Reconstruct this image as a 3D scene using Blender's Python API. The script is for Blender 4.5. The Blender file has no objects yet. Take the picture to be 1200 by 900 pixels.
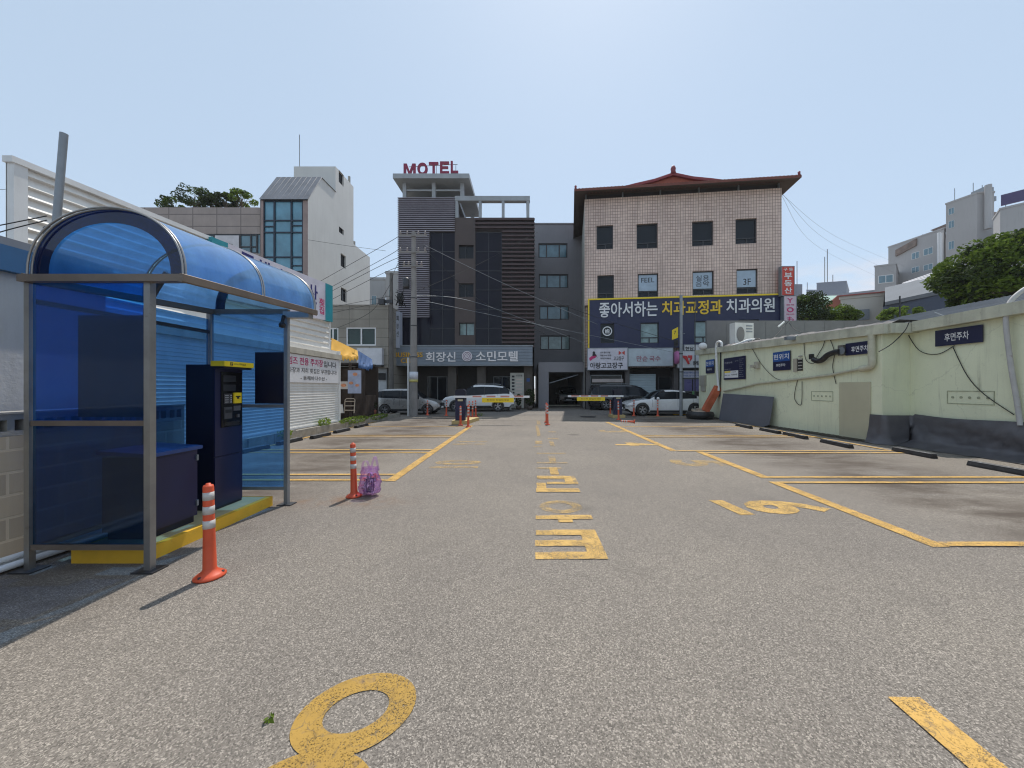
import bpy, bmesh, math, random
from mathutils import Vector, Matrix
R = math.radians
scene = bpy.context.scene
COL = scene.collection
# ------------------------------------------------------------ camera, world, sun, exposure
FPX, XV, YH, HC = 425.0, 620.0, 454.5, 1.55
cam = bpy.data.cameras.new("camera"); camo = bpy.data.objects.new("camera", cam); COL.objects.link(camo)
camo.location = (0, 0, HC); camo.rotation_euler = (R(90), 0, 0)
cam.sensor_fit = 'HORIZONTAL'; cam.sensor_width = 36; cam.lens = FPX / 1200 * 36
cam.shift_x = -(XV - 600) / 1200; cam.shift_y = (YH - 450) / 1200
cam.clip_start = 0.05; cam.clip_end = 6000
scene.camera = camo
SUN_EL, SUN_AZ = R(61), R(11)          # azimuth measured from +Y towards +X
world = bpy.data.worlds.new("World"); scene.world = world; world.use_nodes = True
wn = world.node_tree; wn.nodes.clear()
wo = wn.nodes.new('ShaderNodeOutputWorld'); bg = wn.nodes.new('ShaderNodeBackground')
sky = wn.nodes.new('ShaderNodeTexSky'); sky.sky_type = 'NISHITA'; sky.sun_disc = False
sky.sun_elevation = SUN_EL; sky.sun_rotation = SUN_AZ; sky.air_density = 1.0; sky.dust_density = .6; sky.ozone_density = 1.2
tc = wn.nodes.new('ShaderNodeTexCoord'); sx = wn.nodes.new('ShaderNodeSeparateXYZ')
mp = wn.nodes.new('ShaderNodeMapping'); mp.inputs['Scale'].default_value = (7, 7, 16)
nz = wn.nodes.new('ShaderNodeTexNoise'); nz.inputs['Scale'].default_value = 1.4; nz.inputs['Detail'].default_value = 8
cr = wn.nodes.new('ShaderNodeValToRGB'); cr.color_ramp.elements[0].position = .34; cr.color_ramp.elements[1].position = .55
ez = wn.nodes.new('ShaderNodeValToRGB')
ez.color_ramp.elements[0].position = .0; ez.color_ramp.elements[0].color = (1, 1, 1, 1)
ez.color_ramp.elements[1].position = .262; ez.color_ramp.elements[1].color = (0, 0, 0, 1)
e = ez.color_ramp.elements.new(.225); e.color = (.9, .9, .9, 1)
ax = wn.nodes.new('ShaderNodeMapRange'); ax.inputs[1].default_value = .50; ax.inputs[2].default_value = .58
mu = wn.nodes.new('ShaderNodeMath'); mu.operation = 'MULTIPLY'
mu2 = wn.nodes.new('ShaderNodeMath'); mu2.operation = 'MULTIPLY'
mx = wn.nodes.new('ShaderNodeMix'); mx.data_type = 'RGBA'; mx.inputs['B'].default_value = (5.5, 5.6, 6.1, 1)
L = wn.links.new
L(tc.outputs['Generated'], sx.inputs[0]); L(tc.outputs['Generated'], mp.inputs[0]); L(mp.outputs[0], nz.inputs[0])
L(nz.outputs[0], cr.inputs[0]); L(sx.outputs['Z'], ez.inputs[0]); L(sx.outputs['X'], ax.inputs[0])
L(cr.outputs[0], mu.inputs[0]); L(ez.outputs[0], mu.inputs[1]); L(mu.outputs[0], mu2.inputs[0]); L(ax.outputs[0], mu2.inputs[1])
L(mu2.outputs[0], mx.inputs['Factor']); hz = wn.nodes.new('ShaderNodeMix'); hz.data_type = 'RGBA'; hz.inputs['Factor'].default_value = .68; hz.inputs['B'].default_value = (4.35, 5.35, 6.4, 1); L(sky.outputs[0], hz.inputs['A']); L(hz.outputs['Result'], mx.inputs['A']); L(mx.outputs['Result'], bg.inputs[0])
bg.inputs[1].default_value = 0.13
L(bg.outputs[0], wo.inputs[0])
sl = bpy.data.lights.new("sun", 'SUN'); sl.energy = 3.6; sl.angle = R(0.5); sl.color = (1, .95, .88)
so = bpy.data.objects.new("sun", sl); COL.objects.link(so)
sdir = Vector((math.sin(SUN_AZ) * math.cos(SUN_EL), math.cos(SUN_AZ) * math.cos(SUN_EL), math.sin(SUN_EL)))
so.rotation_euler = sdir.to_track_quat('Z', 'Y').to_euler(); so.location = (0, 0, 40)
vs = scene.view_settings; vs.view_transform = 'Standard'; vs.look = 'None'; vs.gamma = 1; vs.exposure = 0.15
scene.render.engine = 'CYCLES'
try:
    scene.cycles.max_bounces = 8; scene.cycles.transparent_max_bounces = 16; scene.cycles.use_denoising = True; scene.cycles.filter_width = 1.15
except Exception: pass

# ------------------------------------------------------------ helpers
def at(px, py, Y): return Vector(((px - XV) * Y / FPX, Y, HC + (YH - py) * Y / FPX))
def gp(px, py, z=0.0):
    Y = FPX * (HC - z) / (py - YH); return Vector(((px - XV) * Y / FPX, Y, z))

class Frame:
    def __init__(s, O, U, V=(0, 0, 1), N=None):
        s.O = Vector(O); s.U = Vector(U).normalized(); s.V = Vector(V).normalized()
        s.N = Vector(N).normalized() if N is not None else s.U.cross(s.V)
    def P(s, u, v, d=0.0): return s.O + s.U * u + s.V * v + s.N * d
    def uz(s, px, py):
        d = Vector(((px - XV) / FPX, 1, (YH - py) / FPX)); c = Vector((0, 0, HC))
        t = (s.O - c).dot(s.N) / d.dot(s.N); p = c + d * t - s.O
        return p.dot(s.U), p.dot(s.V)
    def rect(s, x0, y0, x1, y1):
        xm = (x0 + x1) / 2; ym = (y0 + y1) / 2
        return s.uz(x0, ym)[0], s.uz(x1, ym)[0], s.uz(xm, y1)[1], s.uz(xm, y0)[1]
    def off(s, d): return Frame(s.O + s.N * d, s.U, s.V, s.N)
def facade(xa, ya, xb, yb):          # vertical plane whose outward side faces the camera side
    U = Vector((xb - xa, yb - ya, 0)).normalized()
    return Frame((xa, ya, 0), U, (0, 0, 1), U.cross(Vector((0, 0, 1))))
WORLD = Frame((0, 0, 0), (1, 0, 0), (0, 0, 1), (0, -1, 0))
GROUND = Frame((0, 0, 0), (1, 0, 0), (0, 1, 0), (0, 0, 1))

def eval_mesh(o, extra=()):          # evaluate one object in a small scene of its own
    ts = bpy.data.scenes.new('workshop')
    for q in (o, *extra): ts.collection.objects.link(q)
    with bpy.context.temp_override(scene=ts, view_layer=ts.view_layers[0]):
        dg = bpy.context.evaluated_depsgraph_get(); me = bpy.data.meshes.new_from_object(o.evaluated_get(dg))
    bpy.data.scenes.remove(ts); return me
_font_cache = {}
def text_geo(body, bold=0.0, extrude=0.0):
    k = (body, bold, extrude)
    if k in _font_cache: return _font_cache[k]
    c = bpy.data.curves.new('lettering', 'FONT'); c.body = body; c.size = 1; c.offset = bold * .38; c.resolution_u = 3; c.extrude = extrude
    c.fill_mode = 'BOTH'; c.align_x = 'CENTER'
    o = bpy.data.objects.new('lettering', c)
    me = eval_mesh(o)
    vs_ = [tuple(v.co) for v in me.vertices]; fs = [tuple(p.vertices) for p in me.polygons]
    bpy.data.objects.remove(o); bpy.data.curves.remove(c); bpy.data.meshes.remove(me)
    _font_cache[k] = (vs_, fs); return vs_, fs

def wmat(o):
    m = Matrix.LocRotScale(o.location, o.rotation_euler, o.scale)
    return (wmat(o.parent) @ o.matrix_parent_inverse @ m) if o.parent else m

class MB:
    def __init__(s): s.v = []; s.f = []; s.m = []; s.cur = 0; s.sm = []; s.smooth = False
    def add(s, vs_, fs, m=None):
        b = len(s.v); s.v += [tuple(v) for v in vs_]
        for f in fs: s.f.append(tuple(b + i for i in f)); s.m.append(s.cur if m is None else m); s.sm.append(s.smooth)
        return s
    def fbox(s, F, u0, u1, v0, v1, d0, d1, m=None):
        P = [F.P(u, v, d) for d in (d0, d1) for v in (v0, v1) for u in (u0, u1)]
        return s.add(P, [(0, 2, 3, 1), (4, 5, 7, 6), (0, 1, 5, 4), (2, 6, 7, 3), (0, 4, 6, 2), (1, 3, 7, 5)], m)
    def box(s, x0, x1, y0, y1, z0, z1, m=None):
        P = [(x, y, z) for z in (z0, z1) for y in (y0, y1) for x in (x0, x1)]
        return s.add(P, [(0, 2, 3, 1), (4, 5, 7, 6), (0, 1, 5, 4), (2, 6, 7, 3), (0, 4, 6, 2), (1, 3, 7, 5)], m)
    def quad(s, a, b, c, d, m=None): return s.add([a, b, c, d], [(0, 1, 2, 3)], m)
    def fquad(s, F, u0, u1, v0, v1, d, m=None): return s.quad(F.P(u0, v0, d), F.P(u1, v0, d), F.P(u1, v1, d), F.P(u0, v1, d), m)
    def tube(s, pts, r, n=8, m=None, r1=None, cap=True):
        pts = [Vector(p) for p in pts]; b = len(s.v); N = len(pts); sm0 = s.smooth; s.smooth = True
        ref = None; vs_ = []
        for i, p in enumerate(pts):
            t = (pts[min(i + 1, N - 1)] - pts[max(i - 1, 0)]).normalized()
            if ref is None: ref = t.orthogonal().normalized()
            else:
                ref = (ref - t * ref.dot(t))
                ref = ref.normalized() if ref.length > 1e-6 else t.orthogonal().normalized()
            w = t.cross(ref); rr = r if r1 is None else r + (r1 - r) * i / max(1, N - 1)
            vs_ += [p + (ref * math.cos(2 * math.pi * k / n) + w * math.sin(2 * math.pi * k / n)) * rr for k in range(n)]
        fs = []
        for i in range(N - 1):
            for k in range(n): fs.append((i * n + k, i * n + (k + 1) % n, (i + 1) * n + (k + 1) % n, (i + 1) * n + k))
        s.add(vs_, fs, m); s.smooth = sm0
        if cap: s.add(vs_[:n], [tuple(range(n))[::-1]], m); s.add(vs_[-n:], [tuple(range(n))], m)
        return s
    def lathe(s, prof, c=(0, 0, 0), n=20, m=None, axis='Z'):
        vs_ = []; fs = []; N = len(prof); c = Vector(c)
        for (r, z) in prof:
            for k in range(n):
                a = 2 * math.pi * k / n; q = (r * math.cos(a), r * math.sin(a), z)
                if axis == 'Y': q = (q[0], q[2], q[1])
                if axis == 'X': q = (q[2], q[0], q[1])
                vs_.append(Vector(q) + c)
        for i in range(N - 1):
            for k in range(n): fs.append((i * n + k, i * n + (k + 1) % n, (i + 1) * n + (k + 1) % n, (i + 1) * n + k))
        sm0 = s.smooth; s.smooth = True; s.add(vs_, fs, m); s.smooth = sm0; return s
    def prism(s, poly, F, d0, d1, m=None):          # polygon in (u,v), extruded along N
        n = len(poly); a = [F.P(u, v, d0) for u, v in poly]; b = [F.P(u, v, d1) for u, v in poly]
        return s.add(a + b, [tuple(range(n))[::-1], tuple(range(n, 2 * n))] + [(i, (i + 1) % n, n + (i + 1) % n, n + i) for i in range(n)], m)
    def text(s, F, u0, u1, v0, v1, d, body, bold=0.0, m=None, th=0.0):
        vs_, fs = text_geo(body, bold, 0.05 if th else 0.0)
        if not vs_: return s
        xs = [v[0] for v in vs_]; ys = [v[1] for v in vs_]; x0, x1, y0, y1 = min(xs), max(xs), min(ys), max(ys)
        return s.add([F.P(u0 + (x - x0) / (x1 - x0) * (u1 - u0), v0 + (y - y0) / (y1 - y0) * (v1 - v0), d + (z / .05 * th / 2 + th / 2 if th else 0)) for x, y, z in vs_], fs, m)
    def wall(s, F, u0, u1, v0, v1, holes, d=0.0, rec=0.15, m=None):
        us = sorted({u0, u1, *[h[0] for h in holes], *[h[1] for h in holes]}); us = [u for u in us if u0 <= u <= u1]
        zs = sorted({v0, v1, *[h[2] for h in holes], *[h[3] for h in holes]}); zs = [z for z in zs if v0 <= z <= v1]
        for i in range(len(us) - 1):
            for j in range(len(zs) - 1):
                uc = (us[i] + us[i + 1]) / 2; zc = (zs[j] + zs[j + 1]) / 2
                if any(h[0] < uc < h[1] and h[2] < zc < h[3] for h in holes): continue
                s.fquad(F, us[i], us[i + 1], zs[j], zs[j + 1], d, m)
        for (a, b, c, e_) in holes:
            s.quad(F.P(a, c, d), F.P(a, e_, d), F.P(a, e_, d - rec), F.P(a, c, d - rec), m)
            s.quad(F.P(b, c, d), F.P(b, c, d - rec), F.P(b, e_, d - rec), F.P(b, e_, d), m)
            s.quad(F.P(a, e_, d), F.P(b, e_, d), F.P(b, e_, d - rec), F.P(a, e_, d - rec), m)
            s.quad(F.P(a, c, d), F.P(a, c, d - rec), F.P(b, c, d - rec), F.P(b, c, d), m)
        return s
    def build(s, name, mats, parent=None, loc=None):
        if not isinstance(mats, (list, tuple)): mats = [mats]
        me = bpy.data.meshes.new(name)
        o0 = Vector(loc) if loc is not None else Vector((0, 0, 0))
        me.from_pydata([tuple(Vector(v) - o0) for v in s.v], [], s.f)
        for m_ in mats: me.materials.append(m_)
        for p, mi, sm in zip(me.polygons, s.m, s.sm): p.material_index = min(mi, len(mats) - 1); p.use_smooth = sm
        me.update()
        o = bpy.data.objects.new(name, me); COL.objects.link(o)
        if parent is not None:
            o.parent = parent; o.matrix_parent_inverse = wmat(parent).inverted(); o.location = o0
        elif loc is not None: o.location = o0
        return o
def tag(o, label=None, cat=None, group=None, kind=None):
    if label: o['label'] = label
    if cat: o['category'] = cat
    if group: o['group'] = group
    if kind: o['kind'] = kind
    return o
def thing(name, label, cat, loc=(0, 0, 0), group=None):
    o = bpy.data.objects.new(name, None); COL.objects.link(o); o.location = loc; o.empty_display_size = .3
    return tag(o, label, cat, group)
def dup(o, parent=None):
    c = o.copy(); COL.objects.link(c)
    if parent is not None: c.parent = parent
    for ch in list(o.children): dup(ch, c)
    return c
def struct(name, mb, m): return tag(mb.build(name, m), kind='structure')

# ------------------------------------------------------------ materials
def newmat(name):
    m = bpy.data.materials.new(name); m.use_nodes = True; nt = m.node_tree
    b = nt.nodes['Principled BSDF']; return m, nt, b
def rgb(c): return (c[0], c[1], c[2], 1)
def mixc(nt, fac, a, b, typ='MIX'):
    n = nt.nodes.new('ShaderNodeMix'); n.data_type = 'RGBA'; n.blend_type = typ
    for k, v in (('Factor', fac), ('A', a), ('B', b)):
        if isinstance(v, (int, float)): n.inputs[k].default_value = v
        elif isinstance(v, tuple): n.inputs[k].default_value = v if len(v) == 4 else rgb(v)
        else: nt.links.new(v, n.inputs[k])
    return n.outputs['Result']
def objco(nt, scale=(1, 1, 1)):
    t = nt.nodes.new('ShaderNodeTexCoord'); m = nt.nodes.new('ShaderNodeMapping'); m.inputs['Scale'].default_value = scale
    nt.links.new(t.outputs['Object'], m.inputs[0]); return m.outputs[0]
def noise(nt, co, scale, detail=5, rough=.55, lo=None, hi=None):
    n = nt.nodes.new('ShaderNodeTexNoise'); n.inputs['Scale'].default_value = scale; n.inputs['Detail'].default_value = detail
    n.inputs['Roughness'].default_value = rough; nt.links.new(co, n.inputs['Vector'])
    if lo is None: return n.outputs[0]
    r = nt.nodes.new('ShaderNodeMapRange'); r.inputs[1].default_value = lo; r.inputs[2].default_value = hi
    nt.links.new(n.outputs[0], r.inputs[0]); return r.outputs[0]
def bumpn(nt, b, h, dist=.01, st=.5):
    n = nt.nodes.new('ShaderNodeBump'); n.inputs['Distance'].default_value = dist; n.inputs['Strength'].default_value = st
    nt.links.new(h, n.inputs['Height']); nt.links.new(n.outputs[0], b.inputs['Normal'])
def M(name, col, rough=.6, metal=0.0, var=.12, vs_=2.0, streak=0.0, stc=(.12, .1, .08), bump=0.0, bs=30, spec=.5, coat=0.0, spots=0.0):
    m, nt, b = newmat(name); co = objco(nt)
    lo = tuple(c * (1 - var) for c in col); hi = tuple(min(1, c * (1 + var)) for c in col)
    c = mixc(nt, noise(nt, co, vs_, 6, .6, .3, .7), lo, hi)
    if streak:
        s2 = objco(nt, (2.2, 2.2, .22)); c = mixc(nt, noise(nt, s2, 1.6, 7, .65, .52, .9), c, stc)
        nt.nodes[-1].name = 'x'
        f = noise(nt, s2, 1.6, 7, .65, .52, .9); k = nt.nodes.new('ShaderNodeMath'); k.operation = 'MULTIPLY'; k.inputs[1].default_value = streak
        nt.links.new(f, k.inputs[0]); c = mixc(nt, k.outputs[0], mixc(nt, noise(nt, co, vs_, 6, .6, .3, .7), lo, hi), stc)
    if spots:
        f = noise(nt, co, 9, 6, .7, .60, .72); k = nt.nodes.new('ShaderNodeMath'); k.operation = 'MULTIPLY'; k.inputs[1].default_value = spots
        nt.links.new(f, k.inputs[0]); c = mixc(nt, k.outputs[0], c, stc)
    nt.links.new(c, b.inputs['Base Color']); b.inputs['Metallic'].default_value = metal
    r = noise(nt, co, 5, 4, .5, .2, .8); rr = nt.nodes.new('ShaderNodeMapRange'); rr.inputs[3].default_value = max(.02, rough - .08); rr.inputs[4].default_value = min(1, rough + .08)
    nt.links.new(r, rr.inputs[0]); nt.links.new(rr.outputs[0], b.inputs['Roughness'])
    b.inputs['Specular IOR Level'].default_value = spec
    if coat: b.inputs['Coat Weight'].default_value = coat; b.inputs['Coat Roughness'].default_value = .04
    if bump: bumpn(nt, b, noise(nt, co, bs, 5), .01, bump)
    return m

def asphalt(name, base, tint=1.0, stains=True):
    m, nt, b = newmat(name); co = objco(nt)
    v = nt.nodes.new('ShaderNodeTexVoronoi'); v.inputs['Scale'].default_value = 160; nt.links.new(co, v.inputs[0])
    g = nt.nodes.new('ShaderNodeSeparateColor'); nt.links.new(v.outputs['Color'], g.inputs[0])
    cr_ = nt.nodes.new('ShaderNodeValToRGB'); E = cr_.color_ramp.elements
    E[0].position = 0; E[0].color = rgb([c * .38 for c in base]); E[1].position = 1; E[1].color = rgb([min(1, c * 2.15) for c in base])
    e_ = E.new(.35); e_.color = rgb([c * .82 for c in base]); e_ = E.new(.75); e_.color = rgb([c * 1.15 for c in base])
    nt.links.new(g.outputs[0], cr_.inputs[0])
    c = mixc(nt, noise(nt, co, 260, 3, .6, .35, .65), cr_.outputs[0], tuple(x * .8 for x in base)); nt.nodes[-1]
    c = mixc(nt, .55, cr_.outputs[0], c)
    big = noise(nt, co, .35, 6, .6, .3, .7); c = mixc(nt, big, mixc(nt, 1.0, c, (.86, .85, .85), 'MULTIPLY'), mixc(nt, 1.0, c, (1.1, 1.08, 1.04), 'MULTIPLY'))
    mid = noise(nt, objco(nt, (1, .6, 1)), 1.7, 7, .62, .55, .85); k = nt.nodes.new('ShaderNodeMath'); k.operation = 'MULTIPLY'; k.inputs[1].default_value = .42
    nt.links.new(mid, k.inputs[0]); c = mixc(nt, k.outputs[0], c, tuple(x * .45 for x in base))
    if stains:
        # oil and tyre stains: a band inside the parking bays on each side
        t = nt.nodes.new('ShaderNodeTexCoord'); s_ = nt.nodes.new('ShaderNodeSeparateXYZ'); nt.links.new(t.outputs['Object'], s_.inputs[0])
        def band(a0, a1, c0, c1):
            r1 = nt.nodes.new('ShaderNodeMapRange'); r1.interpolation_type = 'SMOOTHSTEP'; r1.inputs[1].default_value = a0; r1.inputs[2].default_value = a1
            r2 = nt.nodes.new('ShaderNodeMapRange'); r2.interpolation_type = 'SMOOTHSTEP'; r2.inputs[1].default_value = c1; r2.inputs[2].default_value = c0
            nt.links.new(s_.outputs['X'], r1.inputs[0]); nt.links.new(s_.outputs['X'], r2.inputs[0])
            mm = nt.nodes.new('ShaderNodeMath'); mm.operation = 'MULTIPLY'; nt.links.new(r1.outputs[0], mm.inputs[0]); nt.links.new(r2.outputs[0], mm.inputs[1]); return mm.outputs[0]
        A = band(4.3, 5.8, 6.6, 8.6); B = band(-7, -5, -4.2, -2.5)
        sm = nt.nodes.new('ShaderNodeMath'); sm.operation = 'ADD'; nt.links.new(A, sm.inputs[0]); nt.links.new(B, sm.inputs[1])
        st = noise(nt, objco(nt, (.55, 1.1, 1)), 1.15, 6, .65, .36, .60); k2 = nt.nodes.new('ShaderNodeMath'); k2.operation = 'MULTIPLY'; nt.links.new(st, k2.inputs[0]); nt.links.new(sm.outputs[0], k2.inputs[1])
        k3 = nt.nodes.new('ShaderNodeMath'); k3.operation = 'MULTIPLY'; k3.inputs[1].default_value = 1.0; nt.links.new(k2.outputs[0], k3.inputs[0])
        c = mixc(nt, k3.outputs[0], c, (base[0] * .42, base[1] * .37, base[2] * .34))
        vd = nt.nodes.new('ShaderNodeTexVoronoi'); vd.inputs['Scale'].default_value = .55; dd = nt.nodes.new('ShaderNodeTexNoise'); dd.inputs['Scale'].default_value = 5; dd.inputs['Detail'].default_value = 5; nt.links.new(co, dd.inputs['Vector'])
        nt.links.new(mixc(nt, .12, co, dd.outputs['Color']), vd.inputs['Vector']); rd = nt.nodes.new('ShaderNodeMapRange'); rd.inputs[1].default_value = .05; rd.inputs[2].default_value = .13; rd.inputs[3].default_value = .55; rd.inputs[4].default_value = 0; nt.links.new(vd.outputs['Distance'], rd.inputs[0])
        c = mixc(nt, rd.outputs[0], c, tuple(x * .35 for x in base))
        # patched trench: slightly darker rectangle of newer asphalt with tar seam lines
        def rng(sock, a0, a1, soft=.02):
            q1 = nt.nodes.new('ShaderNodeMapRange'); q1.inputs[1].default_value = a0 - soft; q1.inputs[2].default_value = a0 + soft; nt.links.new(sock, q1.inputs[0])
            q2 = nt.nodes.new('ShaderNodeMapRange'); q2.inputs[1].default_value = a1 + soft; q2.inputs[2].default_value = a1 - soft; nt.links.new(sock, q2.inputs[0])
            qm = nt.nodes.new('ShaderNodeMath'); qm.operation = 'MULTIPLY'; nt.links.new(q1.outputs[0], qm.inputs[0]); nt.links.new(q2.outputs[0], qm.inputs[1]); return qm.outputs[0]
        # rust run beside the shelter post
        rx = rng(s_.outputs['X'], -3.1, -1.9, .5); ry = rng(s_.outputs['Y'], 4.75, 5.15, .18); rm = nt.nodes.new('ShaderNodeMath'); rm.operation = 'MULTIPLY'; nt.links.new(rx, rm.inputs[0]); nt.links.new(ry, rm.inputs[1])
        rm2 = nt.nodes.new('ShaderNodeMath'); rm2.operation = 'MULTIPLY'; nt.links.new(rm.outputs[0], rm2.inputs[0]); nt.links.new(noise(nt, co, 4, 7, .7, .42, .72), rm2.inputs[1]); c = mixc(nt, rm2.outputs[0], c, (.20, .10, .045))
    nt.links.new(c, b.inputs['Base Color']); b.inputs['Roughness'].default_value = .88; b.inputs['Specular IOR Level'].default_value = .25
    bumpn(nt, b, g.outputs[0], .004, .6); return m

def worn_paint(name, col, wear=.5):
    m, nt, b = newmat(name); co = objco(nt)
    c = mixc(nt, noise(nt, co, 3, 6, .6, .3, .7), tuple(x * .82 for x in col), tuple(min(1, x * 1.12) for x in col))
    c = mixc(nt, noise(nt, co, 45, 3, .6, .55, .75), c, tuple(x * .6 for x in col)); c = mixc(nt, noise(nt, co, 7.5, 8, .75, .56, .70), c, (.19, .13, .08))
    wv = nt.nodes.new('ShaderNodeTexVoronoi'); wv.feature = 'DISTANCE_TO_EDGE'; wv.inputs['Scale'].default_value = 9
    dn = nt.nodes.new('ShaderNodeTexNoise'); dn.inputs['Scale'].default_value = 14; dn.inputs['Detail'].default_value = 7; nt.links.new(co, dn.inputs['Vector'])
    nt.links.new(mixc(nt, .12, co, dn.outputs['Color']), wv.inputs['Vector'])
    r3 = nt.nodes.new('ShaderNodeMapRange'); r3.inputs[1].default_value = 0.0; r3.inputs[2].default_value = .035; r3.inputs[3].default_value = .75; r3.inputs[4].default_value = 0; nt.links.new(wv.outputs[0], r3.inputs[0])
    k9 = nt.nodes.new('ShaderNodeMath'); k9.operation = 'MULTIPLY'; nt.links.new(r3.outputs[0], k9.inputs[0]); nt.links.new(noise(nt, co, 4, 4, .6, .40, .60), k9.inputs[1])
    c = mixc(nt, k9.outputs[0], c, (.13, .10, .06))
    nt.links.new(c, b.inputs['Base Color']); b.inputs['Roughness'].default_value = .7
    big = noise(nt, co, 3.5, 9, .72); v = nt.nodes.new('ShaderNodeTexVoronoi'); v.inputs['Scale'].default_value = 190; nt.links.new(co, v.inputs[0])
    g = nt.nodes.new('ShaderNodeSeparateColor'); nt.links.new(v.outputs['Color'], g.inputs[0])
    a = nt.nodes.new('ShaderNodeMath'); a.operation = 'MULTIPLY_ADD'; a.inputs[1].default_value = .35; nt.links.new(g.outputs[0], a.inputs[0]); nt.links.new(big, a.inputs[2])
    r = nt.nodes.new('ShaderNodeMapRange'); t = .95 - wear * .5; r.inputs[1].default_value = t - .10; r.inputs[2].default_value = t + .12; r.inputs[3].default_value = 1; r.inputs[4].default_value = 0
    nt.links.new(a.outputs[0], r.inputs[0]); nt.links.new(r.outputs[0], b.inputs['Alpha'])
    bumpn(nt, b, g.outputs[0], .003, .4); return m

def brickm(name, c1, c2, mortar, w, h, ms=.01, axes='XZ', rough=.7, streak=0.0, bump=.3, offset=.5, sm=.1):
    m, nt, b = newmat(name); t = nt.nodes.new('ShaderNodeTexCoord'); s_ = nt.nodes.new('ShaderNodeSeparateXYZ'); cb = nt.nodes.new('ShaderNodeCombineXYZ')
    nt.links.new(t.outputs['Object'], s_.inputs[0]); nt.links.new(s_.outputs[axes[0]], cb.inputs[0]); nt.links.new(s_.outputs[axes[1]], cb.inputs[1])
    br = nt.nodes.new('ShaderNodeTexBrick'); br.inputs['Scale'].default_value = 1; br.inputs['Brick Width'].default_value = w; br.inputs['Row Height'].default_value = h
    br.inputs['Mortar Size'].default_value = ms; br.inputs['Mortar Smooth'].default_value = sm; br.offset = offset
    br.inputs['Color1'].default_value = rgb(c1); br.inputs['Color2'].default_value = rgb(c2); br.inputs['Mortar'].default_value = rgb(mortar)
    nt.links.new(cb.outputs[0], br.inputs[0]); co = objco(nt)
    c = mixc(nt, 1.0, br.outputs[0], mixc(nt, noise(nt, co, .8, 6, .6, .3, .7), (.84, .83, .82), (1.08, 1.06, 1.05)), 'MULTIPLY')
    if streak:
        f = noise(nt, objco(nt, (1.6, 1.6, .18)), 1.3, 7, .65, .5, .85); k = nt.nodes.new('ShaderNodeMath'); k.operation = 'MULTIPLY'; k.inputs[1].default_value = streak
        nt.links.new(f, k.inputs[0]); c = mixc(nt, k.outputs[0], c, (.1, .08, .07))
    nt.links.new(c, b.inputs['Base Color']); b.inputs['Roughness'].default_value = rough
    inv = nt.nodes.new('ShaderNodeMath'); inv.operation = 'SUBTRACT'; inv.inputs[0].default_value = 1; nt.links.new(br.outputs['Fac'], inv.inputs[1])
    bumpn(nt, b, inv.outputs[0], .01, bump); return m

def tintglass(name, tcol, dcol, opac, rough=.05, spec=.5):
    m, nt, b = newmat(name); out = nt.nodes['Material Output']; nt.nodes.remove(b)
    tr = nt.nodes.new('ShaderNodeBsdfTransparent'); tr.inputs[0].default_value = rgb(tcol)
    df = nt.nodes.new('ShaderNodeBsdfDiffuse'); tl = nt.nodes.new('ShaderNodeBsdfTranslucent'); gl = nt.nodes.new('ShaderNodeBsdfGlossy'); gl.inputs['Roughness'].default_value = rough
    co = objco(nt); c = mixc(nt, noise(nt, co, 2.5, 6, .6, .3, .7), tuple(x * .8 for x in dcol), tuple(x * 1.15 for x in dcol))
    nt.links.new(c, df.inputs[0]); nt.links.new(c, tl.inputs[0])
    a = nt.nodes.new('ShaderNodeMixShader'); a.inputs[0].default_value = .5; nt.links.new(df.outputs[0], a.inputs[1]); nt.links.new(tl.outputs[0], a.inputs[2])
    d = nt.nodes.new('ShaderNodeMixShader'); nt.links.new(tr.outputs[0], d.inputs[1]); nt.links.new(a.outputs[0], d.inputs[2])
    o2 = nt.nodes.new('ShaderNodeMapRange'); o2.inputs[3].default_value = opac * .7; o2.inputs[4].default_value = min(1, opac * 1.35)
    nt.links.new(noise(nt, objco(nt, (1.5, 1.5, .5)), 2.2, 6, .65, .3, .75), o2.inputs[0]); nt.links.new(o2.outputs[0], d.inputs[0])
    lw = nt.nodes.new('ShaderNodeLayerWeight'); lw.inputs[0].default_value = .5; pw = nt.nodes.new('ShaderNodeMath'); pw.operation = 'POWER'; pw.inputs[1].default_value = 4; nt.links.new(lw.outputs['Facing'], pw.inputs[0])
    fr = nt.nodes.new('ShaderNodeMath'); fr.operation = 'MULTIPLY_ADD'; fr.inputs[1].default_value = .7; fr.inputs[2].default_value = .05; nt.links.new(pw.outputs[0], fr.inputs[0])
    g = nt.nodes.new('ShaderNodeMixShader'); nt.links.new(fr.outputs[0], g.inputs[0]); nt.links.new(d.outputs[0], g.inputs[1]); nt.links.new(gl.outputs[0], g.inputs[2])
    nt.links.new(g.outputs[0], out.inputs[0]); return m

def leafm(name, col, var=.45):
    m, nt, b = newmat(name); co = objco(nt)
    c = mixc(nt, noise(nt, co, 3.2, 4, .7, .3, .7), tuple(x * (1 - var) for x in col), (col[0] * (1 + var) * 1.15, col[1] * (1 + var), col[2] * (1 + var)))
    nt.links.new(c, b.inputs['Base Color']); b.inputs['Roughness'].default_value = .7; b.inputs['Specular IOR Level'].default_value = .15
    out = nt.nodes['Material Output']; tl = nt.nodes.new('ShaderNodeBsdfTranslucent'); nt.links.new(c, tl.inputs[0])
    mxs = nt.nodes.new('ShaderNodeMixShader'); mxs.inputs[0].default_value = .35; nt.links.new(b.outputs[0], mxs.inputs[1]); nt.links.new(tl.outputs[0], mxs.inputs[2]); nt.links.new(mxs.outputs[0], out.inputs[0])
    return m

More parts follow.
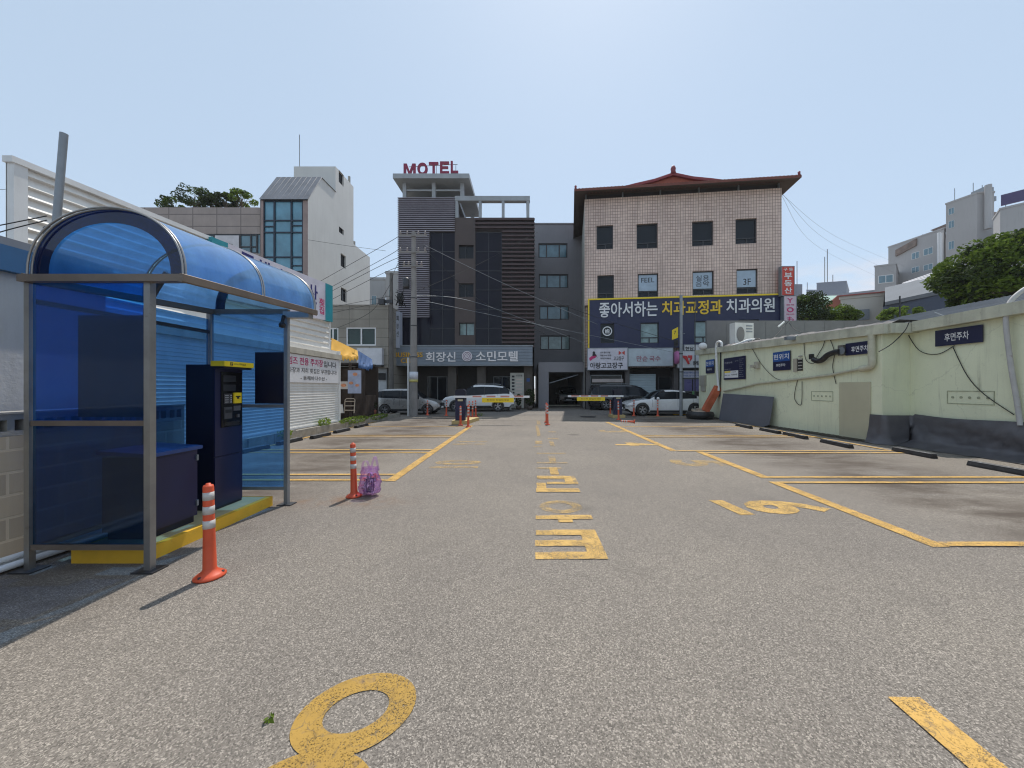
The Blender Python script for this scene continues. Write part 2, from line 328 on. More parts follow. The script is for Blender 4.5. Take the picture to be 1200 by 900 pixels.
ASPH = asphalt('asphalt_lot', (.236, .211, .184))
ASPH2 = asphalt('asphalt_road', (.21, .192, .175), stains=False)
YEL = worn_paint('yellow_line_paint', (.58, .34, .08), .28)
YELF = worn_paint('yellow_faded_paint', (.58, .38, .13), .66)
YELM = worn_paint('yellow_worn_paint', (.60, .37, .10), .34)
YEL8 = worn_paint('yellow_thick_paint', (.41, .24, .04), .24)
STEEL = M('weathered_steel', (.34, .33, .32), .38, .75, .18, 3, spots=.35)
GALV = M('galvanised_pole', (.25, .27, .29), .5, .5, .15, 3, spots=.2)
BRONZE = M('bronze_frame', (.20, .16, .13), .45, .5, .15, 4)
DKMET = M('dark_metal', (.05, .05, .055), .45, .4, .2, 4)
BLACK = M('black_matte', (.012, .012, .014), .6, 0, .2, 4)
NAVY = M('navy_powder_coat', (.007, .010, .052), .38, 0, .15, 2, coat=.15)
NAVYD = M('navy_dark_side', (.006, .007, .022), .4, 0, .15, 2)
WHITE = M('white_paint', (.72, .72, .71), .55, 0, .06, 2, streak=.25)
WHITEC = M('white_clean', (.78, .78, .78), .5, 0, .04, 2)
SIDING = M('white_siding', (.76, .74, .70), .5, .05, .07, 1.5, streak=.32, stc=(.33, .29, .22))
CONC = M('concrete', (.33, .32, .29), .85, 0, .2, 2.5, streak=.5, bump=.4, bs=40)
CONCL = M('concrete_pole', (.25, .235, .225), .8, 0, .14, 2.5, streak=.4, bump=.3)
KERB = M('stone_kerb', (.30, .28, .24), .9, 0, .25, 5, streak=.5, bump=.6, bs=15)
PLINTHY = M('yellow_plinth', (.74, .42, .03), .6, 0, .1, 4, spots=.35, stc=(.2, .13, .05), bump=.2)
PLINTHT = M('plinth_top', (.50, .40, .20), .8, 0, .18, 4, spots=.3, bump=.3)
ORANGE = M('orange_plastic', (.62, .085, .03), .48, 0, .14, 5, spots=.45, stc=(.16, .06, .04), streak=0)
REFL = M('reflective_white', (.50, .48, .46), .4, 0, .15, 12, spots=.3)
RUBBER = M('black_rubber', (.018, .017, .018), .42, 0, .3, 9, spots=.2, stc=(.2, .18, .16))
GLASSD = M('window_glass_dark', (.012, .015, .02), .05, 0, .2, 1, spec=.28)
GLASSB = M('window_glass_blue', (.10, .20, .25), .06, 0, .25, 1.2, spec=.9)
GLASSC = M('window_curtain_glass', (.20, .29, .29), .08, 0, .3, 2, spec=.8)
GREEN = M('pale_green_wall', (.745, .76, .55), .75, 0, .07, .9, streak=.34, stc=(.24, .24, .16), bump=.25, bs=20, spots=.22)
def wall_dirt(m, amount=.55):            # drips, peeling patches and hairline cracks with a shape of their own
    nt = m.node_tree; b = nt.nodes['Principled BSDF']; src = b.inputs['Base Color'].links[0].from_socket; co = objco(nt)
    d1 = noise(nt, objco(nt, (7, 7, .35)), 1.2, 6, .7, .56, .74); d2 = noise(nt, objco(nt, (.5, .5, .9)), 1.0, 4, .6, .42, .62)
    q = nt.nodes.new('ShaderNodeMath'); q.operation = 'MULTIPLY'; nt.links.new(d1, q.inputs[0]); nt.links.new(d2, q.inputs[1])
    q2 = nt.nodes.new('ShaderNodeMath'); q2.operation = 'MULTIPLY'; q2.inputs[1].default_value = amount; nt.links.new(q.outputs[0], q2.inputs[0])
    c = mixc(nt, q2.outputs[0], src, (.16, .15, .10))
    pe = noise(nt, co, 3.1, 9, .72, .66, .69); k = nt.nodes.new('ShaderNodeMath'); k.operation = 'MULTIPLY'; k.inputs[1].default_value = .5; nt.links.new(pe, k.inputs[0]); c = mixc(nt, k.outputs[0], c, (.36, .36, .30))
    wv = nt.nodes.new('ShaderNodeTexVoronoi'); wv.feature = 'DISTANCE_TO_EDGE'; wv.inputs['Scale'].default_value = .55
    dn = nt.nodes.new('ShaderNodeTexNoise'); dn.inputs['Scale'].default_value = 2.2; dn.inputs['Detail'].default_value = 9; nt.links.new(co, dn.inputs['Vector']); nt.links.new(mixc(nt, .38, co, dn.outputs['Color']), wv.inputs['Vector'])
    r3 = nt.nodes.new('ShaderNodeMapRange'); r3.inputs[1].default_value = 0.0; r3.inputs[2].default_value = .004; r3.inputs[3].default_value = .22; r3.inputs[4].default_value = 0; nt.links.new(wv.outputs[0], r3.inputs[0])
    c = mixc(nt, r3.outputs[0], c, (.22, .22, .15)); nt.links.new(c, b.inputs['Base Color'])
wall_dirt(GREEN)
GREEND = M('green_parapet', (.50, .49, .38), .85, 0, .22, 2, streak=.8, stc=(.15, .13, .1), bump=.4, spots=.4)
LEAF = leafm('leaf_green', (.09, .15, .022)); LEAFB = leafm('leaf_bright', (.15, .24, .035)); LEAFD = leafm('leaf_dark', (.035, .06, .018))
BARK = M('bark', (.10, .075, .055), .9, 0, .3, 5, bump=.7)
BLUEG = tintglass('blue_polycarbonate', (.22, .46, .66), (.03, .14, .26), .06, .08)
BLUER = tintglass('blue_roof_sheet', (.14, .38, .82), (.25, .55, .96), .60, .14)
BLUEU = tintglass('blue_upper_pane', (.20, .55, .90), (.06, .28, .58), .06, .08)
BLUEP = tintglass('blue_side_panel', (.36, .62, .92), (.14, .28, .5), .14, .05)
CABLE = M('cable_black', (.02, .02, .02), .6, 0, .1)
RED = M('sign_red', (.55, .06, .04), .5, 0, .1, 3)
YSIGN = M('sign_yellow', (.85, .62, .02), .5, 0, .05, 3)
TXTW = M('letter_white', (.75, .75, .75), .5, 0, .03)
TXTY = M('letter_yellow', (.80, .52, .03), .5, 0, .03)
TXTK = M('letter_black', (.02, .02, .025), .5, 0, .03)
TXTM = M('letter_magenta', (.55, .02, .15), .5, 0, .03)
# ============================================================ THE SETTING
g = MB(); g.box(-700, 700, -60, 900, -.5, 0); struct('ground', g, ASPH)
g = MB(); g.quad((-60, 20.4, .004), (9.2, 20.4, .004), (9.2, 26.6, .004), (-60, 26.6, .004)); g.quad((9.2, 20.4, .004), (60, 20.4, .004), (60, 24.2, .004), (9.2, 24.2, .004)); struct('road', g, ASPH2)

# yellow bay lines -------------------------------------------------
def strip(mb, x0, y0, x1, y1, w, z=.008):
    a = Vector((x0, y0, 0)); b = Vector((x1, y1, 0)); t = (b - a).normalized(); n = Vector((-t.y, t.x, 0)) * w / 2; zz = Vector((0, 0, z))
    mb.quad(a - n + zz, b - n + zz, b + n + zz, a + n + zz)
lm = MB()
strip(lm, -2.30, 6.00, -2.37, 14.9, .17)
for y, x in ((6.07, -7.0), (6.45, -7.0), (8.66, -7.0), (9.02, -7.0), (11.38, -7.0), (11.78, -7.0), (14.5, -7.0)):
    strip(lm, -2.39, y, x, y, .10, .012)
strip(lm, -6.85, 6.52, -6.95, 16.5, .10, .016)
struct('parking_lines', lm, YEL)
lm = MB()
strip(lm, 3.55, 8.87, 3.52, 16.4, .17); strip(lm, 4.07, 6.22, 4.12, 8.78, .17); strip(lm, 4.0, 3.52, 4.02, 5.97, .17)
for y, x0 in ((3.58, 4.08), (5.91, 4.1), (6.26, 4.15), (8.60, 4.2), (8.88, 3.63), (11.36, 3.62), (11.74, 3.62), (14.45, 3.61)):
    strip(lm, x0, y, 9.0, y, .10, .012)
strip(lm, 8.88, 9.0, 9.15, 17.5, .10, .016)
strip(lm, 1.85, .4, 1.87, 1.81, .16)
strip(lm, 8.5, 18.9, 6.4, 19.6, .12, .016)
struct('parking_lines', lm, YEL)

# painted numbers and lane lettering -------------------------------
def gtext(name, body, xr, yr, m, up, bold=.04):
    mb = MB()
    if up == '+X': F = Frame((0, 0, 0), (0, -1, 0), (1, 0, 0), (0, 0, 1)); mb.text(F, -yr[1], -yr[0], xr[0], xr[1], .0055, body, bold)
    elif up == '-X': F = Frame((0, 0, 0), (0, 1, 0), (-1, 0, 0), (0, 0, 1)); mb.text(F, yr[0], yr[1], -xr[1], -xr[0], .0055, body, bold)
    else: mb.text(GROUND, xr[0], xr[1], yr[0], yr[1], .0055, body, bold)
    return struct(name, mb, m)
gtext('painted_number', '6', (2.82, 3.86), (4.44, 4.98), YELM, '+X', .10)
mb = MB(); mb.quad((2.57, 4.42, .0055), (2.76, 4.42, .0055), (2.66, 4.99, .0055), (2.47, 4.99, .0055)); struct('painted_underline', mb, YELM)
gtext('painted_number', '5', (2.95, 4.05), (7.15, 7.80), YELF, '+X', .10)
gtext('painted_number', '4', (2.35, 3.55), (9.7, 10.25), YELM, '+X', .10)
gtext('painted_number', '3', (2.5, 3.5), (12.6, 13.3), YELF, '+X', .10)
gtext('painted_number', '10', (-1.95, -.98), (7.0, 7.75), YELF, '-X', .08)
gtext('painted_number', '11', (-2.1, -1.2), (9.9, 10.5), YELF, '-X', .08)
# the big worn 8 at the front, drawn as two rings
mb = MB()
def ring(mb, cx, cy, ro, ri, rot, z, n=48, so_=(1, 1), si=(1, 1)):
    ca, sa = math.cos(rot), math.sin(rot); vs_ = []
    for r, s_ in ((ro, so_), (ri, si)):
        for k in range(n):
            a = 2 * math.pi * k / n; x = r * s_[0] * math.cos(a); y = r * s_[1] * math.sin(a); vs_.append((cx + x * ca - y * sa, cy + x * sa + y * ca, z))
    mb.add(vs_, [(k, (k + 1) % n, n + (k + 1) % n, n + k) for k in range(n)])
ring(mb, -.825, 1.738, .272, .145, R(20), .0045, so_=(1, .82), si=(1.0, .78)); ring(mb, -.86, 1.285, .295, .15, R(5), .0055, so_=(1, .90))
struct('painted_number', mb, YEL8)
# lane lettering traced stroke by stroke on the ground
def cp(x, y): return gp(600 + x / 4.736, 480 + y / 4.736)
def strokes(name, rects, m, z):
    mb = MB()
    for qi, (x0, x1, y0, y1) in enumerate(rects):
        z += .0003
        a, b = cp(x0, y1), cp(x1, y1); c, d = cp(x1, y0), cp(x0, y0)
        X0 = a.x; X1 = b.x; mb.quad((X0, a.y, z), (X1, a.y, z), (X1, c.y, z), (X0, c.y, z))
    struct(name, mb, m)
strokes('painted_lane_lettering', [(130, 232, 795, 833), (130, 232, 728, 760), (134, 226, 672, 698), (132, 215, 590, 610), (258, 340, 588, 628), (140, 195, 408, 458), (300, 345, 370, 412), (215, 262, 322, 362)], YELM, .005)
strokes('painted_lane_lettering', [(226, 440, 793, 833), (232, 435, 727, 760), (226, 430, 670, 700), (430, 535, 670, 833), (215, 450, 588, 612), (135, 380, 440, 460), (195, 370, 404, 415), (140, 300, 370, 386)], YELM, .008)
strokes('painted_lane_lettering', [(345, 368, 370, 412), (138, 310, 294, 300), (135, 275, 324, 330), (138, 300, 242, 247), (210, 250, 262, 298), (130, 170, 175, 192), (200, 260, 160, 166), (215, 240, 175, 205), (140, 160, 90, 150), (205, 245, 122, 128), (120, 165, 205, 208), (140, 160, 62, 84)], YELF, .009)
mb = MB(); c0 = cp(270, 540); ring(mb, c0.x, c0.y, .275, .150, 0, .006, so_=(1, .92), si=(1, .9)); struct('painted_lane_lettering', mb, YELF)
# thin expansion joint across the lot near the exit
mb = MB(); strip(mb, -6.9, 17.0, 9.0, 17.4, .035, .004); struct('lot_joint', mb, M('joint_tar', (.05, .045, .04), .9))
mb = MB(); mb.lathe([(.42, .008), (.42, .022), (.36, .024), (.30, .020), (0, .020)], (3.15, 19.3, 0), 24)
tag(mb.build('manhole_cover', M('cast_iron', (.05, .045, .045), .6, .5, .2, 9, bump=.5, bs=60)), 'dark round iron manhole cover in the shaded asphalt by the exit', 'manhole cover')

# ============================================================ WALLS OF GREEN BUILDING (right)
def thick_wall(mb, A, B, zA, zB, th, z0=0.0, m=None):
    A = Vector((A[0], A[1], 0)); B = Vector((B[0], B[1], 0)); U = (B - A).normalized(); N = U.cross(Vector((0, 0, 1))); Z = Vector((0, 0, 1))
    P = []
    for d in (0, -th):
        o = N * d; P += [A + o + Z * z0, B + o + Z * z0, B + o + Z * zB, A + o + Z * zA]
    mb.add(P, [(0, 1, 2, 3), (5, 4, 7, 6), (3, 2, 6, 7), (0, 4, 5, 1), (1, 5, 6, 2), (4, 0, 3, 7)], m)
GA, GB_, GC, GD = (9.32, 19.9), (9.74, 10.0), (10.50, 10.0), (10.62, 1.0)
FA = facade(GA[0], GA[1], GB_[0], GB_[1]); FB = facade(GC[0], GC[1], GD[0], GD[1])
gb = thing('green_building', 'low pale green rendered building with stained parapet along the right side', 'building', (9.7, 10, 0))
mb = MB(); thick_wall(mb, GA, GB_, 3.38, 3.04, .2); thick_wall(mb, (9.742, 10.0), (10.7, 10.0), 3.04, 3.04, .2); thick_wall(mb, (10.50, 9.998), GD, 3.06, 3.3, .2)
thick_wall(mb, (18, 19.9), (9.325, 19.9), 3.3, 3.38, .2)
mb.box(10.9, 18, 1, 19.6, .05, 3.0)
mb.build('wall', GREEN, gb)
mb = MB()
def beam(mb, A, B, zA0, zA1, zB0, zB1, d0, d1):
    A = Vector((A[0], A[1], 0)); B = Vector((B[0], B[1], 0)); U = (B - A).normalized(); N = U.cross(Vector((0, 0, 1))); Z = Vector((0, 0, 1))
    P = []
    for d in (d1, d0): o = N * d; P += [A + o + Z * zA0, B + o + Z * zB0, B + o + Z * zB1, A + o + Z * zA1]
    mb.add(P, [(0, 1, 2, 3), (5, 4, 7, 6), (3, 2, 6, 7), (0, 4, 5, 1), (1, 5, 6, 2), (4, 0, 3, 7)])
beam(mb, (9.31, 20.1), (9.73, 9.82), 3.36, 3.62, 3.02, 3.29, -.3, .13)
beam(mb, (9.735, 9.88), (10.62, 9.88), 3.03, 3.30, 3.04, 3.31, -.3, .12)
beam(mb, (10.42, 9.75), (10.6, 1.0), 3.06, 3.33, 3.3, 3.56, -.3, .13)
mb.build('parapet', GREEND, gb)
# blocked door in beige board
u0, u1, z0, z1 = FA.rect(984.5, 434, 1021, 518)
mb = MB(); mb.fbox(FA, u0, u1, .03, 1.72, .004, .03); mb.fbox(FA, u0, u1, .84, .85, .03, .034)
mb.build('door', M('beige_board', (.50, .47, .33), .7, 0, .06, 1.5, streak=.2), gb)
# pilaster strip beside the corner
u0, u1, _, _ = FA.rect(1023, 400, 1034, 500)
# painted-over outlines
def outline(name, F, x0, y0, x1, y1, n):
    u0, u1, z0, z1 = F.rect(x0, y0, x1, y1); mb = MB(); w = .018
    for a, b, c, d in ((u0, u1, z0, z0 + w), (u0, u1, z1 - w, z1), (u0, u0 + w, z0 + w, z1 - w), (u1 - w, u1, z0 + w, z1 - w)): mb.fbox(F, a, b, c, d, .001, .010)
    for k in range(n):
        uc = u0 + (u1 - u0) * (k + .7) / (n + .4); zc = (z0 + z1) / 2; mb.prism([(uc + .03 * math.cos(t), zc + .03 * math.sin(t)) for t in [i * math.pi / 5 for i in range(10)]], F, .001, .012)
    return mb.build(name, M('patch_edge', (.36, .38, .26), .8, 0, .3, 9), gb)
outline('old_mounting_frame', FB, 1110, 458, 1166, 474, 5); outline('old_mounting_frame', FA, 951, 458.5, 976.5, 470, 5)
# light metal roof behind the near parapet
mb = MB(); n = 44
for i in range(n):
    ya = 13.0 - 12 * i / n; yb = ya - 12 / n * .55; yc = 13.0 - 12 * (i + 1) / n
    for (p, q, h) in ((ya, yb, .014), (yb, yc, 0)):
        mb.quad((10.95, p, 3.42 + h), (13.3, p, 4.08 + h), (13.3, q, 4.08 + h), (10.95, q, 3.42 + h)); mb.quad((10.95, q, 3.42), (13.3, q, 4.08), (13.3, q, 4.11), (10.95, q, 3.45))
mb.quad((13.3, 13, 4.08), (13.3, 1, 4.08), (13.3, 1, 3.0), (13.3, 13, 3.0)); mb.quad((10.95, 13, 3.0), (10.95, 13, 3.42), (13.3, 13, 4.08), (13.3, 13, 3.0))
mb.build('roof', M('pale_metal_roof', (.25, .255, .265), .8, 0, .12, 2, streak=.2), gb)
# dark uneven strip along the wall foot
mb = MB()
rnd = random.Random(4)
for i in range(46):
    t = i / 46; y0_ = 19.6 - 9.5 * t; x_ = 9.33 + .42 * t - .03
    mb.quad((x_ - .10 - .1 * rnd.random(), y0_, .02), (x_ + .02, y0_, .07), (x_ + .02, y0_ - .22, .06), (x_ - .08 - .12 * rnd.random(), y0_ - .22, .02))
tag(mb.build('soil', M('dark_soil', (.06, .05, .035), .95, 0, .4, 8, bump=.8)), kind='structure')

# grey screen wall standing on the roof at the far end
mb = MB(); F = facade(9.4, 19.4, 20.5, 19.4)
mb.fbox(F, .1, 11.1, 3.05, 5.15, -.15, 0); 
for k in range(11): mb.fbox(F, .1 + k * 1.05, .13 + k * 1.05, 3.1, 5.1, .001, .015)
tag(mb.build('roof_screen_wall', M('grey_screen', (.17, .165, .165), .7, 0, .12, 1.2, streak=.3)), 'long dark grey screen wall standing on the green building roof', 'wall')

# tarpaulin on the foot of the near wall
tp = MB(); NU, NV = 150, 16; rnd = random.Random(2)
path = [Vector((9.72, 10.32, 0)), Vector((9.735, 10.02, 0)), Vector((9.72, 9.93, 0)), Vector((10.40, 9.93, 0)), Vector((10.46, 9.85, 0)), Vector((10.60, 1.4, 0))]
seg = [(path[i + 1] - path[i]).length for i in range(5)]; tot = sum(seg)
def pathpt(s_):
    for i in range(5):
        if s_ <= seg[i] or i == 4: t = (path[i + 1] - path[i]).normalized(); return path[i] + t * s_, t.cross(Vector((0, 0, 1)))
        s_ -= seg[i]
vs_ = []
for i in range(NU + 1):
    s_ = tot * (i / NU) ** 1.0; p, nn = pathpt(s_); top = .80 if s_ < 1.2 else .82 - .05 * min(1, (s_ - 2) / 3) + .025 * math.sin(s_ * 2.3)
    for j in range(NV + 1):
        v = j / NV; fold = (.06 * math.sin(s_ * 3.4 + v * 5.5 + 1.6 * math.sin(s_ * 1.1)) + .05 * abs(math.sin(s_ * 5.5 - v * 6 + 2 * math.sin(s_ * 1.9))) + .012 * math.sin(s_ * 17 + v * 13)) * (1 - v) ** .8 * (1 if s_ > 1.1 else .35)
        fl = .45 * max(0, .16 - v) / .16 if s_ > 1.1 else .1 * max(0, .16 - v) / .16
        q = p + nn * (.03 + abs(fold) * 1.2 + fold * .3 + fl + (1 - v) * .06); q.z = max(.01, v * top + (.02 * math.sin(s_ * 9) if j == 0 else 0)); vs_.append(q)
tp.smooth = True
tp.add(vs_, [(i * (NV + 1) + j, (i + 1) * (NV + 1) + j, (i + 1) * (NV + 1) + j + 1, i * (NV + 1) + j + 1) for i in range(NU) for j in range(NV)])
tag(tp.build('tarpaulin', M('grey_tarpaulin', (.095, .09, .097), .5, 0, .2, 3, bump=.5, bs=5)), 'dark grey tarpaulin hung in folds round the foot of the pale green wall', 'tarpaulin')

# ---- signs and fittings on the green wall
def wsign(name, label, F, r, base, d=.03, cat='sign', th=.03):
    u0, u1, z0, z1 = F.rect(*r); t = thing(name, label, cat, F.P((u0 + u1) / 2, z0, 0)); mb = MB(); mb.fbox(F, u0, u1, z0, z1, d, d + th); mb.build('panel', base, t)
    return t, u0, u1, z0, z1, d + th
DECAL = M('sign_navy', (.010, .012, .05), .4, 0, .1, 2); BLU = M('sign_blue', (.02, .09, .32), .4, 0, .15, 2)
def letters(t, items, m, name='lettering'):
    mb = MB()
    for (F, u0, u1, z0, z1, d, b, bold) in items: mb.text(F, u0, u1, z0, z1, d + .004, b, bold)
    return mb.build(name, m, t)
t, u0, u1, z0, z1, d = wsign('rear_parking_sign', 'navy rear parking sign high on the recessed near stretch of pale green wall', FB, (1098.5, 384, 1154, 403.5), DECAL)
w, h = u1 - u0, z1 - z0; letters(t, [(FB, u0 + w * .22, u0 + w * .74, z0 + h * .25, z0 + h * .75, d, '후면주차', .03)], TXTW)
t, u0, u1, z0, z1, d = wsign('rear_parking_sign', 'navy rear parking sign next to the square grey box and thick bent drainpipe', FA, (993, 401, 1021, 415.5), DECAL)
w, h = u1 - u0, z1 - z0; letters(t, [(FA, u0 + w * .26, u0 + w * .97, z0 + h * .22, z0 + h * .7, d, '후면주차', .03)], TXTW)
for lab, r in (('blue and navy notice with two text rows beside the slatted wall vent', (907.5, 412, 927.5, 434)), ('blue and navy notice at the far corner of the green wall behind the white pipe', (828.3, 421.5, 838, 437.5))):
    t, u0, u1, z0, z1, d = wsign('parking_notice', lab, FA, r, DECAL); w, h = u1 - u0, z1 - z0
    mb = MB(); mb.fbox(FA, u0 + .005, u1 - .005, z0 + h * .48, z1 - .005, d, d + .003); mb.build('blue_band', BLU, t)
    letters(t, [(FA, u0 + w * .05, u1 - w * .05, z0 + h * .58, z0 + h * .88, d, '현위치', .03), (FA, u0 + w * .2, u1 - w * .25, z0 + h * .2, z0 + h * .36, d, '후면주차', .03)], TXTW)
t, u0, u1, z0, z1, d = wsign('tariff_board', 'large navy tariff board with a white and yellow price table on the green wall', FA, (849.5, 418.5, 874.7, 444.6), DECAL); w, h = u1 - u0, z1 - z0
mb = MB(); mb.fbox(FA, u0 + w * .04, u0 + w * .70, z0 + h * .08, z0 + h * .40, d, d + .003); pt = mb.build('price_table', WHITEC, t)
mb = MB(); mb.fbox(FA, u0 + w * .05, u0 + w * .34, z0 + h * .32, z0 + h * .39, d + .003, d + .006); mb.build('yellow_heading', YSIGN, pt)
letters(t, [(FA, u0 + w * .05, u0 + w * .42, z0 + h * .74, z0 + h * .82, d, '이용안내', .03), (FA, u0 + w * .05, u0 + w * .34, z0 + h * .46, z0 + h * .50, d, '주차요금 안내', .02), (FA, u0 + w * .55, u0 + w * .70, z0 + h * .80, z0 + h * .84, d, '안내', .02)] + [(FA, u0 + w * .75, u0 + w * (.93 - .03 * (k % 3)), z0 + h * (.10 + .085 * k), z0 + h * (.13 + .085 * k), d, '주차장 이용', .02) for k in range(10)], M('letter_grey', (.45, .45, .48), .5))
letters(t, [(FA, u0 + w * .06, u0 + w * .32, z0 + h * .18, z0 + h * .23, d + .004, '30분 1,000', .02), (FA, u0 + w * .38, u0 + w * .66, z0 + h * .18, z0 + h * .26, d + .004, '10,000원', .03), (FA, u0 + w * .4, u0 + w * .6, z0 + h * .32, z0 + h * .36, d + .004, '1일권', .02)], TXTK, 'fine_print')
# vent
u0, u1, z0, z1 = FA.rect(932, 420.5, 941, 434.5); t = thing('wall_vent', 'square slatted vent opening with half a cover in the green wall', 'vent', FA.P(u0, z0))
mb = MB(); mb.fbox(FA, u0, u1, z0, z1, .004, .02); mb.build('opening', BLACK, t)
mb = MB(); mb.fbox(FA, u0 - .05, u0 + .12, z0 - .03, z1 + .02, .02, .05); mb.build('cover', M('beige_metal', (.42, .38, .30), .6), t)
mb = MB()
for k in range(5): mb.fbox(FA, u0 + .2, u1, z0 + .05 + k * .11, z0 + .09 + k * .11, .02, .06)
mb.build('slats', M('slat_grey', (.35, .33, .3), .6), t)
# box with round port and black hose
u0, u1, z0, z1 = FA.rect(986, 404.5, 992.5, 416.5); t = thing('fan_box', 'small grey box with a round port beside the middle rear parking sign', 'box', FA.P(u0, z0))
mb = MB(); mb.fbox(FA, u0, u1, z0, z1, .005, .12); mb.build('housing', M('box_dark_grey', (.13, .12, .1), .6), t)
uc, zc = (u0 + u1) / 2 + .05, (z0 + z1) / 2 - .02
mb = MB(); mb.prism([(uc + .11 * math.cos(k * .393), zc + .11 * math.sin(k * .393)) for k in range(16)], FA, .12, .14); mb.build('round_port', GALV, t)
def fa_path(F, pts, d=.06): return [F.P(*F.uz(x, y), d) for x, y in pts]
def smoothpts(pts, n=6):
    out = []
    P = [Vector(p) for p in pts]
    for i in range(len(P) - 1):
        a = P[max(i - 1, 0)]; b = P[i]; c = P[i + 1]; d = P[min(i + 2, len(P) - 1)]
        for k in range(n):
            t = k / n; out.append(.5 * ((2 * b) + (c - a) * t + (2 * a - 5 * b + 4 * c - d) * t * t + (3 * b - a - 3 * c + d) * t ** 3))
    return out + [P[-1]]
def pipe(name, label, cat, pts, r, m, n=8, smooth=5, group=None, r1=None):
    mb = MB(); mb.tube(smoothpts(pts, smooth) if smooth else pts, r, n, r1=r1); return tag(mb.build(name, m), label, cat, group)
PIPEC = M('painted_pipe', (.50, .48, .36), .7, 0, .15, 4, streak=.4, spots=.3)
pipe('corrugated_hose', 'thick black ribbed hose curling out of the small grey box', 'hose', fa_path(FA, [(958, 421), (962, 423), (968, 422), (975, 416), (983, 413), (989, 412)], .14), .085, RUBBER)
pipe('wall_pipe', 'long pale pipe sloping down along the green wall to the red chute', 'pipe', fa_path(FA, [(850, 458.3), (872, 454), (890, 449.5), (935, 444.5), (975, 439.5), (1012, 432.2)], .07), .042, PIPEC, 10, 0)
pipe('drain_pipe', 'thick mottled drainpipe dropping from the parapet with a bulging elbow', 'pipe', fa_path(FA, [(1025.5, 391), (1025.5, 415), (1026, 424), (1023, 430), (1012, 432.3)], .10), .085, PIPEC, 12, 4)
pipe('vent_pipe', 'white hooked vent pipe rising over the parapet near the far corner', 'pipe', fa_path(FA, [(845, 458), (843, 430), (842, 408), (843, 402), (846, 400.3), (848.5, 402), (848.5, 406)], .12), .055, WHITE, 10, 4)
pipe('conduit', 'thin dark conduit running down beside the white hooked vent pipe', 'conduit', fa_path(FA, [(845.5, 412), (845.5, 440), (844.5, 465)], .05), .03, CABLE, 6, 0)
pipe('downpipe', 'grey peeling downpipe that bends over the parapet at the right edge of the view', 'pipe', [Vector((11.6, 7.4, 4.1)), Vector((11.1, 7.6, 3.92)), Vector((10.62, 7.8, 3.65)), Vector((10.40, 7.9, 3.2)), Vector((10.42, 7.86, 2.2)), Vector((10.46, 7.78, 1.3)), Vector((10.46, 7.72, .75))], .045, M('pipe_grey', (.45, .44, .43), .6, 0, .1, 5, spots=.6, stc=(.22, .14, .12)), 12, 5)
# wall lamp
c = FA.P(*FA.uz(829, 406), .25); t = thing('wall_light', 'round white floodlight on the far corner of the green parapet', 'light', c)
mb = MB(); mb.lathe([(0, -.16), (.1, -.15), (.19, -.08), (.21, .03), (.17, .13), (.08, .19), (0, .20)], c, 16); mb.build('lamp_head', WHITE, t)
mb = MB(); mb.tube([c + Vector((.05, 0, -.1)), c + Vector((.25, 0, -.2)), c + Vector((.3, 0, -.35))], .03, 8); mb.build('bracket', DKMET, t)
u0, u1, z0, z1 = FA.rect(885, 424, 891, 432)
mb = MB(); mb.fbox(FA, u0 + .1, u1, z0, z1, .003, .12); mb.fbox(FA, u0, u0 + .2, z0 + .05, z0 + .16, .12, .22); tag(mb.build('junction_box', M('box_cream', (.45, .42, .34), .6)), 'small cream junction box between the tariff board and the blue notice', 'box')
u0, u1, z0, z1 = FA.rect(951, 415, 954, 421)
mb = MB(); mb.fbox(FA, u0, u1, z0, z1, .003, .1); tag(mb.build('cable_clamp', BLACK), 'small black cable clamp on the green wall left of the ribbed hose', 'clamp')
u0, u1, z0, z1 = FA.rect(822, 440, 828, 452); mb = MB(); mb.fbox(FA, u0, u1, z0, z1, .003, .12); mb.fbox(FA, u0 + .06, u1 - .06, z0 - .3, z0, .003, .08)
tag(mb.build('meter_box', M('meter_grey', (.35, .33, .28), .6)), 'dusty grey meter box at the far edge of the green wall', 'box')
# CCTV on parapet
c = FA.P(*FA.uz(935, 396.5), .22); t = thing('security_camera', 'small grey security camera fixed under the green parapet', 'camera', c)
mb = MB(); mb.box(c.x - .22, c.x + .12, c.y - .08, c.y + .08, c.z - .06, c.z + .06); mb.build('camera_body', GALV, t)
mb = MB(); mb.tube([c + Vector((.05, 0, .03)), c + Vector((.2, 0, .1))], .025, 6); mb.build('bracket', GALV, t)
# hanging cables on the wall
cab = [((878, 400), (892, 425), (908, 442), (920, 446), 'cable looping down between the tariff board and the blue notice', FA),
       ((970, 390), (966, 405), (962, 412), (958, 419), 'thick cable falling from the parapet into the ribbed hose', FA),
       ((971, 391), (979, 412), (977, 430), (981, 450), 'long cable hanging past the ribbed hose below the pipe', FA),
       ((943, 393), (945, 420), (954, 426), (958, 420), 'thin cable hooked under the black clamp', FA),
       ((936, 444), (932, 466), (940, 474), (941, 447), 'thin wire loop hanging under the sloping pipe beside the vent', FA),
       ((1061, 384), (1078, 410), (1100, 415), (1120, 405), 'slack cable sagging under the near rear parking sign', FB),
       ((1118, 406), (1135, 440), (1155, 462), (1190, 486), 'cable running diagonally across the near green wall to the downpipe', FB)]
for a, b, c_, d_, lab, F in cab: pipe('hanging_cable', lab, 'cable', fa_path(F, [a, b, c_, d_], .035), .010, CABLE, 5, 6, 'cables hanging on the green wall')
pipe('hanging_cable', 'pale cable sagging from the parapet notch across to the bent downpipe', 'cable', [at(1095, 366, 9.5), at(1130, 379, 8.9), at(1160, 387, 8.5), at(1200, 389, 8.0), at(1260, 380, 7.5)], .012, GALV, 5, 6, 'cables hanging on the green wall')
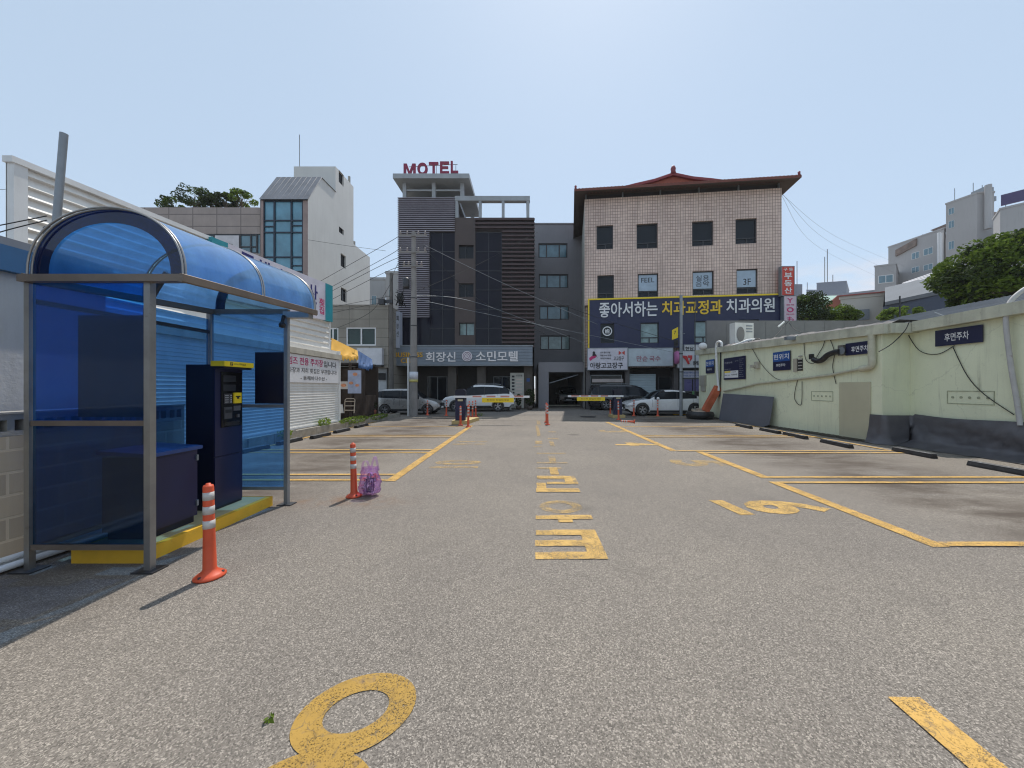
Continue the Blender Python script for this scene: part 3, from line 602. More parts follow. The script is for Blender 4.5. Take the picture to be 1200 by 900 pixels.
pipe('hanging_cable', 'dark cable drooping across the inner corner of the green wall', 'cable', [at(1030, 412, 9.6), at(1045, 403, 9.7), at(1060, 388, 9.6), at(1066, 376, 9.6)], .012, CABLE, 5, 6, 'cables hanging on the green wall')

# leaning grey board, red chute in a tyre planter
mb = MB(); P = [gp(850, 492), gp(892, 499.5)]; a = Vector((9.05, 17.3, 0)); b = Vector((9.25, 14.0, 0)); nrm = Vector((.28, 0, 0))
F = Frame(a, b - a, (.16, 0, 1)); ww = (b - a).length
poly = [(0, 0.02), (ww * .9, .0), (ww, .12), (ww, 1.22), (0, 1.30)]
mb.prism([(u, v) for u, v in poly], F, -.02, .0); tag(mb.build('leaning_board', M('grey_board', (.115, .12, .14), .6, 0, .1, 1)), 'big dark grey board leaning against the foot of the green wall', 'board')
c = Vector((8.55, 18.15, 0)); t = thing('tyre_planter', 'black rubber tub heaped with rubble at the far corner of the green wall', 'tub', c)
mb = MB(); mb.lathe([(.42, 0), (.62, .05), (.66, .22), (.60, .36), (.48, .38), (.42, .30)], c, 28); mb.build('tub', RUBBER, t)
mb = MB(); rnd = random.Random(7); mb.lathe([(0, .40), (.25, .42), (.46, .31)], c, 14); 
for k in range(14):
    a_ = rnd.random() * 6.28; r_ = rnd.random() * .4; x, y, s_ = c.x + r_ * math.cos(a_), c.y + r_ * math.sin(a_), .04 + .05 * rnd.random(); mb.box(x - s_, x + s_, y - s_, y + s_, .38, .42 + s_)
mb.build('rubble', M('rubble', (.42, .34, .26), .9, 0, .3, 8, bump=.5), t)
c = Vector((8.72, 18.0, .38)); t = thing('debris_chute', 'faded red square chute slanting up out of the black tub', 'chute', c)
mb = MB(); d_ = Vector((.62, -.1, 1.22)); F = Frame(c, (1, 0, -.5), d_); L_ = d_.length
mb.fbox(F, -.15, .15, 0, L_, -.14, .14); mb.build('duct', M('faded_red_duct', (.50, .12, .05), .6, 0, .2, 3, spots=.4), t)
mb = MB(); mb.fbox(F, -.11, .11, L_, L_ + .01, -.10, .10); mb.build('duct_mouth', BLACK, t)

# ============================================================ LEFT WALLS
# block wall
bw = thing('block_wall', 'low unpainted concrete block wall capped with hollow blocks at the left edge', 'wall', (-4.65, 3, 0))
BLK = brickm('concrete_blocks', (.48, .41, .30), (.38, .33, .25), (.54, .47, .35), .40, .20, .012, 'YZ', .9, .35, .6)
mb = MB(); mb.box(-4.80, -4.60, -1, 4.84, 0, 1.12); mb.build('block_courses', BLK, bw)
mb = MB()
F = Frame((-4.60, 5.0 - 6, 0), (0, 1, 0), (0, 0, 1), (1, 0, 0))
hol = []
for k in range(29):
    for q in (.055, .145): hol.append((.02 + k * .2 + q - .032, .02 + k * .2 + q + .032, 1.165, 1.265))
mb.wall(F, 0, 5.84, 1.122, 1.32, hol, 0, .16); mb.fbox(F, 0, 5.84, 1.318, 1.335, -.2, .015); mb.fbox(F, 0, 5.84, 1.122, 1.318, -.2, -.16); mb.build('hollow_cap', CONC, bw)
# grey hut with blue fascia behind it
hut = thing('grey_hut', 'small grey rendered hut with a blue fascia behind the concrete block wall', 'hut', (-5.6, 2, 0))
mb = MB(); mb.box(-7.2, -5.02, -3, 4.3, 0, 2.66); mb.build('wall', M('grey_render', (.56, .55, .52), .8, 0, .08, 1, streak=.35, bump=.3), hut)
mb = MB(); mb.box(-7.35, -4.94, -3, 4.42, 2.66, 2.90); mb.build('fascia', M('blue_fascia', (.035, .115, .23), .45, .2, .12, 3), hut)
mb = MB(); mb.box(-7.3, -5.0, -3, 4.36, 2.90, 2.99); mb.build('roof', M('roof_felt', (.20, .20, .21), .8), hut)
# lower white shutter building
def siding(mb, F, u0, u1, z0, zt, pitch, dep, d=0.0, th=.1):
    n = max(1, int((zt(u0) - z0) / pitch))
    def z(u, t): return z0 + (zt(u) - z0) * t
    for k in range(n):
        a, b = k / n, (k + .82) / n; c = (k + 1) / n
        b = (k + .14) / n
        mb.quad(F.P(u0, z(u0, a), d), F.P(u1, z(u1, a), d), F.P(u1, z(u1, b), d + dep), F.P(u0, z(u0, b), d + dep))
        mb.quad(F.P(u0, z(u0, b), d + dep), F.P(u1, z(u1, b), d + dep), F.P(u1, z(u1, c), d), F.P(u0, z(u0, c), d))
FS = Frame((-7.3, 0, 0), (0, 1, 0), (0, 0, 1), (1, 0, 0))      # u = world Y
sh = thing('white_shed', 'white clad shed with horizontal siding along the left side of the car park', 'building', (-7.6, 10, 0))
mb = MB(); siding(mb, FS, 5.3, 13.85, .32, lambda u: 2.62, .085, .018); mb.box(-10.5, -7.33, 5.3, 13.85, .05, 2.95); mb.build('shutter_wall', SIDING, sh)
mb = MB(); mb.fbox(FS, 13.85, 13.93, .3, 2.95, -.05, .06); mb.fbox(FS, 5.3, 13.93, .26, .32, -.05, .05); mb.fbox(FS, 5.22, 5.3, .3, 2.95, -.05, .06); mb.build('corner_trim', WHITE, sh)
mb = MB(); mb.box(-7.75, -7.2, 5.25, 13.95, 2.62, 2.80); mb.build('shutter_housing', M('stained_housing', (.50, .46, .38), .7, 0, .15, 3, streak=.6, spots=.4), sh)
ztop = lambda u: 4.87 + (u - 5.34) / (13.7 - 5.34) * .5
FU = Frame((-7.6, 0, 0), (0, 1, 0), (0, 0, 1), (1, 0, 0))
mb = MB(); siding(mb, FU, 5.42, 13.7, 2.80, ztop, .15, .065)
mb.add([FU.P(5.3, 2.8, -.03), FU.P(13.7, 2.8, -.03), FU.P(13.7, 5.37, -.03), FU.P(5.3, 4.87, -.03), FU.P(5.3, 2.8, -.05), FU.P(13.7, 2.8, -.05), FU.P(13.7, 5.37, -.05), FU.P(5.3, 4.87, -.05)], [(0, 1, 2, 3), (5, 4, 7, 6), (3, 2, 6, 7), (0, 3, 7, 4), (1, 5, 6, 2)])
mb.build('upper_cladding', SIDING, sh)
mb = MB()
mb.prism([(5.30, 2.8), (5.45, 2.8), (5.45, 4.9), (5.30, 4.9)], FU, -.04, .07)
mb.prism([(5.27, 4.84), (13.75, 5.35), (13.75, 5.43), (5.27, 4.93)], FU, -.06, .09); mb.fbox(FU, 13.69, 13.76, 2.8, 5.35, -.3, .07)
mb.build('edge_trim', WHITE, sh)
# sign panel on the upper cladding
t = thing('fish_restaurant_sign', 'long white shop sign with teal ends high on the white clad shed', 'sign', (-7.5, 11, 4))
mb = MB(); z0_ = lambda u: 4.02; mb.prism([(8.95, 3.75), (13.25, 4.02), (13.25, 5.38), (8.95, 5.12)], FU, .05, .16); mb.build('panel', M('sign_lilac_white', (.62, .60, .68), .4), t)
mb = MB(); mb.prism([(13.25, 4.02), (13.72, 4.04), (13.72, 5.40), (13.25, 5.38)], FU, .05, .17); mb.build('teal_end', M('teal', (.03, .28, .34), .4), t)
mb = MB(); mb.prism([(8.5, 3.72), (8.95, 3.75), (8.95, 5.12), (8.5, 5.09)], FU, .05, .17); mb.build('teal_end', M('teal', (.03, .28, .34), .4), t)
letters(t, [(FU, 13.22 - 3.9, 12.75, 4.45, 5.12, .165, '동해바다수산', .04)], M('letter_navy', (.02, .02, .16), .5))
letters(t, [(FU, 12.85, 13.18, 4.2, 4.75, .165, '횟\n집', .04)], TXTM, 'small_lettering')
# banner
t = thing('banner', 'white banner with magenta and black Korean text on the white shutter wall', 'banner', (-7.2, 12, 1.7))
mb = MB(); mb.fbox(FS, 10.55, 13.82, 1.72, 2.60, .03, .05); mb.build('cloth', M('banner_cloth', (.74, .73, .74), .6, 0, .05, 2), t)
letters(t, [(FS, 10.65, 12.75, 2.28, 2.52, .052, '타임즈 전용 주차장', .04)], TXTM, 'magenta_lettering')
letters(t, [(FS, 12.80, 13.62, 2.28, 2.50, .052, '입니다', .04), (FS, 10.7, 13.65, 2.03, 2.19, .052, '주차장과 저희 횟집은 무관합니다!', .015), (FS, 11.5, 13.0, 1.80, 1.94, .052, '- 동해바다수산 -', .03)], TXTK, 'black_lettering')
# mast
mb = MB(); mb.tube([(-6.45, 4.85, 2.2), (-6.22, 4.85, 4.95)], .040, 14); tm = thing('steel_mast', 'leaning grey steel mast rising between the blue hut and the white cladding', 'mast', (-6.45, 4.85, 0))
mb.build('tube', GALV, tm)
mb = MB(); mb.lathe([(.06, 0), (.075, .01), (.075, .22), (.06, .24)], (-6.38, 4.85, 3.45), 14); mb.build('clamp', DKMET, tm)
mb = MB(); mb.tube([(-6.45, 4.85, 0), (-6.45, 4.85, 2.2)], .05, 10); mb.build('lower_tube', GALV, tm)

# kerb and planting strip at the foot of the shed
mb = MB()
rnd = random.Random(11); y = 4.9
kt = thing('planter_kerb', 'weathered concrete kerb strip with weeds along the foot of the white shed', 'kerb', (-7.1, 12, 0))
while y < 19.6:
    l = .9 + .3 * rnd.random(); j = rnd.uniform(-.015, .015); mb.box(-7.17 + j, -7.02 + j, y, min(y + l - .015, 19.8), 0, .27 + rnd.uniform(-.02, .02) - max(0, (y - 14) * .022)); y += l
mb.build('kerb_stones', KERB, kt)
mb = MB(); mb.box(-7.8, -7.17, 4.9, 19.6, 0.001, .17); mb.build('soil_strip', M('soil_strip', (.16, .12, .08), .95, 0, .4, 6, bump=.8), kt)
def leafclump(mb, c, r, n, s, rnd, flat=1.0):
    for _ in range(n):
        while True:
            p = Vector((rnd.uniform(-1, 1), rnd.uniform(-1, 1), rnd.uniform(-1, 1)))
            if p.length <= 1: break
        p = p.normalized() * (p.length ** .4)
        q = Vector(c) + Vector((p.x * r[0], p.y * r[1], p.z * r[2])); t = Vector((rnd.gauss(0, 1), rnd.gauss(0, 1), rnd.gauss(0, .7) * flat)).normalized(); w = t.orthogonal().normalized()
        w = Matrix.Rotation(rnd.random() * 6.28, 3, t) @ w; l = s * rnd.uniform(.6, 1.3)
        a = q - t * l * .5; mb.quad(a, q + w * l * .28, q + t * l * .55, q - w * l * .28)
def weed(c, r, n, s, lab, seed):
    mb = MB(); rnd = random.Random(seed); leafclump(mb, Vector(c), r, n, s, rnd)
    for k in range(6):
        mb.tube([(c[0] + rnd.uniform(-.1, .1), c[1] + rnd.uniform(-.2, .2), .1), (c[0] + rnd.uniform(-.1, .1), c[1] + rnd.uniform(-.3, .3), c[2])], .006, 4)
    return tag(mb.build('weed', LEAFB), lab, 'weed', 'weeds on the planter kerb')
weed((-6.98, 10.35, .25), (.14, .3, .10), 130, .07, 'small bright weed in the kerb beside the shelter end post', 1)
weed((-7.1, 12.6, .36), (.12, .35, .14), 150, .08, 'tall weed against the white wall below the banner', 2)
weed((-7.05, 14.7, .26), (.2, 1.2, .14), 620, .08, 'long leafy weed patch sprawling over the kerb past the shed corner', 3)
weed((-7.08, 17.0, .2), (.2, 1.1, .13), 420, .08, 'trailing green weeds near the far end of the kerb', 4)
weed((-2.75, 19.9, .08), (.3, .1, .07), 90, .06, 'tiny weed tuft in the tarmac near the barrier cabinet', 5)

# ============================================================ BLUE SHELTER
sp = thing('payment_shelter', 'steel framed shelter with arched blue plastic roof and blue glazing over the payment machine', 'shelter', (-3.7, 3.9, 0))
XL, XR, XE, YN, YF = -4.24, -3.22, -2.90, 3.08, 4.82
ez_ = lambda y: 2.50 + .10 * (y - 3.05) / 1.85
XC, XA_ = (-4.20 + XE) / 2, (XE + 4.20) / 2
def arcpt(t, y, k=1.0):
    a = math.pi * (1 - t); c, s_ = math.cos(a), math.sin(a)
    return Vector((XC + XA_ * k * c, y, ez_(y) + .56 * k * (abs(s_) ** .85)))
NT = 28
for (ya, yb) in ((3.06, 3.95), (3.97, 4.90)):
    mb = MB(); mb.smooth = True; vs_ = [arcpt(i / NT, y) for y in (ya, (ya + yb) / 2, yb) for i in range(NT + 1)]; W_ = NT + 1
    mb.add(vs_, [(r_ * W_ + i, r_ * W_ + i + 1, (r_ + 1) * W_ + i + 1, (r_ + 1) * W_ + i) for r_ in (0, 1) for i in range(NT)])
    mb.build('roof_sheet', BLUER, sp)
for y in (3.05, 3.96, 4.91):
    mb = MB()
    for dy in (-.014, .014): mb.tube([arcpt(i / NT, y + dy, 1.004) for i in range(NT + 1)], .008, 6)
    mb.build('roof_rib', STEEL, sp)
for y in (3.08, 4.86):
    mb = MB(); pts = [arcpt(i / NT, y, .985) for i in range(NT + 1)]; n_ = len(pts); mb.add(pts, [tuple(range(n_))]); g_ = mb.build('gable_panel', BLUEG, sp)
    mb = MB(); o_ = [arcpt(i / NT, y - .01, .995) for i in range(NT + 1)]; i_ = [Vector((XC + (p.x - XC) * .80, p.y, ez_(y) + (p.z - ez_(y)) * .80)) for p in o_]
    mb.add(o_ + i_, [(k, k + 1, n_ + k + 1, n_ + k) for k in range(n_ - 1)]); mb.build('rim_film', tintglass('dark_film', (.06, .08, .2), (.01, .012, .03), .6), g_)
mb = MB(); mb.box(XL - .03, XE + .02, 3.02, 3.09, ez_(3.05) - .06, ez_(3.05)); mb.build('end_beam', BRONZE, sp)
mb = MB(); mb.box(XL - .03, XR, 4.83, 4.89, ez_(4.86) - .06, ez_(4.86)); mb.build('end_beam', BRONZE, sp)
for x in (XE, -4.22):
    mb = MB()
    for dz in (0, .04): mb.tube([(x, 3.02, ez_(3.02) - .05 + dz), (x, 4.94, ez_(4.94) - .05 + dz)], .02, 6)
    mb.quad((x + .021, 3.02, ez_(3.02) - .06), (x + .021, 4.94, ez_(4.94) - .06), (x + .021, 4.94, ez_(4.94)), (x + .021, 3.02, ez_(3.02))); mb.build('eave_beam', BRONZE, sp)
def post(x, y, m=STEEL, z1=None, w=.026):
    mb = MB(); mb.box(x - w, x + w, y - w, y + w, 0.012, z1 or ez_(y) - .06); p = mb.build('post', m, sp)
    mb = MB(); mb.box(x - .09, x + .09, y - .07, y + .07, .001, .012); mb.build('base_plate', DKMET, p); return p
post(XL, YN, w=.022); post(XR, YN); post(XR, YF, GALV, w=.025); post(XL, YF)
mb = MB(); mb.tube(smoothpts([Vector((XL + .02, 4.0, .1)), Vector((XL + .02, 4.0, 2.1)), Vector((XL + .06, 4.0, 2.5)), Vector((XL + .25, 4.0, 2.82))], 5), .03, 8)
mb.build('back_post', DKMET, sp)
mb = MB(); mb.box(XR - .02, XE, YF - .05, YF + .05, ez_(YF) - .12, ez_(YF) - .04); mb.build('corner_bracket', STEEL, sp)
for nm, y, zb, zm, mm in (('near', YN, .20, 1.25, BLUEG), ('far', YF, .22, 1.31, BLUEP)):
    for z in (zb, zm):
        mb = MB(); mb.box(XL + .03, XR - .03, y - .018, y + .018, z - .022, z + .022); mb.build('cross_bar', BRONZE if nm == 'near' else GALV, sp)
    mb = MB(); mb.box(XL + .03, XR - .03, y - .003, y + .003, zb + .022, zm - .022); mb.build('side_pane', mm, sp)
    mb = MB(); mb.box(XL + .03, XR - .03, y - .003, y + .003, zm + .022, ez_(y) - .06); mb.build('side_pane', BLUEU if nm == 'near' else mm, sp)
mb = MB(); mb.box(XL - .003, XL + .003, YN + .03, YF - .03, .2, 2.46); mb.build('back_pane', BLUEP, sp)
for z in (2.27, .16): mb = MB(); mb.box(XL - .02, XL + .02, YN + .03, YF - .03, z, z + .04); mb.build('back_rail', DKMET, sp)
mb = MB(); mb.box(-3.855, -3.262, 3.10, 3.12, 1.30, 2.17); mb.build('notice_board', M('board_back', (.012, .012, .014), .5), sp)
mb = MB(); mb.box(-3.62, -3.25, 4.79, 4.808, 1.34, 2.02); mb.build('notice_board', NAVYD, sp)
mb = MB(); mb.lathe([(.0, 0), (.035, .01), (.04, .05), (.02, .08), (0, .08)], (XR + .0, YF - .09, 2.33), 12); mb.tube([(XR, YF - .09, 2.40), (XR, YF - .06, 2.50)], .02, 6); mb.build('dome_camera', BLACK, sp)
# plinth
mb = MB(); mb.box(-4.04, -3.38, 3.20, 4.78, 0, .125); pl = thing('plinth', 'yellow edged concrete plinth under the payment machine', 'plinth', (-3.7, 4, 0)); mb.build('edge', PLINTHY, pl)
mb = MB(); mb.box(-3.99, -3.43, 3.25, 4.73, .125, .130); mb.build('top_slab', PLINTHT, pl)
# cabinet
cb = thing('equipment_cabinet', 'waist high navy metal cabinet with sloped lid on the yellow plinth', 'cabinet', (-3.75, 3.6, .13))
mb = MB(); mb.box(-3.98, -3.54, 3.38, 3.87, .20, .90); mb.build('body', NAVY, cb)
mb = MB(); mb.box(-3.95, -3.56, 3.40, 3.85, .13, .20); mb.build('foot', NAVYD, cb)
mb = MB(); mb.add([(-4.0, 3.35, .93), (-3.51, 3.35, .90), (-3.51, 3.90, .90), (-4.0, 3.90, .93), (-4.0, 3.35, .965), (-3.51, 3.35, .935), (-3.51, 3.90, .935), (-4.0, 3.90, .965)], [(0, 3, 2, 1), (4, 5, 6, 7), (0, 1, 5, 4), (1, 2, 6, 5), (2, 3, 7, 6), (3, 0, 4, 7)]); mb.build('lid', M('lid_blue', (.012, .05, .19), .35, 0, .1, 3, coat=.3), cb)
mb = MB(); mb.box(-3.54, -3.535, 3.40, 3.85, .23, .88); dr = mb.build('door', NAVY, cb)
for z in (.3, .78):
    mb = MB(); mb.box(-3.535, -3.52, 3.845, 3.865, z, z + .06); mb.build('hinge', GALV, dr)
# kiosk
kk = thing('payment_machine', 'tall navy parking payment machine with black front panel and yellow header', 'payment machine', (-3.8, 4.4, .13))
KX = -3.645
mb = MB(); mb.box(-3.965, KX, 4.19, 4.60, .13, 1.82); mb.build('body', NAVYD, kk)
mb = MB(); mb.box(KX, KX + .012, 4.195, 4.595, .16, .74); mb.box(KX, KX + .012, 4.195, 4.595, .748, 1.78); dr = mb.build('door', NAVY, kk)
FK = Frame((KX + .012, 0, 0), (0, 1, 0), (0, 0, 1), (1, 0, 0))
mb = MB(); mb.fbox(FK, 4.27, 4.575, 1.08, 1.74, 0, .012); mb.build('front_panel', M('gloss_black', (.006, .006, .008), .12), kk)
mb = MB(); mb.prism([(4.16, 1.80), (4.60, 1.80), (4.60, 1.86), (4.16, 1.86)], FK, -.02, .14); hd = mb.build('header', YSIGN, kk)
mb = MB(); mb.fbox(FK, 4.17, 4.59, 1.775, 1.80, -.01, .12); mb.build('header_base', NAVYD, kk)
FH = Frame((0, 4.159, 0), (1, 0, 0), (0, 0, 1), (0, -1, 0)); FKh = FK.off(.141)
mb = MB(); mb.fbox(FKh, 4.24, 4.275, 1.812, 1.85, 0, .002); mb.text(FKh, 4.285, 4.36, 1.822, 1.84, .001, '사전정산', .02); mb.text(FKh, 4.37, 4.47, 1.818, 1.846, .001, '주차요금', .04); mb.build('header_lettering', TXTK, kk)
mb = MB(); mb.text(FKh, 4.249, 4.266, 1.817, 1.845, .004, 'P', .04); mb.build('header_symbol', YSIGN, kk)
mb = MB(); mb.fbox(FK, 4.29, 4.47, 1.62, 1.70, .012, .018); mb.fbox(FK, 4.29, 4.47, 1.51, 1.59, .012, .018); mb.build('screen', M('screen_glass', (.03, .033, .04), .08), kk)
mb = MB(); mb.fbox(FK, 4.30, 4.41, 1.36, 1.48, .012, .02); k1 = mb.build('card_unit', M('unit_grey', (.05, .05, .055), .4), kk)
mb = MB()
for r_ in range(4): mb.fbox(FK, 4.31, 4.36, 1.376 + r_ * .026, 1.384 + r_ * .026, .02, .022); mb.fbox(FK, 4.385, 4.405, 1.372 + r_ * .026, 1.386 + r_ * .026, .02, .024)
mb.build('keys', M('key_light', (.4, .4, .42), .5), k1)
mb = MB(); mb.fbox(FK, 4.435, 4.545, 1.36, 1.49, .012, .03); k2 = mb.build('yellow_reader', YSIGN, kk)
mb = MB(); mb.fbox(FK, 4.455, 4.525, 1.435, 1.45, .03, .033); mb.fbox(FK, 4.475, 4.505, 1.415, 1.435, .03, .033); mb.build('reader_slot', BLACK, k2)
mb = MB(); mb.fbox(FK, 4.30, 4.41, 1.18, 1.32, .012, .024); k3 = mb.build('note_unit', M('unit_grey2', (.06, .06, .065), .4), kk)
mb = MB(); mb.fbox(FK, 4.31, 4.40, 1.25, 1.29, .024, .027); mb.build('note_slot', BLACK, k3)
mb = MB(); mb.fbox(FK, 4.44, 4.54, 1.27, 1.33, .012, .022); mb.fbox(FK, 4.49, 4.515, 1.185, 1.225, .012, .03); mb.build('receipt_slot', M('unit_grey3', (.10, .10, .11), .4), kk)
mb = MB(); mb.fbox(FK, 4.31, 4.53, 1.095, 1.14, .012, .016); mb.build('return_tray', M('tray', (.02, .017, .015), .3), kk)
# white pipes lying by the block wall
for k, (dx, dz, r_) in enumerate(((0, .05, .035), (.09, .045, .03), (.045, .10, .025))):
    pipe('plastic_pipe', ['thick white plastic pipe lying closest to the block wall', 'white plastic pipe lying outermost at the foot of the block wall', 'thin white plastic pipe resting on the other two by the block wall'][k], 'pipe', [Vector((-4.52 + dx, -.5, dz)), Vector((-4.5 + dx, 2.4, dz)), Vector((-4.42 + dx, 3.6, dz)), Vector((-4.3 + dx, 4.3, dz))], r_, WHITE, 8, 4, 'plastic pipes at the foot of the block wall')
# ============================================================ BOLLARDS, STOPS, BARRIERS
def make_bollard():
    r = thing('traffic_bollard', 'x', 'bollard', (0, 0, 0), 'orange bollards with white bands')
    mb = MB(); mb.lathe([(.0, .0), (.108, .0), (.108, .012), (.085, .03), (.055, .05), (.046, .07), (.040, .35), (.036, .735), (.032, .75), (.018, .752), (.016, .765), (0, .767)], n=24); mb.build('post', ORANGE, r)
    for z in (.40, .515, .63):
        mb = MB(); k = .046 - (z - .07) * .0145; mb.lathe([(k - .004, z), (k, z), (k - .0006, z + .065), (k - .005, z + .065)], n=24); mb.build('reflective_band', REFL, r)
    for a in (0, 2.1, 4.2):
        mb = MB(); mb.lathe([(0, .03), (.012, .03), (.012, .018)], (.085 * math.cos(a), .085 * math.sin(a), .004), 8); mb.build('bolt', DKMET, r)
    return r
bp = make_bollard()
BP = [((246, 676), 1, 'orange bollard with white bands standing nearest, beside the payment shelter'),
      ((415, 582), 1, 'orange bollard with white bands beside the purple plastic bag'),
      ((539.7, 498.7), 1.05, 'orange bollard right in front of the left barrier cabinet'),
      ((548.7, 500.7), 1.15, 'orange bollard at the end of the left bay line, nearest of the left gate cluster'),
      ((553.6, 490.3), 1.15, 'orange bollard just behind the left barrier arm, left of a pair'),
      ((557.6, 488.4), 1.15, 'orange bollard just behind the left barrier arm, right of a pair'),
      ((549.6, 488.6), 1.1, 'orange bollard hidden partly behind the left gate cluster'),
      ((523, 487.2), 1.15, 'orange bollard standing before the front wheel of the white hatchback SUV'),
      ((500.9, 486.6), 1.1, 'orange bollard standing against the nose of the small silver car'),
      ((641.6, 498), 1.15, 'orange bollard in the middle of the exit lane, nearer of two in line'),
      ((640.4, 495), 1.15, 'orange bollard in the middle of the exit lane, farther of two in line'),
      ((715.3, 487), 1.1, 'orange bollard on the left side of the right barrier cabinet'),
      ((725, 492), 1.2, 'orange bollard on the yellow block before the right barrier cabinet'),
      ((742.7, 487.7), 1.15, 'orange bollard in front of the front wheel of the white sedan'),
      ((770.7, 487.7), 1.15, 'orange bollard in front of the door of the white sedan')]
for i, (p, s_, lab) in enumerate(BP):
    o = bp if i == 0 else dup(bp); q = gp(*p); o.location = (q.x, q.y, .004); o.scale = (1, 1, s_); o['label'] = lab; o.rotation_euler = (R(random.Random(i).uniform(-1.5, 1.5)), R(random.Random(i + 50).uniform(-1.5, 1.5)), i * 1.3)
bp.rotation_euler = (0, R(-.8), .4)
o = dup(bp); q = gp(744, 496); o.location = (q.x, q.y, .06); o.rotation_euler = (0, R(-88), R(-20)); o.scale = (1, 1, .8); o['label'] = 'broken orange bollard lying flat on the tarmac beside the right gate'

def make_stop():
    r = thing('wheel_stop', 'x', 'wheel stop', (0, 0, 0), 'black rubber wheel stops')
    F = Frame((0, 0, 0), (0, 0, 1), (1, 0, 0), (0, 1, 0)); mb = MB()
    F = Frame((0, -.5, 0), (1, 0, 0), (0, 0, 1), (0, -1, 0))
    mb.prism([(-.075, 0), (.075, 0), (.07, .03), (.045, .095), (-.045, .095), (-.07, .03)], F, -1.0, 0); mb.build('stop_body', RUBBER, r)
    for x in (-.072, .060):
        x = .045 if x > 0 else -.045; mb = MB(); mb.tube([(x, -.485, .0955), (x, .485, .0955)], .005, 6); mb.build('worn_edge', M('worn_rubber_edge', (.30, .29, .29), .5, 0, .4, 12) if 'worn_rubber_edge' not in bpy.data.materials else bpy.data.materials['worn_rubber_edge'], r)  # pale strips stand for glossy highlights along the top edges
    for y in (-.3, .3):
        mb = MB(); mb.lathe([(0, .097), (.016, .0965), (.018, .094)], (0, y, 0), 8); mb.build('bolt', GALV, r)
    return r
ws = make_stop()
WS = [((861.7, 499), (878, 502.5), 'rubber wheel stop farthest along the green wall, beside the leaning board'), ((889.7, 504.3), (911, 508.6), 'rubber wheel stop second from the leaning board'), ((917, 509.3), (942, 515), 'rubber wheel stop in the middle of the right hand row'),
      ((961, 518.3), (994, 525.6), 'rubber wheel stop in front of the beige door of the green wall'), ((1045, 528.5), (1091, 537.5), 'rubber wheel stop before the tarpaulin, second nearest on the right'), ((1133, 545.5), (1200, 558), 'rubber wheel stop nearest on the right, at the picture edge'),
      ((286, 532), (317, 525.4), 'rubber wheel stop seen through the blue shelter glass'), ((329, 522), (355, 516), 'rubber wheel stop just past the shelter end post'), ((368, 514.7), (388.3, 510), 'rubber wheel stop on the left below the kerb weeds, third from the shelter'),
      ((394.7, 508), (410.8, 504.4), 'rubber wheel stop on the left beside the long weed patch'), ((418.7, 501.8), (432, 498.8), 'rubber wheel stop farthest along the left kerb')]
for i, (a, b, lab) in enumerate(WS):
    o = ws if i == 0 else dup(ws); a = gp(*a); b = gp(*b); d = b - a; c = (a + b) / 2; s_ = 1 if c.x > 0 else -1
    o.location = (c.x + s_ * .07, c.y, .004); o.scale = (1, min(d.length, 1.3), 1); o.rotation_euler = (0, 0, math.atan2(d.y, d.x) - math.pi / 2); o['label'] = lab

def barrier(name, lab, bx, by, armx, plen, arm_z=1.17, yp=(.9, 2.2), side=1):
    r = thing(name, lab, 'barrier gate', (bx, by, 0))
    w = .21
    mb = MB(); mb.prism([(bx - w - .12, by - .35), (bx + w + .12, by - .35), (bx + w + .12 + (.25 if side > 0 else 0), by + plen), (bx - w - .12, by + plen)], GROUND, .005, .15); mb.build('island', M('worn_yellow_concrete', (.50, .38, .17), .8, 0, .2, 5, spots=.5) if 'worn_yellow_concrete' not in bpy.data.materials else bpy.data.materials['worn_yellow_concrete'], r)
    mb = MB(); mb.box(bx - w, bx + w, by - .17, by + .17, .15, 1.02); mb.build('housing', NAVY, r)
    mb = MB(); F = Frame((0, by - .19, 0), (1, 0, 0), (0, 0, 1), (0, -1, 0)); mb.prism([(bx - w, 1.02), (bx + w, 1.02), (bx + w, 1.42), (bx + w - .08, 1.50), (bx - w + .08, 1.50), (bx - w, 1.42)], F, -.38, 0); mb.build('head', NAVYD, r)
    mb = MB(); mb.box(bx - .1, bx + .12, by - .195, by - .19, .98, 1.06); mb.build('sticker', M('sticker_cream', (.6, .55, .35), .5), r)
    am = MB(); xs = armx; a0, a1 = sorted((bx - .25 * side, xs)); am.box(a0, a1, by - .30, by - .25, arm_z - .045, arm_z + .045); arm = am.build('arm', WHITEC, r)
    n = 4
    for k in range(n):
        x0 = bx + side * (.35 + (abs(xs - bx) - .6) * k / n + .2); x1 = x0 + side * .38; mb = MB(); mb.box(min(x0, x1), max(x0, x1), by - .303, by - .247, arm_z - .02, arm_z + .047); mb.build('red_stripe', M('stripe_red', (.55, .25, .2), .5), arm)
    y0, y1 = sorted((bx + side * yp[0], bx + side * yp[1])); mb = MB(); mb.box(y0, y1, by - .292, by - .272, arm_z - .24, arm_z - .05); ys = mb.build('warning_strip', YSIGN, arm)
    F = Frame((0, by - .293, 0), (1, 0, 0), (0, 0, 1), (0, -1, 0)); mb = MB(); mb.text(F, y0 + .2, y1 - .2, arm_z - .18, arm_z - .10, 0.002, '천천히 진입하세요', .02); mb.build('strip_lettering', M('brown_letter', (.25, .12, .02), .5), ys)
    return r
barrier('barrier_gate', 'navy barrier cabinet on the left with its striped arm reaching right under a yellow strip', -2.95, 15.7, .02, 1.6, 1.17, (.95, 2.30), 1)
barrier('barrier_gate', 'navy barrier cabinet on the right with its pale arm reaching left over the exit lane', 4.62, 19.0, 2.0, .6, 1.12, (.7, 2.15), -1)

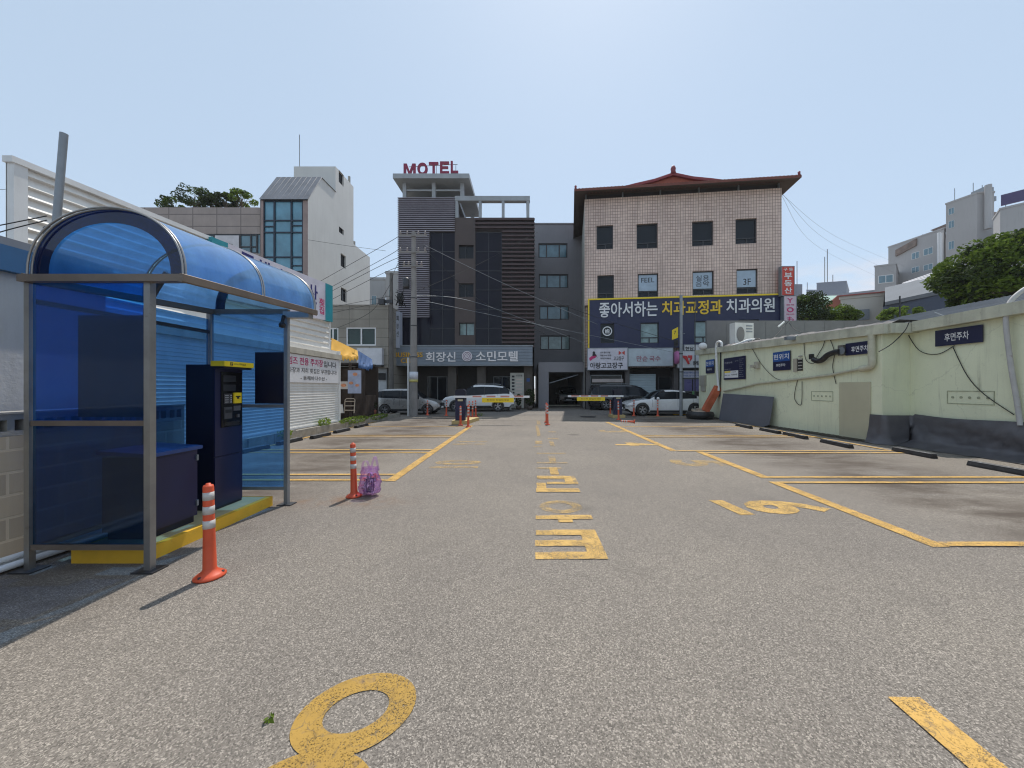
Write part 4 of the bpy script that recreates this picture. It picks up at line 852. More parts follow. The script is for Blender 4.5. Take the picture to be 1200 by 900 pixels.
# purple bag of rubbish
bag = thing('plastic_bag', 'tied purple see-through carrier bag full of rubbish beside the bollard', 'bag', (-2.29, 5.22, 0))
rnd = random.Random(3); mb = MB(); mb.smooth = True; NA, NZ = 36, 16; vs_ = []
for j in range(NZ + 1):
    z = j / NZ * .40
    for i in range(NA):
        a = 2 * math.pi * i / NA; r_ = (.125 * (math.sin(min(1, z / .12 + .35) * 1.57)) * (1 - .30 * max(0, z - .18) / .2)) + .011 * math.sin(a * 5 + z * 30) + .008 * math.sin(a * 11 - z * 50) + .005 * math.sin(a * 17 + z * 85)
        if j == 0: r_ *= .1
        vs_.append((-2.29 + r_ * 1.15 * math.cos(a), 5.22 + r_ * .95 * math.sin(a), .012 + z))
mb.add(vs_, [(j * NA + i, j * NA + (i + 1) % NA, (j + 1) * NA + (i + 1) % NA, (j + 1) * NA + i) for j in range(NZ) for i in range(NA)])
mb.build('bag_skin', tintglass('purple_plastic', (.86, .68, .93), (.66, .42, .72), .27, .2), bag)
for sx_ in (-1, 1):
    mb = MB(); mb.smooth = True
    P = smoothpts([Vector((-2.29 + sx_ * .12, 5.22, .36)), Vector((-2.29 + sx_ * .10, 5.22, .47)), Vector((-2.29 + sx_ * .065, 5.23, .53 + .03 * sx_)), Vector((-2.29 + sx_ * .03, 5.22, .46)), Vector((-2.29 + sx_ * .01, 5.22, .36))], 6)
    for i in range(len(P) - 1): a, b = P[i], P[i + 1]; mb.quad(a + Vector((-.006, -.02, 0)), b + Vector((-.006, -.02, 0)), b + Vector((.012, .02, 0)), a + Vector((.012, .02, 0)))
    mb.build('handle', bpy.data.materials['purple_plastic'], bag)
for k in range(26):
    pass
mb = MB(); mats_ = [M('rubbish_white', (.6, .55, .55), .7), M('rubbish_red', (.5, .08, .08), .6), M('rubbish_dark', (.08, .05, .09), .7), M('rubbish_lilac', (.4, .22, .45), .6)]
for k in range(60):
    a_ = rnd.random() * 6.28; r_ = .085 * math.sqrt(rnd.random()); c = Vector((-2.29 + r_ * math.cos(a_), 5.22 + r_ * .9 * math.sin(a_), .05 + .26 * rnd.random())); F = Frame(c, (rnd.gauss(0, 1), rnd.gauss(0, 1), rnd.gauss(0, 1)), (rnd.gauss(0, 1), rnd.gauss(0, 1), .3))
    F.V = F.N.cross(F.U).normalized() if abs(F.U.dot(F.V)) < .99 else F.V; F.N = F.U.cross(F.V).normalized(); s_ = .015 + .03 * rnd.random()
    mb.fbox(F, -s_, s_, -s_ * .7, s_ * .7, -s_ * .3, s_ * .3, rnd.choice([0, 0, 1, 2, 3]))
mb.build('rubbish', mats_, bag)
mb = MB(); F = Frame((-2.235, 5.098, .17), (1, .35, 0), (0, 0, 1)); mb.text(F, -.035, .035, -.05, .075, .01, '마\n트', .03)
for a, b, c_, d_ in ((-.05, .05, .10, .108), (-.05, .05, -.075, -.067), (-.05, -.042, -.067, .10), (.042, .05, -.067, .10)): mb.fbox(F, a, b, c_, d_, .008, .011)
mb.build('printed_mark', M('dark_purple_ink', (.05, .005, .09), .5), bag)
# fallen leaf
mb = MB(); q = gp(316, 845); rnd = random.Random(1); leafclump(mb, q + Vector((0, 0, .012)), (.022, .02, .008), 14, .028, rnd); tag(mb.build('fallen_leaf', LEAFB), 'crumpled green leaf on the tarmac left of the painted ring', 'leaf')

# ============================================================ CARS
def car(name, lab, loc, rz, Lc, Wc, Hc, paint, kind, colour_parts=None):
    """x forward; stations: (x/L, belt z, roof z, half width factor)"""
    r = thing(name, lab, 'car', (0, 0, 0), 'cars parked by the car park')
    if kind == 'suv':
        st = [(-.5, .80, .82, .82), (-.492, .98, 1.02, .86), (-.465, 1.07, 1.20, .92), (-.41, 1.12, 1.44, .96), (-.35, 1.12, 1.58, .98), (-.22, 1.09, 1.66, 1), (-.05, 1.05, 1.69, 1), (.06, 1.02, 1.66, 1), (.13, 1.0, 1.53, 1), (.20, .99, 1.28, 1), (.27, .98, 1.03, .99), (.36, .95, .99, .97), (.44, .86, .90, .92), (.48, .72, .76, .85), (.5, .55, .60, .78)]
        ws_, rs = (.06, .27), (-.465, -.35); wheels = (.30, -.28); wr = .36; sill = .26
    elif kind == 'sedan':
        st = [(-.5, .75, .78, .82), (-.49, .93, .96, .88), (-.44, .99, 1.02, .93), (-.38, .98, 1.03, .96), (-.30, .96, 1.20, .98), (-.20, .95, 1.38, 1), (-.06, .93, 1.45, 1), (.04, .92, 1.43, 1), (.10, .91, 1.33, 1), (.17, .90, 1.10, 1), (.225, .885, .93, .99), (.32, .84, .88, .97), (.42, .74, .78, .92), (.475, .62, .66, .86), (.5, .48, .52, .78)]
        ws_, rs = (.04, .225), (-.38, -.20); wheels = (.31, -.30); wr = .34; sill = .17
    elif kind == 'hatch':
        st = [(-.5, .80, .82, .84), (-.495, .95, 1.0, .87), (-.47, 1.0, 1.24, .92), (-.43, .99, 1.42, .96), (-.36, .97, 1.48, .99), (-.15, .94, 1.51, 1), (.0, .92, 1.50, 1), (.07, .91, 1.43, 1), (.16, .90, 1.18, 1), (.26, .88, .94, .99), (.34, .83, .88, .97), (.43, .74, .78, .92), (.48, .62, .66, .86), (.5, .5, .54, .8)]
        ws_, rs = (.0, .26), (-.495, -.43); wheels = (.32, -.33); wr = .29; sill = .2
    else:
        st = [(-.5, .8, .84, .86), (-.495, 1.05, 1.12, .9), (-.475, 1.12, 1.45, .94), (-.44, 1.10, 1.74, .98), (-.3, 1.08, 1.80, 1), (0, 1.05, 1.80, 1), (.12, 1.03, 1.74, 1), (.20, 1.02, 1.58, 1), (.30, 1.0, 1.22, 1), (.36, .98, 1.04, .99), (.42, .9, .95, .96), (.475, .75, .79, .9), (.5, .55, .6, .8)]
        ws_, rs = (.12, .36), (-.495, -.44); wheels = (.31, -.29); wr = .36; sill = .22
    k = Hc / max(s_[2] for s_ in st); st = [(a * Lc, b * k, c * k, d) for a, b, c, d in st]
    dense = []
    for i in range(len(st) - 1):
        n = max(1, int(abs(st[i + 1][0] - st[i][0]) / .12))
        for j in range(n): t = j / n; dense.append(tuple(st[i][q] * (1 - t) + st[i + 1][q] * t for q in range(4)))
    dense.append(st[-1]); W2 = Wc / 2
    def sec(x, zb, zr, w):
        g_ = zr - zb; hw = W2 * w; inn = max(.06, g_ * .30); top = hw * .96 - inn; zl = sill + (.12 if abs(x) > Lc * .46 else 0) + (.03 if abs(x) > Lc * .44 else 0)
        half = [(0, zl), (hw * .86, zl), (hw * .96, zl + .06), (hw, zl + .30), (hw * .985, (zl + zb) / 2 + .08), (hw * .99, zb - .10), (hw * .955, zb), (top + .035, zb + g_ * .82), (top * .90, zr - .012), (top * .5, zr + .004), (0, zr + .008)]
        return half
    mb = MB(); mb.smooth = True; vs_ = []; nh = 11; ring_ = 2 * nh - 2
    for (x, zb, zr, w) in dense:
        h = sec(x, zb, zr, w); full = h + [(-y, z) for y, z in h[-2:0:-1]]
        vs_ += [(x, y, z) for y, z in full]
    fs = []; mi = []; fx = []
    a0, a1 = ws_[0] * Lc, ws_[1] * Lc; b0, b1 = rs[0] * Lc, rs[1] * Lc
    for i in range(len(dense) - 1):
        xm = (dense[i][0] + dense[i + 1][0]) / 2; gh = ((dense[i][2] - dense[i][1]) + (dense[i + 1][2] - dense[i + 1][1])) / 2
        for j in range(ring_):
            fs.append((i * ring_ + j, i * ring_ + (j + 1) % ring_, (i + 1) * ring_ + (j + 1) % ring_, (i + 1) * ring_ + j))
            m_ = 0
            if j in (6, 13) and gh > .20 and b0 < xm < a1 - .12: m_ = 2 if j == 6 else 3
            if j in (7, 8, 9, 10, 11, 12) and (a0 < xm < a1) : m_ = 1
            if j in (7, 8, 9, 10, 11, 12) and (b0 < xm < b1): m_ = 4
            if j in (0, 1, 18, 19): m_ = 5
            mi.append(m_)
    n0 = len(vs_); 
    mb.add(vs_, fs); mb.m = mi
    mb.add([vs_[q] for q in range(ring_)], [tuple(range(ring_))], 0); mb.add([vs_[(len(dense) - 1) * ring_ + q] for q in range(ring_)], [tuple(range(ring_))[::-1]], 0)
    names = ['body', 'windscreen', 'side_window', 'side_window', 'rear_window', 'underbody']
    pm = [paint, GLASSD, GLASSD, GLASSD, GLASSD, DKMET]
    me = bpy.data.meshes.new('shell'); me.from_pydata(mb.v, [], mb.f)
    for q in pm: me.materials.append(q)
    for p, m_ in zip(me.polygons, mb.m): p.material_index = m_; p.use_smooth = True
    bm = bmesh.new(); bm.from_mesh(me); bmesh.ops.remove_doubles(bm, verts=bm.verts, dist=.0005); bmesh.ops.recalc_face_normals(bm, faces=bm.faces); bm.to_mesh(me); bm.free()
    o = bpy.data.objects.new('shell', me); COL.objects.link(o)
    cut = []
    for wx in wheels:
        cm = MB(); cm.lathe([(0, -W2 - .3), (wr + .055, -W2 - .3), (wr + .055, -W2 + .28), (0, -W2 + .28)], (wx * Lc, 0, wr), 28, axis='Y'); cm.lathe([(0, W2 - .28), (wr + .055, W2 - .28), (wr + .055, W2 + .3), (0, W2 + .3)], (wx * Lc, 0, wr), 28, axis='Y')
        cme = bpy.data.meshes.new('cut'); cme.from_pydata(cm.v, [], cm.f); bm = bmesh.new(); bm.from_mesh(cme); bmesh.ops.remove_doubles(bm, verts=bm.verts, dist=.0005); bmesh.ops.recalc_face_normals(bm, faces=bm.faces); bm.to_mesh(cme); bm.free()
        co_ = bpy.data.objects.new('cut', cme); COL.objects.link(co_); cut.append(co_)
        md = o.modifiers.new('b', 'BOOLEAN'); md.operation = 'DIFFERENCE'; md.object = co_; md.solver = 'EXACT'
    COL.objects.unlink(o)
    for c_ in cut: COL.objects.unlink(c_)
    ne = eval_mesh(o, cut)
    for c_ in cut: bpy.data.objects.remove(c_)
    bpy.data.objects.remove(o)
    for idx, nm in enumerate(names):
        ps = [p for p in ne.polygons if p.material_index == idx]
        if not ps: continue
        used = {}; V_ = []; F_ = []
        for p in ps:
            f_ = []
            for vi in p.vertices:
                if vi not in used: used[vi] = len(V_); V_.append(tuple(ne.vertices[vi].co))
                f_.append(used[vi])
            F_.append(tuple(f_))
        q = MB(); q.smooth = True; q.add(V_, F_); ob = q.build(nm, pm[idx], r)
        try: ob.data.set_sharp_from_angle(angle=R(32))
        except Exception: pass
        if nm == 'body': body = ob
    def surf(x, j):
        for i in range(len(dense) - 1):
            if dense[i][0] <= x <= dense[i + 1][0]:
                t = (x - dense[i][0]) / max(1e-6, dense[i + 1][0] - dense[i][0]); s_ = sec(*[dense[i][q] * (1 - t) + dense[i + 1][q] * t for q in range(4)]); return s_
        return sec(*dense[0])
    for wx in wheels:
        for sy in (-1, 1):
            c = Vector((wx * Lc, sy * (W2 - .115), wr)); w_ = thing('wheel_holder', None, None, (0, 0, 0)); bpy.data.objects.remove(w_)
            mb = MB(); mb.lathe([(wr * .62, -.105), (wr * .93, -.105), (wr, -.075), (wr, .075), (wr * .93, .105), (wr * .62, .105), (wr * .62, -.105)], c, 28, axis='Y'); wh = mb.build('wheel', RUBBER, r)
            mb = MB(); F = Frame(c + Vector((0, sy * .085, 0)), (1, 0, 0), (0, 0, 1), (0, sy, 0))
            mb.prism([(wr * .64 * math.cos(a * .3927), wr * .64 * math.sin(a * .3927)) for a in range(16)], F, -.08, -.05, 1)
            for s5 in range(5):
                a = s5 * 2 * math.pi / 5 + .3
                for da in (-.16, .16):
                    u = Vector((math.cos(a + da), math.sin(a + da))); n_ = Vector((-u.y, u.x)) * .016
                    mb.prism([tuple(u * .03 + n_), tuple(u * .03 - n_), tuple(u * wr * .63 - n_), tuple(u * wr * .63 + n_)], F, -.03, .006, 0)
            mb.prism([(.05 * math.cos(a * .524), .05 * math.sin(a * .524)) for a in range(12)], F, -.03, .014, 0)
            for q in range(24):
                a, b = q * math.pi / 12, (q + 1) * math.pi / 12
                mb.prism([(wr * .60 * math.cos(a), wr * .60 * math.sin(a)), (wr * .66 * math.cos(a), wr * .66 * math.sin(a)), (wr * .66 * math.cos(b), wr * .66 * math.sin(b)), (wr * .60 * math.cos(b), wr * .60 * math.sin(b))], F, -.04, .014, 0)
            mb.build('rim', [M('alloy', (.5, .5, .52), .3, .8, .05) if 'alloy' not in bpy.data.materials else bpy.data.materials['alloy'], BLACK], wh)
    # pillars, door gaps, handles, mirrors
    doors = (-.10, .13) if kind != 'van' else (-.12, .14)
    for sy in (-1, 1):
        pl_ = MB()
        for xd in (doors[0] * Lc + .02, (rs[1] - .0) * Lc + .25):
            s0, s1 = surf(xd - .045, 0), surf(xd + .045, 0)
            a = [(xd - .045, sy * (s0[6][0] + .006), s0[6][1]), (xd + .045, sy * (s1[6][0] + .006), s1[6][1]), (xd + .045, sy * (s1[7][0] + .006), s1[7][1]), (xd - .045, sy * (s0[7][0] + .006), s0[7][1])]; pl_.add(a, [(0, 1, 2, 3)])
        pl_.build('window_pillar', BLACK if kind != 'hatch' else BLACK, r)
        dl = MB()
        for xd in (doors[0] * Lc, doors[1] * Lc + .3, doors[0] * Lc - .85):
            s_ = surf(xd, 0)
            for q in range(3, 6):
                (ya, za), (yb, zb_) = s_[q], s_[q + 1]; dl.add([(xd - .006, sy * (ya + .003), za), (xd + .006, sy * (ya + .003), za), (xd + .006, sy * (yb + .003), zb_), (xd - .006, sy * (yb + .003), zb_)], [(0, 1, 2, 3)])
        dl.build('door_gap', BLACK, body)
        for xd in (doors[0] * Lc + .22, doors[0] * Lc - .62):
            s_ = surf(xd, 0); y_, z_ = s_[5]; hb = MB(); hb.box(xd - .09, xd + .09, sy * y_ - .012, sy * y_ + .012 + .0, z_ - .045, z_ - .015); hb.build('door_handle', paint, body)
        xm = ws_[1] * Lc - .42; s_ = surf(xm, 0); mb = MB(); mb.lathe([(0, -.11), (.06, -.09), (.085, 0), (.06, .08), (0, .10)], (xm, sy * (s_[6][0] + .10), s_[6][1] + .06), 10, axis='Y'); mb.build('mirror', paint, r)
        mb = MB(); s_ = surf(.465 * Lc, 0); hz = s_[6][1] - .06 if kind != 'sedan' else s_[6][1] - .05
        mb.smooth = True; P = []
        for xx in (.40, .44, .47, .492):
            s2 = surf(xx * Lc, 0); yy = s2[5][0] + .006; P += [(xx * Lc, sy * yy, hz + .02 - .02), (xx * Lc, sy * yy, hz - .12)]
        mb.add(P, [(2 * q, 2 * q + 1, 2 * q + 3, 2 * q + 2) for q in range(3)])
        x5 = .5 * Lc + .004; s2 = surf(.5 * Lc, 0); yy = s2[5][0]; mb.add([(x5, sy * yy, hz - .02), (x5, sy * yy, hz - .12), (x5, sy * yy * .6, hz - .11), (x5, sy * yy * .6, hz - .04)], [(0, 1, 2, 3)]); mb.add([P[-2], P[-1], (x5, sy * yy, hz - .12), (x5, sy * yy, hz - .02)], [(0, 1, 2, 3)])
        mb.build('headlight', bpy.data.materials.get('lamp_lens') or M('lamp_lens', (.45, .48, .52), .08, .2, .05, coat=1), r)
        mb = MB(); zt = (.95 if kind in ('suv', 'van') else .88) * k; P = []
        for xx in (-.499, -.48, -.45):
            s2 = surf(xx * Lc, 0); yy = s2[5][0] + .006; P += [(xx * Lc, sy * yy, zt + .05), (xx * Lc, sy * yy, zt - .09)]
        mb.add(P, [(2 * q, 2 * q + 1, 2 * q + 3, 2 * q + 2) for q in range(2)]); x5 = -.5 * Lc - .005; yy = surf(-.5 * Lc, 0)[5][0]
        mb.add([(x5, sy * yy, zt - .0), (x5, sy * yy, zt - .1), (x5, sy * yy * .65, zt - .1), (x5, sy * yy * .65, zt)], [(0, 1, 2, 3)])
        mb.build('tail_light', bpy.data.materials.get('tail_red') or M('tail_red', (.45, .01, .015), .15, 0, .05, coat=1), r)
    mb = MB(); mb.box(.5 * Lc, .5 * Lc + .012, -.42, .42, sill + .20, sill + .42); mb.build('grille', BLACK, r)
    mb = MB(); mb.box(.5 * Lc + .012, .5 * Lc + .02, -.25, .25, sill + .17, sill + .27); mb.build('number_plate', WHITEC, r)
    mb = MB(); mb.box(-.5 * Lc - .02, -.5 * Lc, -.25, .25, .62 * k, .73 * k); mb.build('number_plate', WHITEC, r)
    if kind in ('suv', 'van'):
        for sy in (-1, 1):
            mb = MB(); mb.tube([(-.30 * Lc, sy * W2 * .66, Hc + .02), (-.25 * Lc, sy * W2 * .66, Hc + .05), (.0 * Lc, sy * W2 * .66, Hc + .05), (.04 * Lc, sy * W2 * .66, Hc + .01)], .018, 6); mb.build('roof_rail', GALV, r)
    for sy in (-1, 1):
        mb = MB(); s_ = sec(0, .9, 1.4, 1); mb.box(wheels[1] * Lc + wr + .08, wheels[0] * Lc - wr - .08, sy * W2 * .985 - .01, sy * W2 * .985 + .01, sill + .03, sill + .13); mb.build('sill_trim', BLACK, r)
    r.location = loc; r.rotation_euler = (0, 0, rz); return r
PSILV = M('silver_paint', (.42, .41, .40), .3, .55, .04, 1, coat=.6)
PWHT = M('car_white_paint', (.74, .74, .74), .25, 0, .03, 1, coat=.8)
PBLK = M('car_black_paint', (.010, .010, .013), .15, 0, .05, 1, coat=.8)
PGRY = M('car_grey_paint', (.30, .31, .32), .3, .4, .05, 1, coat=.6)
car('parked_car', 'small silver hatchback parked on the street behind the concrete utility pole', (-7.05, 21.6, .004), 0, 3.75, 1.6, 1.50, PSILV, 'hatch')
car('parked_car', 'white SUV parked in front of the dark motel entrance, its tail to the right', (-3.35, 24.4, .004), math.pi, 4.75, 1.88, 1.75, PWHT, 'suv')
car('parked_car', 'white low sedan parked nose to the left beside the green wall', (7.75, 20.95, .004), math.pi, 4.75, 1.85, 1.44, PWHT, 'sedan')
car('parked_car', 'black van parked in front of the shops behind the white sedan', (6.75, 25.75, .004), 0, 5.1, 1.95, 1.78, PBLK, 'van')
car('parked_car', 'white SUV parked facing out inside the dark garage', (3.55, 34.6, .004), -math.pi / 2, 4.6, 1.88, 1.68, PWHT, 'suv')

# ============================================================ BUILDINGS
def win(F, r_, parent, glass=None, frame=None, rec=.12, fw=.05, mull=(.5,), trans=(), label=None, sill=False, nm='window'):
    u0, u1, z0, z1 = r_; frame = frame or DKMET; glass = glass or GLASSD
    mb = MB(); d0, d1 = -rec - .03, -rec + .04
    mb.fbox(F, u0, u1, z0, z0 + fw, d0, d1); mb.fbox(F, u0, u1, z1 - fw, z1, d0, d1); mb.fbox(F, u0, u0 + fw, z0 + fw, z1 - fw, d0, d1); mb.fbox(F, u1 - fw, u1, z0 + fw, z1 - fw, d0, d1)
    tz = [z0 + fw] + [z0 + (z1 - z0) * t for t in trans] + [z1 - fw]
    for t in trans: z = z0 + (z1 - z0) * t; mb.fbox(F, u0 + fw, u1 - fw, z - fw / 2, z + fw / 2, d0, d1)
    for m_ in mull:
        u = u0 + (u1 - u0) * m_; lo = z0 + fw; hi = (z0 + (z1 - z0) * trans[0] - fw / 2) if trans else z1 - fw; mb.fbox(F, u - fw / 2, u + fw / 2, lo, hi, d0 + .002, d1 - .004)
    f = mb.build(nm, frame, parent)
    mb = MB(); mb.fquad(F, u0 + fw * .5, u1 - fw * .5, z0 + fw * .5, z1 - fw * .5, -rec - .02); mb.build('pane', glass, f)
    if sill: mb = MB(); mb.fbox(F, u0 - .05, u1 + .05, z0 - .07, z0 - .002, -.02, .06); mb.build('sill', CONC, f)
    return f
def shell(mb, F, u0, u1, z0, z1, depth):           # sides, back and roof behind a facade
    A = lambda u, v, d: F.P(u, v, -d)
    mb.quad(A(u0, z0, depth), A(u0, z0, 0), A(u0, z1, 0), A(u0, z1, depth)); mb.quad(A(u1, z0, 0), A(u1, z0, depth), A(u1, z1, depth), A(u1, z1, 0))
    mb.quad(A(u1, z0, depth), A(u0, z0, depth), A(u0, z1, depth), A(u1, z1, depth)); mb.quad(A(u0, z1, 0), A(u1, z1, 0), A(u1, z1, depth), A(u0, z1, depth))

# ---- motel
Fm = facade(-9.5, 26.6, .4, 26.6); U = Fm.uz
mt = thing('motel_building', 'dark four storey motel with louvred left wing, black glass bays and open roof frame', 'building', (-4.5, 26.6, 0))
DBRN = M('dark_brown_panel', (.045, .034, .033), .6, 0, .12, 1); DGL = M('dark_bay_glass', (.010, .009, .018), .12, 0, .2, .6, spec=.22)
r1 = Fm.rect(467, 231, 626, 480); uL = r1[0]; uR = r1[1]; zT = Fm.rect(467, 255, 626, 480)[3]; zL = Fm.rect(467, 232, 533, 300)[3]
uA = U(533, 300)[0]; uB = U(557, 300)[0]; uC = U(588, 300)[0]; uD = U(503.5, 300)[0]
zG = U(500, 407)[1]
mb = MB(); shell(mb, Fm, uL + .05, uR, 0, zT, 10); mb.fquad(Fm, uL + .05, uR, zG, zT, -.3); shell(mb, Fm, uL + .05, uA, zT, zL, 7); mb.fquad(Fm, uL + .05, uA, zT, zL, -.3); mb.build('wall', DBRN, mt)
WROW = [(537.5, 287, 555, 303), (537.5, 332, 555, 348), (538, 378, 556, 393)]
holes = [Fm.rect(*w) for w in WROW]
mb = MB(); mb.wall(Fm, uA, uB, zG, zT, holes, 0, .25); mb.quad(Fm.P(uA, zG, 0), Fm.P(uA, zT, 0), Fm.P(uA, zT, -.3), Fm.P(uA, zG, -.3)); mb.quad(Fm.P(uB, zG, 0), Fm.P(uB, zG, -.3), Fm.P(uB, zT, -.3), Fm.P(uB, zT, 0)); mb.build('brown_bay', M('brown_panel', (.072, .052, .047), .6, 0, .1, 1), mt)
for i, h in enumerate(holes): win(Fm, h, mt, GLASSC if i == 2 else GLASSD, DKMET, .2, mull=(.45,))
zS = U(480, 272)[1]; zS2 = U(480, 372)[1]
LOUV = M('louvre_lilac', (.27, .245, .275), .5, .2, .1, 1.5); LBK = M('louvre_back', (.035, .030, .040), .7)
mb = MB(); mb.fbox(Fm, uL, uA, zS, zL, -.3, 0); mb.fbox(Fm, uL, uD, zS2, zS, -.3, 0); mb.build('louvre_backing', LBK, mt)
mb = MB(); z = zS2
while z < zL - .05:
    ue = uA if z > zS else uD; mb.fbox(Fm, uL - .04, ue, z, z + .062, .004, .09); z += .150
mb.build('louvres', LOUV, mt)
def bay(nm, u0, u1, z0, z1, nv, nh):
    mb = MB(); mb.fquad(Fm, u0, u1, z0, z1, -.10); b_ = mb.build(nm, DGL, mt); mb = MB()
    for i in range(nv + 1): u = u0 + (u1 - u0) * i / nv; mb.fbox(Fm, u - .02, u + .02, z0, z1, -.12, -.07)
    for i in range(nh + 1): z = z0 + (z1 - z0) * i / nh; mb.fbox(Fm, u0, u1, z - .02, z + .02, -.118, -.075)
    mb.build('mullions', DKMET, b_)
bay('glass_bay', uD, uA, zG, zS, 2, 6); bay('glass_bay', uB, uC, zG, U(570, 272)[1], 2, 6)
mb = MB(); mb.fbox(Fm, uL, uD, zG, zS2, -.28, -.05); mb.build('dark_panel', DGL, mt)
SLB = M('brown_slat', (.075, .045, .045), .55, 0, .15, 2)
mb = MB(); z = zG; 
while z < zT - .1:
    u0_ = uC if z < U(570, 272)[1] else uB; mb.fbox(Fm, u0_ + .02, uR + .04, z, z + .12, -.02, .12); z += .30
mb.build('brown_slats', SLB, mt)
mb = MB()
for t in (.3, .75): u = uC + (uR - uC) * t; mb.fbox(Fm, u, u + .05, zG, zT, -.03, -.005)
mb.build('slat_posts', DKMET, mt)
FRM = M('roof_frame_grey', (.34, .36, .38), .6, 0, .08, 1, streak=.3)
zF1 = U(600, 229.5)[1]; zF0 = U(600, 235)[1]
mb = MB(); u1_ = U(621, 240)[0]; mb.fbox(Fm, uA, u1_, zF0, zF1, -.4, 0)
for px in (535, 562.5, 589.5, 618.5): u = U(px, 240)[0]; mb.fbox(Fm, u - .10, u + .10, zT, zF0, -.3, -.02)
mb.fbox(Fm, uA, u1_, zF0, zF1, -4.6, -4.2); 
for px in (535, 618.5): u = U(px, 240)[0]; mb.fbox(Fm, u - .10, u + .10, zT, zF0, -4.5, -4.22); mb.fbox(Fm, u - .12, u + .12, zF0 + .02, zF1 - .02, -4.2, -.4)
mb.build('roof_frame', FRM, mt)
zc0 = U(510, 213)[1]; zc1 = U(510, 207.5)[1]; ucl = U(463, 212)[0]; ucr = U(551, 212)[0]
mb = MB(); mb.fbox(Fm, ucl, ucr, zc0, zc1, -5.5, .45); 
for px in (473, 507.5, 541): u = U(px, 220)[0]; mb.fbox(Fm, u - .13, u + .13, zL, zc0, -.4, -.15); mb.fbox(Fm, u - .13, u + .13, zL, zc0, -5.3, -5.0)
mb.fbox(Fm, U(475, 220)[0], U(541, 220)[0], U(500, 222)[1], U(500, 220.3)[1], -.35, -.2)
mb.build('roof_canopy', FRM, mt)
mb = MB(); mb.fbox(Fm, uL + .8, uA - .3, zL, U(500, 227.5)[1], -4.5, -1.5); mb.build('roof_room', M('roof_room', (.30, .33, .28), .7), mt)
# shopfront ground floor
zf0, zf1 = U(540, 428)[1], U(540, 407)[1]; ufl = U(457.5, 417)[0]; ufr = U(624, 417)[0]
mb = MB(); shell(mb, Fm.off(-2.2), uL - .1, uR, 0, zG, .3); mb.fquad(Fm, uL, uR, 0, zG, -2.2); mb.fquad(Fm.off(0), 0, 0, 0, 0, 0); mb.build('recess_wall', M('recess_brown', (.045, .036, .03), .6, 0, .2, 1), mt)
SPL = M('stone_pillar', (.10, .08, .065), .5, 0, .2, 2)
for px in (528, 563, 619): u = U(px, 450)[0]; mb = MB(); mb.fbox(Fm, u - .32, u + .32, 0, zG - .02, -1.2, -.5); mb.build('pillar', SPL, mt)
for (a, b) in ((492, 517), (575, 597)):
    u0, u1, z0, z1 = Fm.rect(a, 440, b, 479); h = (u0, u1, .05, z1); win(Fm, h, mt, GLASSD, M('door_frame_dull', (.25, .25, .25), .5) if 'door_frame_dull' not in bpy.data.materials else bpy.data.materials['door_frame_dull'], 2.05, .06, nm='entrance_door')
# fascia
fs_ = thing('motel_shop_sign', 'long grey slatted sign fascia with raised letters over the motel entrance', 'sign', Fm.P((ufl + ufr) / 2, zf0, .6))
mb = MB(); n = 6
for k in range(n):
    a, b = zf0 + (zf1 - zf0) * k / n, zf0 + (zf1 - zf0) * (k + 1) / n; mb.fbox(Fm, ufl, ufr, a + .012, b - .012, -.1, .60)
mb.fbox(Fm, ufl + .02, ufr - .02, zf0, zf1, -.08, .57); mb.build('slatted_board', M('fascia_grey', (.20, .23, .27), .5, .2, .08, 1), fs_)
mb = MB(); mb.fbox(Fm, ufl - .03, ufr + .03, zf1, zf1 + .09, -.12, .64); mb.fbox(Fm, ufl - .03, ufr + .03, zf0 - .07, zf0, -.12, .62); mb.build('edge_trim', GALV, fs_)
FF = Fm.off(.60)
def ftext(F, x0, x1, y0, y1, body, bold, th=0.0): u0, u1, z0, z1 = F.rect(x0, y0, x1, y1); return u0, u1, z0, z1
def sgn(t, F, items, m, th=.05, name='lettering'):
    mb = MB()
    for (x0, y0, x1, y1, b, bold) in items:
        u0, u1, z0, z1 = F.rect(x0, y0, x1, y1); mb.text(F, u0, u1, z0, z1, .006, b, bold, th=th)
    return mb.build(name, m, t)
sgn(fs_, FF, [(462, 413, 495.5, 418.5, 'BUSINESS', .05), (470, 420, 489, 425.5, 'CLUB', .05)], M('letter_brass', (.66, .36, .03), .4, 0), name='brass_lettering')
sgn(fs_, FF, [(499, 412.5, 534, 424, '회장신', .045), (557.5, 411.5, 607, 423.5, '소민모텔', .045)], M('letter_pale', (.80, .75, .74), .5))
u0, u1, z0, z1 = FF.rect(541.5, 411.5, 553.5, 423.5); uc, zc, rr = (u0 + u1) / 2, (z0 + z1) / 2, (u1 - u0) / 2
mb = MB(); mb.prism([(uc + rr * math.cos(i * .2618), zc + rr * math.sin(i * .2618)) for i in range(24)], FF, .01, .08); em = mb.build('emblem_disc', M('letter_pale2', (.74, .68, .70), .5), fs_)
mb = MB()
for rad in (.72, .42):
    for i in range(24):
        a, b = i * .2618, (i + 1) * .2618; mb.prism([(uc + rr * rad * math.cos(a), zc + rr * rad * math.sin(a)), (uc + rr * (rad + .1) * math.cos(a), zc + rr * (rad + .1) * math.sin(a)), (uc + rr * (rad + .1) * math.cos(b), zc + rr * (rad + .1) * math.sin(b)), (uc + rr * rad * math.cos(b), zc + rr * rad * math.sin(b))], FF, .08, .095)
mb.text(FF, uc - rr * .25, uc + rr * .25, zc - rr * .25, zc + rr * .25, .086, '少', .03); mb.build('emblem_mark', M('emblem_mauve', (.22, .14, .2), .5), em)
